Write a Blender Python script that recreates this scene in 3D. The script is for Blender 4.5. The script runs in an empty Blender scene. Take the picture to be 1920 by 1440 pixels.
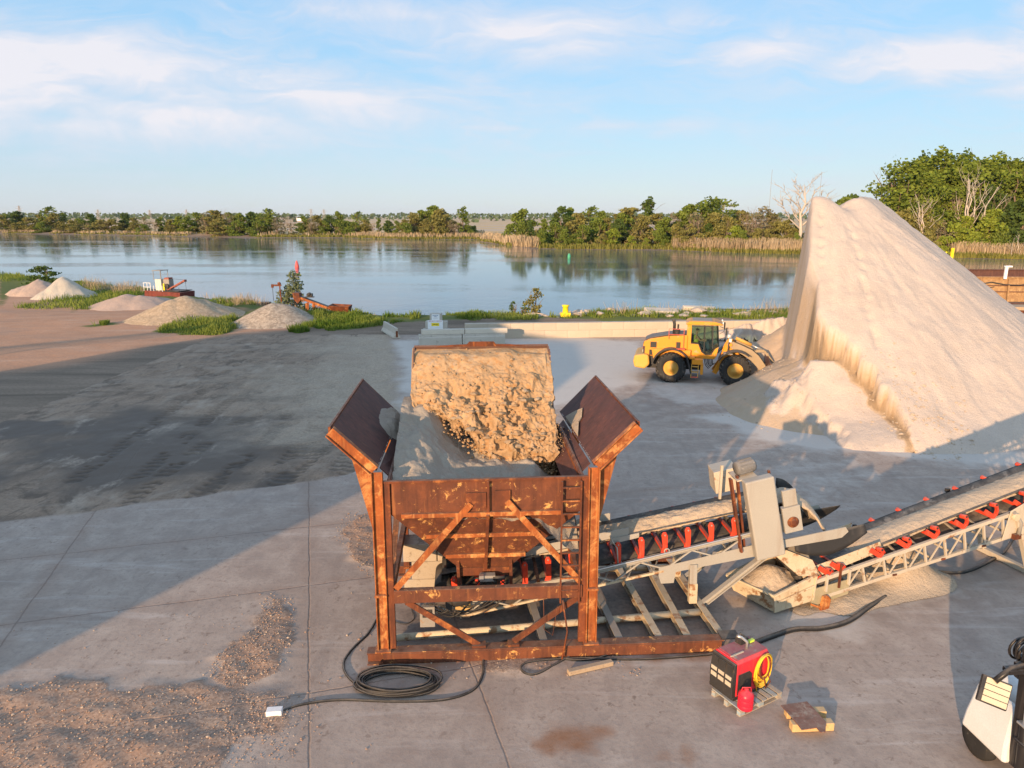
import bpy, math, random
import numpy as np
from mathutils import Vector, Matrix
R = math.radians
rng = random.Random(7)
scene = bpy.context.scene
C = scene.collection

# ---------------------------------------------------------------- camera
CAM_H = 9.5; FPX = 1350.0; PITCH = R(13.17)
cam = bpy.data.cameras.new('camera'); camo = bpy.data.objects.new('camera', cam); C.objects.link(camo)
camo.location = (0, 0, CAM_H); camo.rotation_euler = (R(90) - PITCH, 0, 0)
cam.sensor_width = 36; cam.lens = 36 * FPX / 1920; cam.clip_end = 20000; cam.clip_start = 0.1
scene.camera = camo
_cp, _sp = math.cos(PITCH), math.sin(PITCH)
def ray(u, v):
    x = (u - 960) / FPX; y = -(v - 720) / FPX
    return (x, _cp + y * _sp, -_sp + y * _cp)
def G(u, v, z=0.0):                      # where a sight line meets the level z
    d = ray(u, v); t = (z - CAM_H) / d[2]
    return (d[0] * t, d[1] * t)
def AT(u, v, Y):                         # where a sight line meets the depth Y
    d = ray(u, v); t = Y / d[1]
    return (d[0] * t, CAM_H + d[2] * t)

# ---------------------------------------------------------------- value noise (numpy)
def _hash(ix, iy, s):
    h = (ix * 374761393 + iy * 668265263 + s * 974711) & 0x7fffffff
    h = ((h ^ (h >> 13)) * 1274126177) & 0x7fffffff
    return ((h ^ (h >> 16)) & 0xffff) / 65535.0
def vnoise(x, y, s=0):
    x = np.asarray(x, float); y = np.asarray(y, float)
    ix = np.floor(x).astype(np.int64); iy = np.floor(y).astype(np.int64)
    fx = x - ix; fy = y - iy
    fx = fx * fx * (3 - 2 * fx); fy = fy * fy * (3 - 2 * fy)
    a = _hash(ix, iy, s); b = _hash(ix + 1, iy, s); c = _hash(ix, iy + 1, s); d = _hash(ix + 1, iy + 1, s)
    return (a + (b - a) * fx) * (1 - fy) + (c + (d - c) * fx) * fy
def fbm(x, y, s=0, o=4):
    t = 0; a = 0.5; n = 0
    for i in range(o):
        t = t + a * vnoise(x * 2 ** i, y * 2 ** i, s + i * 17); n += a; a *= 0.5
    return t / n
def sst(a, b, x):
    t = np.clip((x - a) / (b - a), 0, 1); return t * t * (3 - 2 * t)

# ---------------------------------------------------------------- objects
def tag(o, label=None, cat=None, group=None, kind=None):
    if label: o['label'] = label
    if cat: o['category'] = cat
    if group: o['group'] = group
    if kind: o['kind'] = kind
    return o
def thing(name, label, cat, loc=(0, 0, 0), rz=0.0, group=None):
    o = bpy.data.objects.new(name, None); C.objects.link(o)
    o.location = loc; o.rotation_euler = (0, 0, rz); o.empty_display_size = 0.2
    return tag(o, label, cat, group)
def children(o): return [c for c in o.children]
def copy_tree(o, parent=None):
    c = o.copy(); C.objects.link(c)
    if parent is not None:
        c.parent = parent; c.matrix_parent_inverse = o.matrix_parent_inverse.copy()
    for ch in list(o.children): copy_tree(ch, c)
    return c

class MB:
    def __init__(s): s.V = []; s.F = []; s.M = []; s.S = []
    def add(s, vs, fs, m=0, smooth=False):
        n = len(s.V); s.V += [tuple(v) for v in vs]
        for f in fs: s.F.append(tuple(i + n for i in f)); s.M.append(m); s.S.append(smooth)
        return s
    def box(s, c, d, rz=0.0, m=0, rot=None):
        hx, hy, hz = d[0] / 2, d[1] / 2, d[2] / 2
        M = rot if rot is not None else Matrix.Rotation(rz, 3, 'Z')
        vs = [Vector(c) + M @ Vector((x * hx, y * hy, z * hz)) for x, y, z in
              ((-1,-1,-1),(1,-1,-1),(1,1,-1),(-1,1,-1),(-1,-1,1),(1,-1,1),(1,1,1),(-1,1,1))]
        return s.add(vs, ((0,3,2,1),(4,5,6,7),(0,1,5,4),(1,2,6,5),(2,3,7,6),(3,0,4,7)), m)
    def beam(s, a, b, w, h, m=0, up=(0, 0, 1), ext=0.0):
        a = Vector(a); b = Vector(b); d = b - a; L = d.length; d.normalize()
        u = Vector(up); x = d.cross(u)
        if x.length < 1e-4: x = d.cross(Vector((0, 1, 0)))
        x.normalize(); z = x.cross(d)
        M = Matrix((x, d, z)).transposed()
        return s.box((a + b) / 2, (w, L + 2 * ext, h), m=m, rot=M)
    def ibeam(s, a, b, w, h, t=0.02, m=0, up=(0, 0, 1)):
        a = Vector(a); b = Vector(b); d = (b - a).normalized(); u = Vector(up); x = d.cross(u)
        if x.length < 1e-4: x = d.cross(Vector((0, 1, 0)))
        x.normalize(); z = x.cross(d)
        s.beam(a + z * (h / 2 - t / 2), b + z * (h / 2 - t / 2), w, t, m, up)
        s.beam(a - z * (h / 2 - t / 2), b - z * (h / 2 - t / 2), w, t, m, up)
        return s.beam(a, b, t, h - 2 * t, m, up)
    def tube(s, pts, r, n=8, m=0, closed=False, caps=True):
        P = [Vector(p) for p in pts]; N = len(P); rings = []; prev = None
        for i in range(N):
            if closed: t = P[(i + 1) % N] - P[i - 1]
            else: t = P[min(i + 1, N - 1)] - P[max(i - 1, 0)]
            if t.length < 1e-9: t = Vector((0, 0, 1))
            t.normalize()
            if prev is None:
                x = t.cross(Vector((0, 0, 1)))
                if x.length < 1e-3: x = t.cross(Vector((0, 1, 0)))
            else:
                x = prev - t * prev.dot(t)
                if x.length < 1e-6: x = t.cross(Vector((0, 1, 0)))
            x.normalize(); prev = x; y = t.cross(x)
            rr = r[i] if hasattr(r, '__len__') else r
            rings.append([P[i] + (x * math.cos(2 * math.pi * k / n) + y * math.sin(2 * math.pi * k / n)) * rr for k in range(n)])
        vs = [v for rg in rings for v in rg]; fs = []
        for i in range(N if closed else N - 1):
            j = (i + 1) % N
            for k in range(n):
                fs.append((i * n + k, i * n + (k + 1) % n, j * n + (k + 1) % n, j * n + k))
        s.add(vs, fs, m, True)
        if caps and not closed:
            b = len(s.V) - len(vs)
            s.F.append(tuple(b + k for k in reversed(range(n)))); s.M.append(m); s.S.append(False)
            s.F.append(tuple(b + (N - 1) * n + k for k in range(n))); s.M.append(m); s.S.append(False)
        return s
    def cyl(s, a, b, r0, r1=None, n=16, m=0):
        return s.tube([a, b], [r0, r0 if r1 is None else r1], n, m)
    def lathe(s, prof, o, ax, n=24, m=0, smooth=True):
        ax = Vector(ax).normalized(); x = ax.cross(Vector((0, 0, 1)))
        if x.length < 1e-3: x = ax.cross(Vector((0, 1, 0)))
        x.normalize(); y = ax.cross(x); o = Vector(o); vs = []; fs = []
        for r, z in prof:
            for k in range(n):
                a = 2 * math.pi * k / n
                vs.append(o + ax * z + (x * math.cos(a) + y * math.sin(a)) * r)
        for i in range(len(prof) - 1):
            for k in range(n):
                fs.append((i * n + k, i * n + (k + 1) % n, (i + 1) * n + (k + 1) % n, (i + 1) * n + k))
        s.add(vs, fs, m, smooth)
        return s
    def prism(s, poly, o, ux, uy, depth, m=0):
        """polygon in the (ux,uy) plane at o, extruded by the vector depth"""
        o = Vector(o); ux = Vector(ux); uy = Vector(uy); dp = Vector(depth); n = len(poly)
        a = [o + ux * p[0] + uy * p[1] for p in poly]; b = [p + dp for p in a]
        fs = [tuple(reversed(range(n))), tuple(range(n, 2 * n))] + [(i, (i + 1) % n, n + (i + 1) % n, n + i) for i in range(n)]
        return s.add(a + b, fs, m)
    def plate(s, quad, th, m=0):
        q = [Vector(p) for p in quad]
        nrm = (q[1] - q[0]).cross(q[2] - q[0]).normalized() * th
        n = len(q); vs = q + [p - nrm for p in q]
        fs = [tuple(range(n)), tuple(reversed(range(n, 2 * n)))] + [(i, n + i, n + (i + 1) % n, (i + 1) % n) for i in range(n)]
        return s.add(vs, fs, m)
    def grid(s, P, m=0, smooth=True):
        ny, nx = P.shape[:2]; vs = P.reshape(-1, 3).tolist()
        fs = [(j * nx + i, j * nx + i + 1, (j + 1) * nx + i + 1, (j + 1) * nx + i) for j in range(ny - 1) for i in range(nx - 1)]
        return s.add(vs, fs, m, smooth)
    def stone(s, c, r, rg, m=0, flat=0.7):
        """a small angular stone"""
        a = rg.uniform(0, 6.28); vs = []
        for z, k, rr in ((-0.5, 4, 0.75), (0.15, 5, 1.0), (0.7, 3, 0.5)):
            for i in range(k):
                t = a + 6.283 * i / k + rg.uniform(-.3, .3); q = rr * rg.uniform(.7, 1.15) * r
                vs.append((c[0] + q * math.cos(t), c[1] + q * math.sin(t), c[2] + z * r * flat * rg.uniform(.8, 1.2)))
        fs = [(3,2,1,0),(9,10,11)]
        for i in range(4):
            fs.append((i, (i + 1) % 4, 4 + (i + 1) % 5, 4 + i))
        fs.append((0, 4, 8))
        for i in range(5):
            j = (i * 3) // 5; j2 = ((i + 1) * 3) // 5
            if j2 == j: fs.append((4 + i, 4 + (i + 1) % 5, 9 + j % 3))
            else: fs.append((4 + i, 4 + (i + 1) % 5, 9 + j2 % 3, 9 + j % 3))
        return s.add(vs, fs, m)
    def build(s, name, mats, parent=None, bevel=0.0, loc=None):
        me = bpy.data.meshes.new(name); me.from_pydata([tuple(v) for v in s.V], [], s.F)
        for m in (mats if isinstance(mats, (list, tuple)) else [mats]): me.materials.append(m)
        me.polygons.foreach_set('material_index', s.M); me.polygons.foreach_set('use_smooth', s.S)
        me.update(); o = bpy.data.objects.new(name, me); C.objects.link(o)
        if parent is not None: o.parent = parent
        if loc: o.location = loc
        if bevel:
            b = o.modifiers.new('bevel', 'BEVEL'); b.width = bevel; b.segments = 2; b.limit_method = 'ANGLE'; b.angle_limit = R(40)
        return o

def np_mesh(name, X, Y, Z, mat, attrs=None, mask=None, parent=None):
    """grid arrays -> one smooth mesh, with optional per-vertex float attributes"""
    ny, nx = X.shape
    co = np.stack([X, Y, Z], -1).reshape(-1, 3).astype(np.float32)
    j, i = np.meshgrid(np.arange(ny - 1), np.arange(nx - 1), indexing='ij')
    q = np.stack([j * nx + i, j * nx + i + 1, (j + 1) * nx + i + 1, (j + 1) * nx + i], -1).reshape(-1, 4)
    if mask is not None:
        mk = mask.reshape(-1); q = q[mk[q].all(1)]
    me = bpy.data.meshes.new(name)
    me.vertices.add(len(co)); me.vertices.foreach_set('co', co.ravel())
    me.loops.add(q.size); me.loops.foreach_set('vertex_index', q.ravel().astype(np.int32))
    me.polygons.add(len(q)); me.polygons.foreach_set('loop_start', np.arange(0, q.size, 4, dtype=np.int32))
    me.polygons.foreach_set('loop_total', np.full(len(q), 4, dtype=np.int32))
    me.update(calc_edges=True); me.polygons.foreach_set('use_smooth', np.ones(len(q), dtype=bool))
    for k, a in (attrs or {}).items():
        at = me.attributes.new(k, 'FLOAT', 'POINT'); at.data.foreach_set('value', a.reshape(-1).astype(np.float32))
    me.materials.append(mat); o = bpy.data.objects.new(name, me); C.objects.link(o)
    if parent is not None: o.parent = parent
    return o

# ---------------------------------------------------------------- node helper
class NT:
    def __init__(s, name, world=False):
        if world:
            s.m = bpy.data.worlds.new(name); s.m.use_nodes = True
        else:
            s.m = bpy.data.materials.new(name); s.m.use_nodes = True
        s.t = s.m.node_tree; s.t.nodes.clear(); s.l = s.t.links
    def n(s, typ, ins=None, **kw):
        nd = s.t.nodes.new(typ)
        for k, v in kw.items(): setattr(nd, k, v)
        for k, v in (ins or {}).items(): s.set(nd.inputs[k], v)
        return nd
    def set(s, sock, v):
        if isinstance(v, bpy.types.NodeSocket): s.l.new(v, sock)
        elif isinstance(v, bpy.types.Node): s.l.new(v.outputs[0], sock)
        elif hasattr(v, '__len__'):
            v = tuple(v)
            if len(v) == 3 and sock.type == 'RGBA': v = v + (1,)
            sock.default_value = v
        else: sock.default_value = v
    def pos(s): return s.n('ShaderNodeNewGeometry').outputs['Position']
    def obj(s): return s.n('ShaderNodeTexCoord').outputs['Object']
    def noise(s, vec, scale, detail=4, rough=.55, dist=0.0, col=False):
        nd = s.n('ShaderNodeTexNoise', {'Vector': vec, 'Scale': scale, 'Detail': detail, 'Roughness': rough, 'Distortion': dist})
        return nd.outputs['Color' if col else 'Fac']
    def voro(s, vec, scale, feature='F1', out='Distance', rnd=1.0):
        nd = s.n('ShaderNodeTexVoronoi', {'Vector': vec, 'Scale': scale, 'Randomness': rnd}, feature=feature); return nd.outputs[out]
    def mapv(s, vec, scale=(1, 1, 1), rot=(0, 0, 0), loc=(0, 0, 0)):
        return s.n('ShaderNodeMapping', {'Vector': vec, 'Scale': scale, 'Rotation': rot, 'Location': loc}).outputs[0]
    def ramp(s, fac, stops, interp='LINEAR'):
        nd = s.n('ShaderNodeValToRGB', {'Fac': fac}); cr = nd.color_ramp; cr.interpolation = interp
        while len(cr.elements) < len(stops): cr.elements.new(0.5)
        for e, (p, c) in zip(cr.elements, stops):
            e.position = p; e.color = (c, c, c, 1) if not hasattr(c, '__len__') else tuple(c) + (1,)
        return nd.outputs[0]
    def mix(s, f, a, b, mode='MIX'):
        nd = s.n('ShaderNodeMix', data_type='RGBA', blend_type=mode)
        s.set(nd.inputs[0], f); s.set(nd.inputs[6], a); s.set(nd.inputs[7], b); return nd.outputs[2]
    def math(s, op, a, b=0.0, c=0.0, clamp=False):
        nd = s.n('ShaderNodeMath', operation=op, use_clamp=clamp); s.set(nd.inputs[0], a); s.set(nd.inputs[1], b); s.set(nd.inputs[2], c); return nd.outputs[0]
    def mr(s, v, a, b, c=0.0, d=1.0):
        return s.n('ShaderNodeMapRange', {'Value': v, 'From Min': a, 'From Max': b, 'To Min': c, 'To Max': d}).outputs[0]
    def attr(s, name): return s.n('ShaderNodeAttribute', attribute_name=name).outputs['Fac']
    def sep(s, v): return s.n('ShaderNodeSeparateXYZ', {0: v}).outputs
    def bump(s, h, strength=.5, dist=.02, normal=None):
        d = {'Height': h, 'Strength': strength, 'Distance': dist}
        if normal is not None: d['Normal'] = normal
        return s.n('ShaderNodeBump', d).outputs[0]
    def out(s, col, rough=.8, metal=0.0, normal=None, spec=.3, **kw):
        d = {'Base Color': col, 'Roughness': rough, 'Metallic': metal, 'Specular IOR Level': spec}; d.update(kw)
        if normal is not None: d['Normal'] = normal
        b = s.n('ShaderNodeBsdfPrincipled', d); o = s.n('ShaderNodeOutputMaterial', {'Surface': b.outputs[0]}); return s.m

def dusty(t, c, amt):
    """sand dust settled on whatever faces up"""
    if not amt: return c
    nz = t.sep(t.n('ShaderNodeNewGeometry').outputs['Normal'])[2]; n = t.noise(t.obj(), 3.5, 6, .7)
    f = t.math('MULTIPLY', t.mr(nz, .45, .95), t.mr(n, .30, .62, .15, 1)); return t.mix(t.math('MULTIPLY', f, amt), c, (.46, .385, .30))
def worn(name, base, dark=None, patch=None, scale=3.0, amt=.5, rough=.6, metal=0.0, bump=.3, grain=40, patch_at=.62, spec=.3, dust=.32):
    """paint, steel, rubber, wood: base with slow darkening, fine grain, and patches (rust, dust, chips)"""
    t = NT(name); p = t.obj()
    dark = dark or tuple(c * .6 for c in base)
    rnd = t.n('ShaderNodeObjectInfo').outputs['Random']
    n1 = t.noise(p, scale, 6, .6); n2 = t.noise(p, grain, 3, .6)
    c = t.mix(t.math('ADD', t.mr(n1, .35, .7, 0, amt), t.mr(rnd, 0, 1, -.12, .22), clamp=True), base, dark)
    c = t.mix(t.mr(n2, .3, .7, 0, .35), c, tuple(min(1, v * 1.35) for v in base))
    r = rough
    if patch:
        n3 = t.noise(t.mapv(p, loc=(3.1, 7.7, 1.3)), scale * 1.7, 8, .68)
        f = t.mr(n3, patch_at, patch_at + .07, 0, .9); c = t.mix(f, c, patch)
        st = t.noise(t.mapv(p, (scale * 3, scale * 3, scale * .25)), 1.0, 5, .6); c = t.mix(t.mr(st, .56, .74, 0, .45), c, tuple(.5 * (a + b) for a, b in zip(dark, patch)))
    c = dusty(t, c, dust)
    nb = t.bump(t.math('ADD', n2, t.math('MULTIPLY', n1, 2.0)), bump, .006)
    return t.out(c, r, metal, nb, spec)
# ================================================================ light and sky
SUN_AZ = R(28); SUN_EL = R(10.3)
sl = bpy.data.lights.new('sun', 'SUN'); sl.energy = 4.75; sl.angle = R(0.55); sl.color = (1.0, 0.66, 0.38)
so = bpy.data.objects.new('sun', sl); C.objects.link(so); so.location = (-40, -60, 40)
so.rotation_euler = Vector((math.sin(SUN_AZ) * math.cos(SUN_EL), math.cos(SUN_AZ) * math.cos(SUN_EL), -math.sin(SUN_EL))).to_track_quat('-Z', 'Y').to_euler()

w = NT('World', world=True); scene.world = w.m
sky = w.n('ShaderNodeTexSky', sky_type='NISHITA', sun_disc=False, sun_elevation=SUN_EL, sun_rotation=math.pi + SUN_AZ,
          altitude=0, air_density=1.0, dust_density=0.2, ozone_density=2.2)
dirv = w.n('ShaderNodeTexCoord').outputs['Generated']
dx, dy, dz = w.sep(dirv)
dym = w.math('MAXIMUM', dy, 0.12)
a_ = w.math('DIVIDE', dx, dym); e_ = w.math('DIVIDE', dz, dym)
cv = w.n('ShaderNodeCombineXYZ', {0: a_, 1: e_, 2: 0.0}).outputs[0]
# thin streaked cloud, thicker over some parts of the sky
warp = w.noise(w.mapv(cv, (1.6, 4.5, 1)), 1.6, 4, .55, 0.5, col=True)
wv = w.n('ShaderNodeVectorMath', {0: warp, 1: (.5, .5, .5)}, operation='SUBTRACT').outputs[0]
wv = w.n('ShaderNodeVectorMath', {0: wv, 'Scale': .22}, operation='SCALE').outputs[0]
cw = w.n('ShaderNodeVectorMath', {0: cv, 1: wv}, operation='ADD').outputs[0]
n1 = w.noise(w.mapv(cw, (1.2, 4.2, 1), (0, 0, R(5))), 2.4, 9, .60, .25)
n2 = w.noise(w.mapv(cw, (1.0, 6.5, 1), (0, 0, R(-8)), (3.3, 1.7, 0)), 5.5, 6, .6, .2)
def blob(u, v, su, sv, tilt, amp):
    d = ray(u, v); ca, ce = d[0] / d[1], d[2] / d[1]
    m = w.n('ShaderNodeMapping', {'Vector': cv, 'Location': (ca, ce, 0), 'Rotation': (0, 0, tilt), 'Scale': (su, sv, 1)}, vector_type='TEXTURE').outputs[0]
    L = w.n('ShaderNodeVectorMath', {0: m}, operation='LENGTH').outputs['Value']
    return w.math('MULTIPLY', w.mr(L, 0, 1.0, 1, 0), amp)
dens = None
for b in ((-60, 100, .42, .085, R(-8), 1.1), (230, 120, .55, .085, R(-9), 1.05), (300, 210, .55, .05, R(-4), .8), (560, 175, .48, .075, R(-7), .95), (120, 235, .5, .05, R(0), .7), (1010, 65, .34, .065, R(-3), 1.0), (800, 30, .3, .035, R(-5), .7),
          (830, 165, .3, .04, R(0), .55), (1430, 95, .2, .055, R(8), .9), (1500, 50, .1, .05, R(25), .4), (1740, 120, .26, .05, R(5), 1.1), (1950, 100, .2, .07, R(12), .9), (1250, 235, .35, .025, R(2), .55), (870, 238, .25, .018, R(-2), .6), (90, 280, .3, .03, 0, .35), (1650, 235, .25, .02, 0, .35)):
    k = blob(*b); dens = k if dens is None else w.math('MAXIMUM', dens, k)
cl = w.math('ADD', w.math('MULTIPLY', w.mr(n1, .28, .72), .75), w.math('MULTIPLY', w.mr(n2, .3, .75), .25))
veil = w.math('MULTIPLY', w.mr(n2, .38, .75), w.mr(dens, .0, .7, .24, .62))
cl = w.math('MAXIMUM', w.math('SUBTRACT', w.math('ADD', cl, w.math('MULTIPLY', dens, .80)), .56), veil)
cl = w.math('MULTIPLY', w.mr(cl, 0, .62, 0, 1), .92, clamp=True)
# a clear evening sky: the model sky blended with what haze does to it, bluer overhead, pale at the horizon, warm towards the sun
grad = w.ramp(w.mr(dz, -.02, 1.0), [(.0, (2.85, 3.15, 3.55)), (.045, (2.80, 3.35, 3.95)), (.12, (2.30, 3.45, 4.45)), (.24, (1.85, 3.25, 4.70)), (.40, (1.6, 2.85, 4.6)), (1.0, (2.3, 3.1, 4.6))])
glow = w.ramp(w.mr(dy, .3, -1.0), [(0, (1, 1, 1)), (.5, (1.45, 1.27, 1.1)), (1, (2.7, 2.25, 1.8))])
grad = w.mix(1.0, grad, glow, 'MULTIPLY')
skyc = w.mix(.82, sky.outputs[0], grad)
cloudc = w.ramp(cl, [(0, (3.1, 3.6, 4.4)), (.5, (3.75, 3.8, 4.25)), (1, (4.4, 4.25, 4.45))])
skyc = w.mix(cl, skyc, cloudc)
bg = w.n('ShaderNodeBackground', {'Color': skyc, 'Strength': 0.132})
w.n('ShaderNodeOutputWorld', {'Surface': bg.outputs[0]})
scene.view_settings.view_transform = 'Standard'; scene.view_settings.look = 'None'
scene.view_settings.exposure = 0.66; scene.view_settings.gamma = 1.0

# ================================================================ plan helpers
def sdist(X, Y, pts, closed=True):
    """signed distance to a polygon (negative inside) or plain distance to a polyline"""
    P = np.array(pts, float); n = len(P); D = np.full(X.shape, 1e9); ins = np.zeros(X.shape, bool)
    for i in range(n if closed else n - 1):
        a = P[i]; b = P[(i + 1) % n]; e = b - a
        t = np.clip(((X - a[0]) * e[0] + (Y - a[1]) * e[1]) / max(1e-9, e @ e), 0, 1)
        D = np.minimum(D, np.hypot(X - a[0] - t * e[0], Y - a[1] - t * e[1]))
        if closed:
            c = ((a[1] > Y) != (b[1] > Y)) & (X < (b[0] - a[0]) * (Y - a[1]) / (b[1] - a[1] + 1e-12) + a[0])
            ins ^= c
    return np.where(ins, -D, D) if closed else D
WATER_Z = -2.0
def _line(px, z): return sorted(G(u, v, z) for u, v in px)
NEAR = [(-6000, 900), (-400, 250)] + [(-83, 119), (-62, 104), (-46, 92), (-39, 85), (-32, 80), (-22, 73.5), (-13, 69), (0, 70), (14, 71.5), (28, 73), (40, 68), (60, 66), (200, 70), (6000, 70)]
FAR = [(-6000, 900), (-500, 520)] + _line([(0, 438), (160, 440), (330, 443), (480, 446), (640, 446), (760, 449), (900, 449)], WATER_Z)
FAR += [(FAR[-1][0] + 1.5, 330)] + _line([(945, 460), (1000, 466), (1100, 468), (1240, 469), (1380, 474), (1500, 477), (1700, 482), (1920, 487)], WATER_Z) + [(260, 190), (6000, 150)]
_nx, _ny = zip(*NEAR); _fx, _fy = zip(*sorted(FAR))
def near_y(x): return np.interp(x, _nx, _ny)
def far_y(x): return np.interp(x, _fx, _fy)
def land(x, y):
    x = np.asarray(x, float); y = np.asarray(y, float)
    yn = near_y(x) + (fbm(x * .25, y * 0, 3) - .5) * 3; yf = far_y(x) + (fbm(x * .06, x * 0 + 5, 9) - .5) * 7
    z = (fbm(x * .12, y * .12, 1) - .5) * .25 * sst(58, 64, y)
    z = z + .55 * sst(yn - 9, yn - 3, y) * fbm(x * .35, y * .35, 21)
    z = z - 4.2 * sst(yn - 1.2, yn + 5, y)
    zf = -4.2 + 2.2 * sst(yf - 14, yf, y) + .9 * sst(yf, yf + 7, y) + .5 * sst(yf + 6, yf + 60, y)
    return np.where(y > (yn + yf) / 2, zf + (fbm(x * .05, y * .05, 4) - .5) * .3, z)

# ================================================================ materials of the ground
def ground_material():
    t = NT('ground'); p = t.pos(); x, y, z = t.sep(p)
    n1 = t.noise(p, .09, 5, .6); n2 = t.noise(p, .6, 6, .62); n3 = t.noise(p, 6.0, 4, .6)
    dirt = t.mix(t.mr(n1, .3, .7), (.51, .27, .155), (.39, .22, .135)); dirt = t.mix(t.mr(n2, .35, .7, 0, .6), dirt, (.53, .32, .205))
    dirt = t.mix(t.mr(n3, .45, .75, 0, .5), dirt, (.25, .165, .115))
    stk = t.noise(t.mapv(p, (.07, .42, 1), (0, 0, R(12))), 1.0, 7, .68, .8); dirt = t.mix(t.mr(stk, .52, .68, 0, .6), dirt, (.27, .21, .17)); dirt = t.mix(t.mr(stk, .46, .34, 0, .5), dirt, (.50, .35, .255))
    gy = t.mix(t.mr(stk, .35, .65), (.285, .222, .175), (.15, .12, .095)); gy = t.mix(t.mr(n3, .45, .75, 0, .5), gy, (.11, .088, .07)); gy = t.mix(1.0, gy, (1.0, .955, .88), 'MULTIPLY'); dirt = t.mix(t.attr('red'), gy, dirt)
    grass = t.mix(t.noise(p, 1.2, 5, .7), (.055, .095, .018), (.17, .17, .055))
    c = t.mix(t.mr(t.math('ADD', t.attr('grass'), t.math('MULTIPLY', t.math('SUBTRACT', n2, .5), .9)), .35, .65), dirt, grass)
    straw = t.mix(t.noise(t.mapv(p, (1, .25, 1)), .08, 6, .65), (.66, .44, .245), (.46, .35, .185))
    straw = t.mix(t.mr(t.noise(t.mapv(p, (.3, 1, 1)), .012, 4, .5), .52, .6), straw, (.50, .40, .31))
    c = t.mix(t.attr('far'), c, straw)
    mud = t.mix(n2, (.13, .10, .07), (.24, .19, .14))
    c = t.mix(t.attr('mud'), c, mud)
    nb = t.bump(t.math('ADD', n2, t.math('MULTIPLY', n3, .4)), .6, .08)
    return t.out(c, .95, 0, nb, .15)

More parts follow.
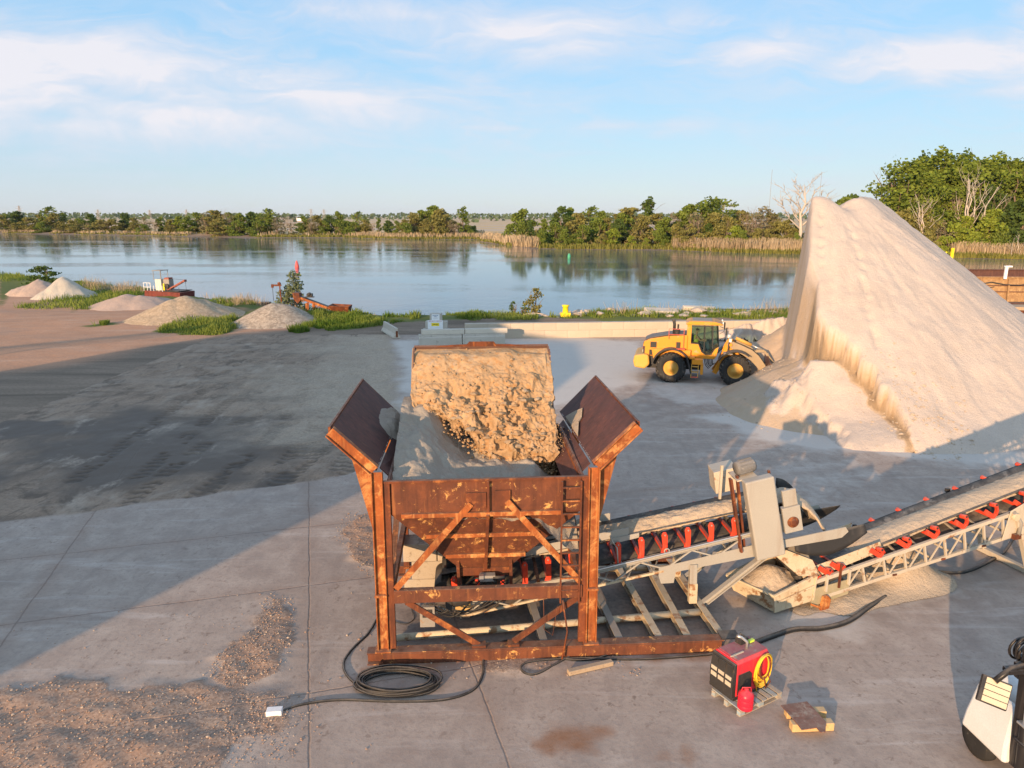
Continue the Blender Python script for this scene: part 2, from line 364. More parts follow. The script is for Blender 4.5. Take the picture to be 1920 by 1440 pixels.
JA = ((-.267, .9636, 21.85), (-.267, .9636, 18.05), (-.267, .9636, 13.5), (.9636, .267, -7.3), (.9636, .267, -.55), (.9636, .267, 2.85))
def yard_material():
    t = NT('yard'); p = t.pos(); x, y, z = t.sep(p)
    nA = t.noise(p, .22, 6, .6, .6); nB = t.noise(p, 1.3, 7, .65, .3); nC = t.noise(p, 9.0, 5, .65); nD = t.noise(p, 45, 3, .6)
    # ---- concrete
    con = t.mix(t.mr(nA, .3, .7), (.305, .238, .193), (.40, .315, .255))
    con = t.mix(t.mr(nB, .38, .66, 0, .75), con, (.465, .38, .31))
    con = t.mix(t.mr(nC, .50, .74, 0, .65), con, (.255, .21, .18))
    con = t.mix(t.mr(nD, .55, .75, 0, .35), con, (.17, .15, .135))
    drag = t.noise(t.mapv(p, (1.0, .16, 1), (0, 0, R(62))), 2.2, 6, .65, .4)
    con = t.mix(t.mr(drag, .52, .72, 0, .55), con, (.27, .215, .18))
    drg2 = t.noise(t.mapv(p, (.14, 1.0, 1), (0, 0, R(15)), (4, 4, 0)), 1.6, 7, .66, .6)
    con = t.mix(t.mr(drg2, .55, .72, 0, .5), con, (.58, .51, .45))
    flake = t.noise(t.mapv(p, loc=(9, 4, 0)), 4.5, 8, .72, .4)
    con = t.mix(t.math('MULTIPLY', t.mr(flake, .565, .64), t.mr(nA, .38, .58)), con, (.25, .19, .15))
    con = t.mix(t.mr(t.noise(t.mapv(p, loc=(2, 9, 0)), .7, 5, .6), .54, .74, 0, .65), con, (.27, .22, .185))
    jf = None
    jn = t.math('MULTIPLY', t.math('SUBTRACT', t.noise(p, 2.5, 4, .6), .5), .07)
    jn2 = t.math('MULTIPLY', t.math('SUBTRACT', t.noise(p, .25, 2, .5), .5), .25)
    for a, b, c in JA:
        d = t.n('ShaderNodeVectorMath', {0: p, 1: (a, b, 0)}, operation='DOT_PRODUCT').outputs['Value']
        d = t.math('ABSOLUTE', t.math('ADD', t.math('SUBTRACT', d, c), t.math('ADD', jn, jn2)))
        jf = d if jf is None else t.math('MINIMUM', jf, d)
    jw = t.mr(x, -1.0, 5.0, 1.0, .12)
    con = t.mix(t.math('MULTIPLY', t.mr(jf, .010, .026, .42, 0), jw), con, (.105, .07, .052))
    con = t.mix(t.math('MULTIPLY', t.mr(jf, .02, .45, .45, 0), t.mr(nB, .4, .6)), con, (.24, .15, .105))
    # ---- pale dust lying on it
    du = t.math('ADD', t.attr('dust'), t.math('MULTIPLY', t.math('SUBTRACT', nB, .5), .8))
    con = t.mix(t.mr(du, .18, .7, 0, .85), con, t.mix(nC, (.50, .455, .40), (.62, .56, .49)))
    st = t.math('ADD', t.attr('rust'), t.math('MULTIPLY', t.math('SUBTRACT', nB, .5), .9))
    con = t.mix(t.mr(st, .3, .9, 0, .75), con, (.25, .105, .04))
    dark_patch = t.math('ADD', t.attr('damp'), t.math('MULTIPLY', t.math('SUBTRACT', nC, .5), .5))
    con = t.mix(t.mr(dark_patch, .35, .9, 0, .7), con, (.10, .085, .075))
    # ---- dirt
    dl = t.noise(t.mapv(p, (1, .35, 1), (0, 0, R(-25))), 1.1, 7, .68, .5)
    dirt = t.mix(t.mr(dl, .3, .7), (.20, .148, .112), (.38, .285, .215))
    dirt = t.mix(t.mr(nC, .45, .75, 0, .6), dirt, (.115, .09, .071))
    sw = t.noise(t.mapv(p, (.55, .22, 1), (0, 0, R(30)), (3, 8, 0)), 1.0, 8, .68, 1.6); dirt = t.mix(t.mr(sw, .52, .66, 0, .7), dirt, (.33, .27, .22)); sw2 = t.noise(t.mapv(p, (.5, .3, 1), (0, 0, R(-40)), (13, 2, 0)), 1.3, 8, .7, 1.2); dirt = t.mix(t.mr(sw2, .53, .65, 0, .7), dirt, (.078, .061, .049)); stk = t.noise(t.mapv(p, (.09, .5, 1), (0, 0, R(10)), (5, 1, 0)), 1.0, 7, .7, 1.0); dirt = t.mix(t.mr(stk, .53, .68, 0, .6), dirt, (.34, .28, .23)); dirt = t.mix(t.mr(stk, .45, .33, 0, .6), dirt, (.085, .067, .054))
    dirt = t.mix(t.mr(t.attr('wet'), .2, .8), dirt, (.125, .097, .077))
    dirt = t.mix(t.mr(t.math('ADD', t.attr('red'), t.math('MULTIPLY', t.math('SUBTRACT', nB, .5), .6)), .2, .8), dirt, t.mix(nB, (.50, .27, .155), (.36, .215, .135)))
    pale = t.math('MULTIPLY', t.mr(t.noise(t.mapv(p, (1, .5, 1), (0, 0, R(-20)), (7, 2, 0)), .55, 6, .66, .3), .57, .70), t.mr(nC, .3, .55))
    dirt = t.mix(t.math('MULTIPLY', pale, .75), dirt, (.47, .40, .335))
    dirt = t.mix(t.math('MULTIPLY', t.mr(t.attr('rut'), .15, .9, 0, .5), t.mr(y, 30, 46, 1, .25)), dirt, (.06, .05, .042))
    lite = t.mr(t.math('ADD', t.attr('lite'), t.math('MULTIPLY', t.math('SUBTRACT', nB, .5), .7)), .1, .95, 0, .72); dirt = t.mix(lite, dirt, t.mix(t.mr(nC, .4, .7), (.47, .40, .32), (.30, .25, .20)))
    dirt = t.mix(1.0, dirt, (1.0, .955, .88), 'MULTIPLY')
    # ---- gravel
    vor = t.voro(p, 26, 'F1', 'Color'); vv = t.sep(vor)[0]
    grv = t.mix(vv, (.25, .158, .108), (.47, .33, .235)); grv = t.mix(t.mr(nB, .4, .7), grv, (.40, .24, .155))
    grv = t.mix(t.mr(nA, .42, .60, 0, .8), grv, t.mix(vv, (.17, .135, .11), (.33, .265, .215)))
    df = t.math('ADD', t.attr('dirt'), t.math('MULTIPLY', t.math('SUBTRACT', nB, .5), .55))
    c = t.mix(t.mr(df, .40, .62), con, dirt)
    gf = t.math('ADD', t.attr('gravel'), t.math('MULTIPLY', t.math('SUBTRACT', t.noise(p, 3.5, 6, .7), .5), 1.0))
    gmask = t.mr(gf, .38, .60); c = t.mix(gmask, c, grv)
    rough = t.mr(t.attr('wet'), 0, 1, .9, .62)
    h = t.math('ADD', t.math('MULTIPLY', nC, .5), t.math('MULTIPLY', nD, .25))
    h = t.math('ADD', h, t.math('MULTIPLY', t.math('MULTIPLY', vv, gmask), 1.4))
    h = t.math('SUBTRACT', h, t.math('MULTIPLY', t.mr(jf, .0, .03, .8, 0), jw))
    nb = t.bump(h, .55, .02)
    return t.out(c, rough, 0, nb, .25)

def lit_red(x, y): return sst(-3, 3, y - 45 - (x + 32) * 1.3 + (fbm(x * .15, y * .15, 53) - .5) * 8) * sst(-2, -6, x)  # warm sunlit tone painted into the dirt beyond the shed's shadow edge
# ================================================================ ground sheet
def axis(core0, core1, step, far0, far1, growth):
    a = list(np.arange(core0, core1 + 1e-6, step)); s = step; v = a[-1]
    while v < far1: s *= growth; v += s; a.append(v)
    s = step; v = a[0]
    while v > far0: s *= growth; v -= s; a.insert(0, v)
    return np.array(a)
_xs = axis(-60, 45, .5, -6000, 6000, 1.035)
_ys = axis(50, 130, .4, -60, 6000, 1.022)
XX, YY = np.meshgrid(_xs, _ys)
ZZ = land(XX, YY)
inyard = (XX > -23.4) & (XX < 39.4) & (YY > 4.6) & (YY < 57.4)
ZZ = np.where(inyard, ZZ - .25, ZZ - .02)
yn = near_y(XX); yf = far_y(XX); mid = (yn + yf) / 2
gr = sst(yn - 8, yn - 2, YY + (fbm(XX * .2, YY * .2, 31) - .5) * 9) * (YY < mid)
for q, s in (([(0, 575), (20, 545), (150, 560), (330, 558), (330, 548), (150, 505), (0, 500)], .9), ([(135, 585), (140, 578), (330, 556), (300, 545), (160, 555)], .8), ([(290, 622), (320, 610), (440, 598), (450, 605), (430, 622), (400, 628)], 1.0),
             ([(150, 612), (215, 604), (220, 609), (170, 614)], .8), ([(560, 610), (600, 585), (720, 600), (716, 612), (640, 618)], 1.0), ([(420, 600), (440, 585), (520, 570), (470, 600)], .6), ([(735, 605), (790, 595), (780, 615)], .25), ([(1190, 600), (1480, 598), (1480, 570), (900, 585)], .4)):
    sd = sdist(XX, YY, [G(u, v) for u, v in q]); gr = np.maximum(gr, s * sst(1.2, -.8, sd))
ZZ = np.where((YY < mid), ZZ, ZZ)
far = (YY > mid) * sst(yf + 3, yf + 12, YY)
mud = np.maximum((YY > mid) * sst(yf + 12, yf + 4, YY), (YY < mid) * sst(yn - 1, yn + 1, YY))
ground = np_mesh('ground', XX, YY, ZZ, ground_material(), {'grass': gr, 'far': far, 'mud': mud, 'red': np.where(YY > 80, 1, lit_red(XX, YY))}); tag(ground, kind='structure')

# ================================================================ yard: concrete apron, dirt, gravel
_yy = [4.0]
while _yy[-1] < 58: _yy.append(_yy[-1] + max(.055, .00011 * _yy[-1] ** 2))
_yx = np.arange(-24, 40.01, .115)
YX, YYY = np.meshgrid(_yx, np.array(_yy))
def PG(px): return [G(u, v) for u, v in px]
edge_dirt = PG([(-400, 1040), (0, 985), (200, 957), (330, 940), (500, 917), (640, 897), (705, 878), (735, 830), (752, 760), (748, 690), (738, 645), (735, 610), (300, 560), (-500, 560)])
sd = sdist(YX, YYY, edge_dirt) + (fbm(YX * .8, YYY * .8, 41) - .5) * .8
_k = 2.2 * sst(-15, -7, YX) * sst(26, 32, YYY)
dirt = sst(.55 + _k, -.75 - _k, sd + sst(-8, -2, YX) * (fbm(YX * .5, YYY * .4, 44) - .45) * 3.0)
wetp = PG([(0, 985), (330, 940), (430, 900), (500, 850), (420, 790), (250, 770), (0, 860)])
wet = sst(3.0, -3.5, sdist(YX, YYY, wetp) + (fbm(YX * .4, YYY * .4, 51) - .5) * 8)
for q in ([(430, 940), (480, 905), (540, 880), (560, 890), (500, 930)], [(0, 790), (120, 790), (130, 810), (0, 825)]):
    wet = np.maximum(wet, .9 * sst(.5, -.4, sdist(YX, YYY, PG(q)) + (fbm(YX * 1.2, YYY * 1.2, 52) - .5) * 1.2))
red = lit_red(YX, YYY)
lite = sst(-20, -9.5, YX + (fbm(YX * .25, YYY * .25, 57) - .5) * 9) * sst(25, 36, YYY + (fbm(YX * .3, YYY * .3, 58) - .5) * 12 + .5 * (YX + 10))
gravel = np.zeros_like(YX)
for q, soft, hgt in (([(-60, 1310), (0, 1297), (120, 1275), (200, 1290), (250, 1300), (370, 1283), (430, 1302), (520, 1305), (548, 1330), (530, 1365), (450, 1385), (425, 1460), (-60, 1460)], .35, .07), ([(500, 1118), (548, 1122), (543, 1200), (520, 1262), (440, 1292), (402, 1270), (405, 1235), (465, 1195), (490, 1170)], .3, .045),
                     ([(655, 965), (712, 960), (716, 1085), (690, 1075), (640, 1010)], .3, .03), ([(880, 1225), (1060, 1228), (1010, 1262), (900, 1262)], .25, .01)):
    gravel = np.maximum(gravel, sst(soft, -soft, sdist(YX, YYY, PG(q)) + (fbm(YX * 1.6, YYY * 1.6, 61) - .5) * .9) * (1.0 if hgt > .02 else .55))
dust = np.zeros_like(YX)
for q, s in (([(735, 640), (900, 620), (1200, 640), (1220, 720), (1050, 770), (880, 800), (760, 790), (745, 720)], .75), ([(1300, 780), (1420, 770), (1700, 830), (1920, 850), (1920, 880), (1700, 860), (1400, 830)], .9), ([(1180, 700), (1400, 720), (1420, 770), (1250, 760)], .6),
             ([(1420, 1150), (1560, 1100), (1740, 1070), (1780, 1110), (1700, 1130), (1480, 1175)], 1.0), ([(1380, 870), (1600, 850), (1750, 900), (1550, 960)], .3)):
    dust = np.maximum(dust, s * sst(1.0, -1.2, sdist(YX, YYY, PG(q)) + (fbm(YX * .5, YYY * .5, 71) - .5) * 2.6))
rust = np.zeros_like(YX)
for q in ([(1000, 1360), (1060, 1345), (1120, 1370), (1110, 1420), (1010, 1420)], [(690, 1240), (1350, 1215), (1350, 1232), (690, 1262)], [(1240, 1425), (1300, 1420), (1290, 1440)]):
    rust = np.maximum(rust, sst(.5, -.6, sdist(YX, YYY, PG(q)) + (fbm(YX * 2.2, YYY * 2.2, 75) - .5) * 1.1))
damp = np.zeros_like(YX)  # tone only: darker concrete under the hopper and conveyor
for q in ([(720, 1130), (1110, 1100), (1330, 1060), (1380, 1190), (1100, 1215), (720, 1225)],):
    damp = np.maximum(damp, .8 * sst(.6, -.8, sdist(YX, YYY, PG(q))))
# ruts and tyre treads pressed into the dirt
rut = np.zeros_like(YX); rz = np.zeros_like(YX)
rt = random.Random(5)
tracks = [[(640, 620), (600, 760), (520, 860), (390, 960)], [(720, 640), (700, 760), (600, 880), (540, 960)], [(740, 690), (640, 800), (560, 900)], [(400, 640), (560, 700), (700, 720)], [(380, 680), (520, 730), (720, 700)], [(200, 900), (380, 760), (520, 680), (720, 650)],
          [(20, 760), (250, 700), (500, 650), (700, 640)], [(760, 700), (640, 720), (480, 700), (300, 720)], [(730, 800), (660, 840), (600, 900), (560, 960)], [(300, 950), (380, 880), (480, 800), (640, 740)]]
for tr in tracks:
    P = PG(tr); Q = []
    for i in range(len(P) - 1):
        for k in range(8):
            f = k / 8; Q.append((P[i][0] * (1 - f) + P[i + 1][0] * f, P[i][1] * (1 - f) + P[i + 1][1] * f))
    Q = np.array(Q)
    for off in (-1.15, 1.15):
        d = np.gradient(Q, axis=0); d /= np.linalg.norm(d, axis=1, keepdims=True)
        L = Q + np.stack([-d[:, 1], d[:, 0]], 1) * off
        best = np.full(YX.shape, 9.0); sa = np.zeros_like(YX); lat = np.zeros_like(YX); acc = 0
        for i in range(len(L) - 1):
            a = L[i]; e = L[i + 1] - a; ln = math.hypot(*e)
            t_ = np.clip(((YX - a[0]) * e[0] + (YYY - a[1]) * e[1]) / (ln * ln), 0, 1)
            qx = YX - a[0] - t_ * e[0]; qy = YYY - a[1] - t_ * e[1]; dd = np.hypot(qx, qy)
            m = dd < best; best = np.where(m, dd, best); sa = np.where(m, acc + t_ * ln, sa); lat = np.where(m, (qx * -e[1] + qy * e[0]) / ln, lat); acc += ln
        band = sst(.36, .27, best) * (fbm(YX * .7, YYY * .7, 81) > .42)
        tread = .5 + .5 * np.sin(2 * math.pi * (sa / .42 + np.abs(lat) * 1.3))
        rut = np.maximum(rut, band * (.25 + .75 * (tread > .55))); rz = np.minimum(rz, -band * (.02 + .055 * tread))
rut *= sst(.3, .7, dirt)
YZ = .012 + dirt * (.03 + (fbm(YX * .9, YYY * .9, 91, 5) - .5) * .12) + rz * sst(.3, .7, dirt) + gravel * (.035 + (fbm(YX * 2.2, YYY * 2.2, 92, 4) - .5) * .13)
yard = np_mesh('yard', YX, YYY, YZ, yard_material(), {'dirt': dirt, 'wet': wet, 'red': red, 'lite': lite, 'gravel': gravel, 'dust': dust, 'rust': rust, 'damp': damp, 'rut': rut}); tag(yard, kind='structure')

# ================================================================ water
def water_material():
    t = NT('water'); p = t.pos()
    patch = t.noise(t.mapv(p, (.012, .045, 1), (0, 0, R(6))), 1.0, 5, .55, .8)
    rip = t.noise(t.mapv(p, (1, 1.0, 1)), 1.6, 3, .55); rip2 = t.noise(p, .35, 2, .5)
    st = t.mr(patch, .44, .60, .05, .36)
    nb = t.bump(t.math('ADD', rip, rip2), st, .10)
    return t.out((.085, .125, .15), .05, 0, nb, .5, IOR=1.333)
mb = MB(); mb.add([(-900, 56, WATER_Z), (900, 56, WATER_Z), (900, 620, WATER_Z), (-900, 620, WATER_Z)], [(0, 1, 2, 3)])
water = mb.build('water', water_material()); tag(water, kind='structure')

# ================================================================ the great sand pile
def sand_material(name='sand', base=(.56, .465, .385), dark=(.44, .31, .185), spec=.15):
    t = NT(name); p = t.pos()
    n1 = t.noise(p, .5, 6, .6, .4); n2 = t.noise(p, 4, 5, .6); n3 = t.noise(p, 30, 4, .7)
    n4 = t.noise(p, 11, 5, .75); c = t.mix(t.mr(n1, .35, .7), base, tuple(v * .86 for v in base)); c = t.mix(t.mr(n3, .5, .75, 0, .5), c, tuple(v * .66 for v in base)); c = t.mix(t.mr(n4, .55, .78, 0, .55), c, tuple(v * .70 for v in base))
    c = t.mix(t.mr(n2, .55, .75, 0, .3), c, tuple(min(.75, v * 1.14) for v in base))
    dk = t.math('ADD', t.attr('damp'), t.math('MULTIPLY', t.math('SUBTRACT', n2, .5), .4)); c = t.mix(t.mr(dk, .25, .9, 0, .8), c, dark); c = t.mix(t.mr(t.attr('damp'), 1.0, 1.5, 0, .85), c, tuple(v * .62 for v in dark))
    nb = t.bump(t.math('ADD', t.math('ADD', t.math('MULTIPLY', n2, .8), t.math('MULTIPLY', n3, .35)), t.math('MULTIPLY', n4, .9)), .75, .06)
    return t.out(c, .95, 0, nb, spec)
M_SAND = sand_material()
PKA = AT(1533, 366, 42.0); PKB = AT(1612, 371, 42.6)
def pile_intact(x, y):
    ax, ay, az = PKA[0], 42.0, PKA[1] + .35; bx, by, bz = PKB[0], 42.6, PKB[1] + .35
    t_ = np.clip(((x - ax) * (bx - ax) + (y - ay) * (by - ay)) / ((bx - ax) ** 2 + (by - ay) ** 2), 0, 1)
    r = np.hypot(x - ax - t_ * (bx - ax), y - ay - t_ * (by - ay)); h = az + (bz - az) * t_ - .80 * np.sqrt(r ** 2 + .22)
    h = h - .62 * np.exp(-((t_ - .52) / .22) ** 2) * np.exp(-(r / 1.0) ** 2)
    rc = sdist(x, y, [(bx, by), (bx + 3.0, by + 4.0)], closed=False); h = np.maximum(h, bz - .3 - .80 * rc)
    skirt = .55 * np.exp(-((h + .2) / 1.1) ** 2) * .5
    th = np.arctan2(y - 42.3, x - 18.6)
    return h + skirt + (fbm(x * .3, y * .3, 101) - .5) * .36 + (fbm(th * 14, r * .35, 103, 4) - .5) * .16 * sst(.5, 3, r) + (fbm(x * 2.2, y * 2.2, 102, 4) - .5) * .09
def hit(u, v):
    d = ray(u, v); t = np.linspace(20, 70, 1600); X = d[0] * t; Y = d[1] * t; Z = CAM_H + d[2] * t
    k = np.argmax(Z < np.maximum(pile_intact(X, Y), .05)); return (X[k], Y[k])
EDGE = [(PKA[0] + 9.0, 58), (PKA[0] + 5.0, 50.5), (PKA[0] + 1.6, 45.6), (PKA[0] + .25, 43.4), (PKA[0] - .32, 42.2)] + [hit(u, v) for u, v in ((1513, 485), (1530, 530), (1531, 585), (1549, 610), (1590, 632), (1611, 672), (1640, 690), (1657, 718), (1673, 742), (1694, 787), (1700, 812))]
EDGE.append((EDGE[-1][0] + .6, 24)); CUT = EDGE + [(2, 24), (2, 58)]
PX, PY = np.meshgrid(np.arange(8, 37.01, .105), np.arange(25.5, 58, .11))
I = pile_intact(PX, PY)
s0 = -sdist(PX, PY, CUT)
s = s0 + ((fbm(PX * .9, PY * .9, 111, 5) - .5) * .75 + (fbm(PX * 3.5, PY * 3.5, 122, 3) - .5) * .35) * sst(5.5, 3.5, I) + (fbm(PX * .45, PY * .45, 116, 2) - .5) * .5 * sst(3.5, 6, I)
sc = np.maximum(s, 0)
def foot(px_, slope, sd_, rough): 
    f = np.full(PX.shape, -9.0)
    for x, y, z in px_: f = np.maximum(f, z - slope * np.hypot(PX - x, PY - y))
    return f + (fbm(PX * .6, PY * .6, sd_) - .5) * rough
fan1 = foot([(17.8, 43.8, 3.8), (17.5, 42.4, 3.1), (17.6, 41.2, 2.5)], .84, 113, .5)
fan2 = foot([(17.2, 39.6, 2.6), (16.6, 38.3, 2.8), (16.2, 37.0, 3.0), (15.6, 35.8, 2.9), (15.1, 34.6, 2.6), (15.1, 33.9, 2.1), (15.4, 33.0, 1.7), (15.7, 31.8, 1.0), (15.9, 30.6, .62), (16.2, 29.6, .38)], .60, 114, .28)
fan3 = foot([(14.4, 34.6, .9), (13.6, 34.2, .70), (12.9, 33.9, .5), (12.2, 33.6, .32)], .26, 115, .2)
fan = np.maximum(np.maximum(fan1, fan2), fan3)
wide_ = .25 + 2.1 * sst(5.0, 2.2, I)
slab = I - .95 * sst(.1, 2.2, I) - .06 * sc - 1.5 * np.maximum(0, sc - wide_ + (fbm(PX * 1.1, PY * 1.1, 119) - .5) * .9 * sst(.4, 2.0, I)) * sst(-.2, 1.5, I) - 1.2 * np.maximum(0, I - 3.8)
wallh = I - 8.5 * sc - 1.2 * np.minimum(sc, .35) * sst(3, 6, I)
low_ = np.maximum(fan, slab)
cutH = np.minimum(I - np.minimum(sc, .2) * .5, np.maximum(wallh, low_)); cutH = np.where(s > .25, np.maximum(cutH, np.where(I < 3.2, fan, -9)), cutH)
H = np.where(s > 0, cutH, I)
H += (fbm(PX * 4, PY * 4, 120, 3) - .5) * .05
# footprints up the slope
for a, b, n in (((1541, 392), (1541, 505), 6), ((1592, 417), (1622, 510), 5), ((1622, 520), (1632, 600), 5), ((1633, 612), (1646, 650), 3)):
    for k in range(n):
        f = (k + .5) / n; hx, hy = hit(a[0] + (b[0] - a[0]) * f + rng.uniform(-3, 3), a[1] + (b[1] - a[1]) * f)
        r2 = (PX - hx) ** 2 + ((PY - hy) * .8) ** 2; H = H - .13 * np.exp(-r2 / .030)
H = np.maximum(H, -.12 + .02 * PX * 0)
isfan = sst(-.15, .25, fan - np.maximum(slab, wallh)) * sst(0, .2, s); iswall = sst(.02, .15, s) * sst(-.1, .4, wallh - low_)
pd = np.maximum(isfan * (.55 + .4 * fbm(PX * .5, PY * .5, 117)), iswall * (.45 + .5 * fbm(PX * .5, PY * 1.5, 118)))
pd = np.maximum(pd, (1.15 + .7 * fbm(PX * 2.5, PY * 2.5, 123)) * sst(.0, .08, s) * sst(.60, .25, s) * sst(7.5, 5.5, I))
pd = np.maximum(pd, .35 * sst(.52, .7, fbm(PX * .4, PY * .4, 121)) * sst(5, 2, I))
pile = np_mesh('sand_pile', PX, PY, H, M_SAND, {'damp': pd}, mask=(H > -.10))
tag(pile, 'huge pale sand stockpile taller than the loader digging into its cut left side', 'sand pile')
# ================================================================ materials for machines
def rust_mat(name, dark=(.075, .026, .015), mid=(.22, .060, .020), hot=(.52, .18, .042), hot_at=.55, pale=None, rough=.78, streak=(1, 1, 1), dust=.25):
    t = NT(name); p = t.obj()
    n1 = t.noise(p, 1.7, 7, .65, .4); n2 = t.noise(p, 9, 6, .7, .3); n3 = t.noise(p, 60, 3, .6)
    c = t.mix(t.mr(n1, .32, .62), dark, mid); c = t.mix(t.mr(n2, .45, .75, 0, .6), c, tuple(v * .5 for v in mid))
    h = t.noise(t.mapv(p, streak, loc=(5, 2, 8)), 2.6, 8, .72, .5); c = t.mix(t.mr(h, hot_at, hot_at + .12, 0, .9), c, hot)
    c = t.mix(t.mr(n3, .5, .8, 0, .35), c, dark)
    run = t.noise(t.mapv(p, (5, 5, .45)), 1.0, 6, .65, .3); c = t.mix(t.mr(run, .50, .66, 0, .7), c, tuple(v * .75 for v in dark)); run2 = t.noise(t.mapv(p, (7, 7, .5), loc=(4, 4, 4)), 1.0, 5, .6); c = t.mix(t.mr(run2, .58, .70, 0, .55), c, hot)
    rnd = t.n('ShaderNodeObjectInfo').outputs['Random']; c = t.mix(t.mr(rnd, 0, 1, 0, .38), c, dark)
    if pale:
        k = t.noise(t.mapv(p, loc=(1, 9, 4)), 3.6, 9, .75, .6); c = t.mix(t.mr(k, .575, .64, 0, .9), c, pale)
    c = dusty(t, c, dust)
    nb = t.bump(t.math('ADD', n2, t.math('MULTIPLY', n3, .4)), .35, .006)
    return t.out(c, rough, 0, nb, .3)
M_RUST = rust_mat('rust'); M_RUSTHOT = rust_mat('rust_orange', (.17, .045, .015), (.42, .12, .026), (.68, .33, .11), .50)
M_RUSTFLAKE = rust_mat('rust_flaking', (.085, .03, .018), (.19, .06, .025), (.40, .15, .045), .6, pale=(.66, .34, .105))
M_PLATE = rust_mat('worn_plate', (.060, .026, .021), (.13, .046, .034), (.20, .075, .04), .62, pale=None, dust=.05, rough=.72, streak=(.3, 1.5, 1.5))
M_TAN = worn('tan_paint', (.47, .41, .32), (.36, .30, .22), (.26, .105, .035), 1.6, .5, .6, patch_at=.60)
M_TANRUST = worn('rusty_tan_paint', (.50, .42, .29), (.36, .26, .15), (.24, .10, .035), 1.9, .6, .7, patch_at=.53)
M_GREY = worn('grey_paint', (.33, .31, .27), (.26, .24, .205), (.22, .115, .055), 1.3, .35, .5, patch_at=.68)
M_DUSTGREY = worn('dusty_steel', (.27, .25, .22), (.17, .155, .14), (.30, .20, .13), 2.5, .6, .75, patch_at=.6)
M_RUBBER = worn('black_rubber', (.022, .021, .021), (.012, .012, .012), (.16, .14, .12), 1.6, .5, .62, patch_at=.66)
M_BELT = worn('belt_rubber', (.03, .029, .028), (.016, .016, .016), (.24, .205, .165), 1.1, .5, .7, patch_at=.56)
M_CABLE = worn('cable_black', (.016, .016, .017), (.01, .01, .01), (.10, .09, .08), 4, .4, .5, patch_at=.7)
M_RED = worn('red_paint', (.62, .055, .022), (.36, .035, .02), (.36, .27, .20), 6, .5, .5, patch_at=.66)
M_STEEL = worn('bright_steel', (.55, .54, .52), (.36, .35, .34), None, 5, .4, .35, metal=.7)
M_DARK = worn('dark_steel', (.035, .033, .032), (.02, .02, .02), (.13, .09, .06), 3, .5, .6, patch_at=.63)
M_WHITE = worn('white_paint', (.80, .79, .77), (.68, .66, .62), None, 2, .35, .35)
M_CONC = worn('cast_concrete', (.47, .43, .37), (.36, .325, .28), (.25, .215, .18), 1.1, .6, .9, bump=.5, patch_at=.64)
M_CONCLT = worn('pale_concrete', (.54, .485, .40), (.43, .375, .31), (.31, .26, .205), 1.0, .6, .9, bump=.5, patch_at=.66)
M_WOOD = worn('weathered_wood', (.40, .30, .20), (.24, .17, .11), (.16, .11, .075), 5, .6, .85, grain=22)
M_WOODLT = worn('raw_wood', (.55, .37, .17), (.40, .26, .12), None, 6, .6, .8, grain=18)
def seam_mat():
    t = NT('weld_seam'); n = t.noise(t.obj(), 9, 4, .7); return t.out(t.mix(t.mr(n, .50, .56), (.09, .035, .028), (.50, .44, .38)), .8)
M_SEAM = seam_mat()
M_SANDY = sand_material('loose_sand', (.52, .41, .295), (.38, .27, .165))
M_GREYSAND = sand_material('grey_sand', (.42, .36, .29), (.27, .225, .175))  # darker and greyer than the loose sand

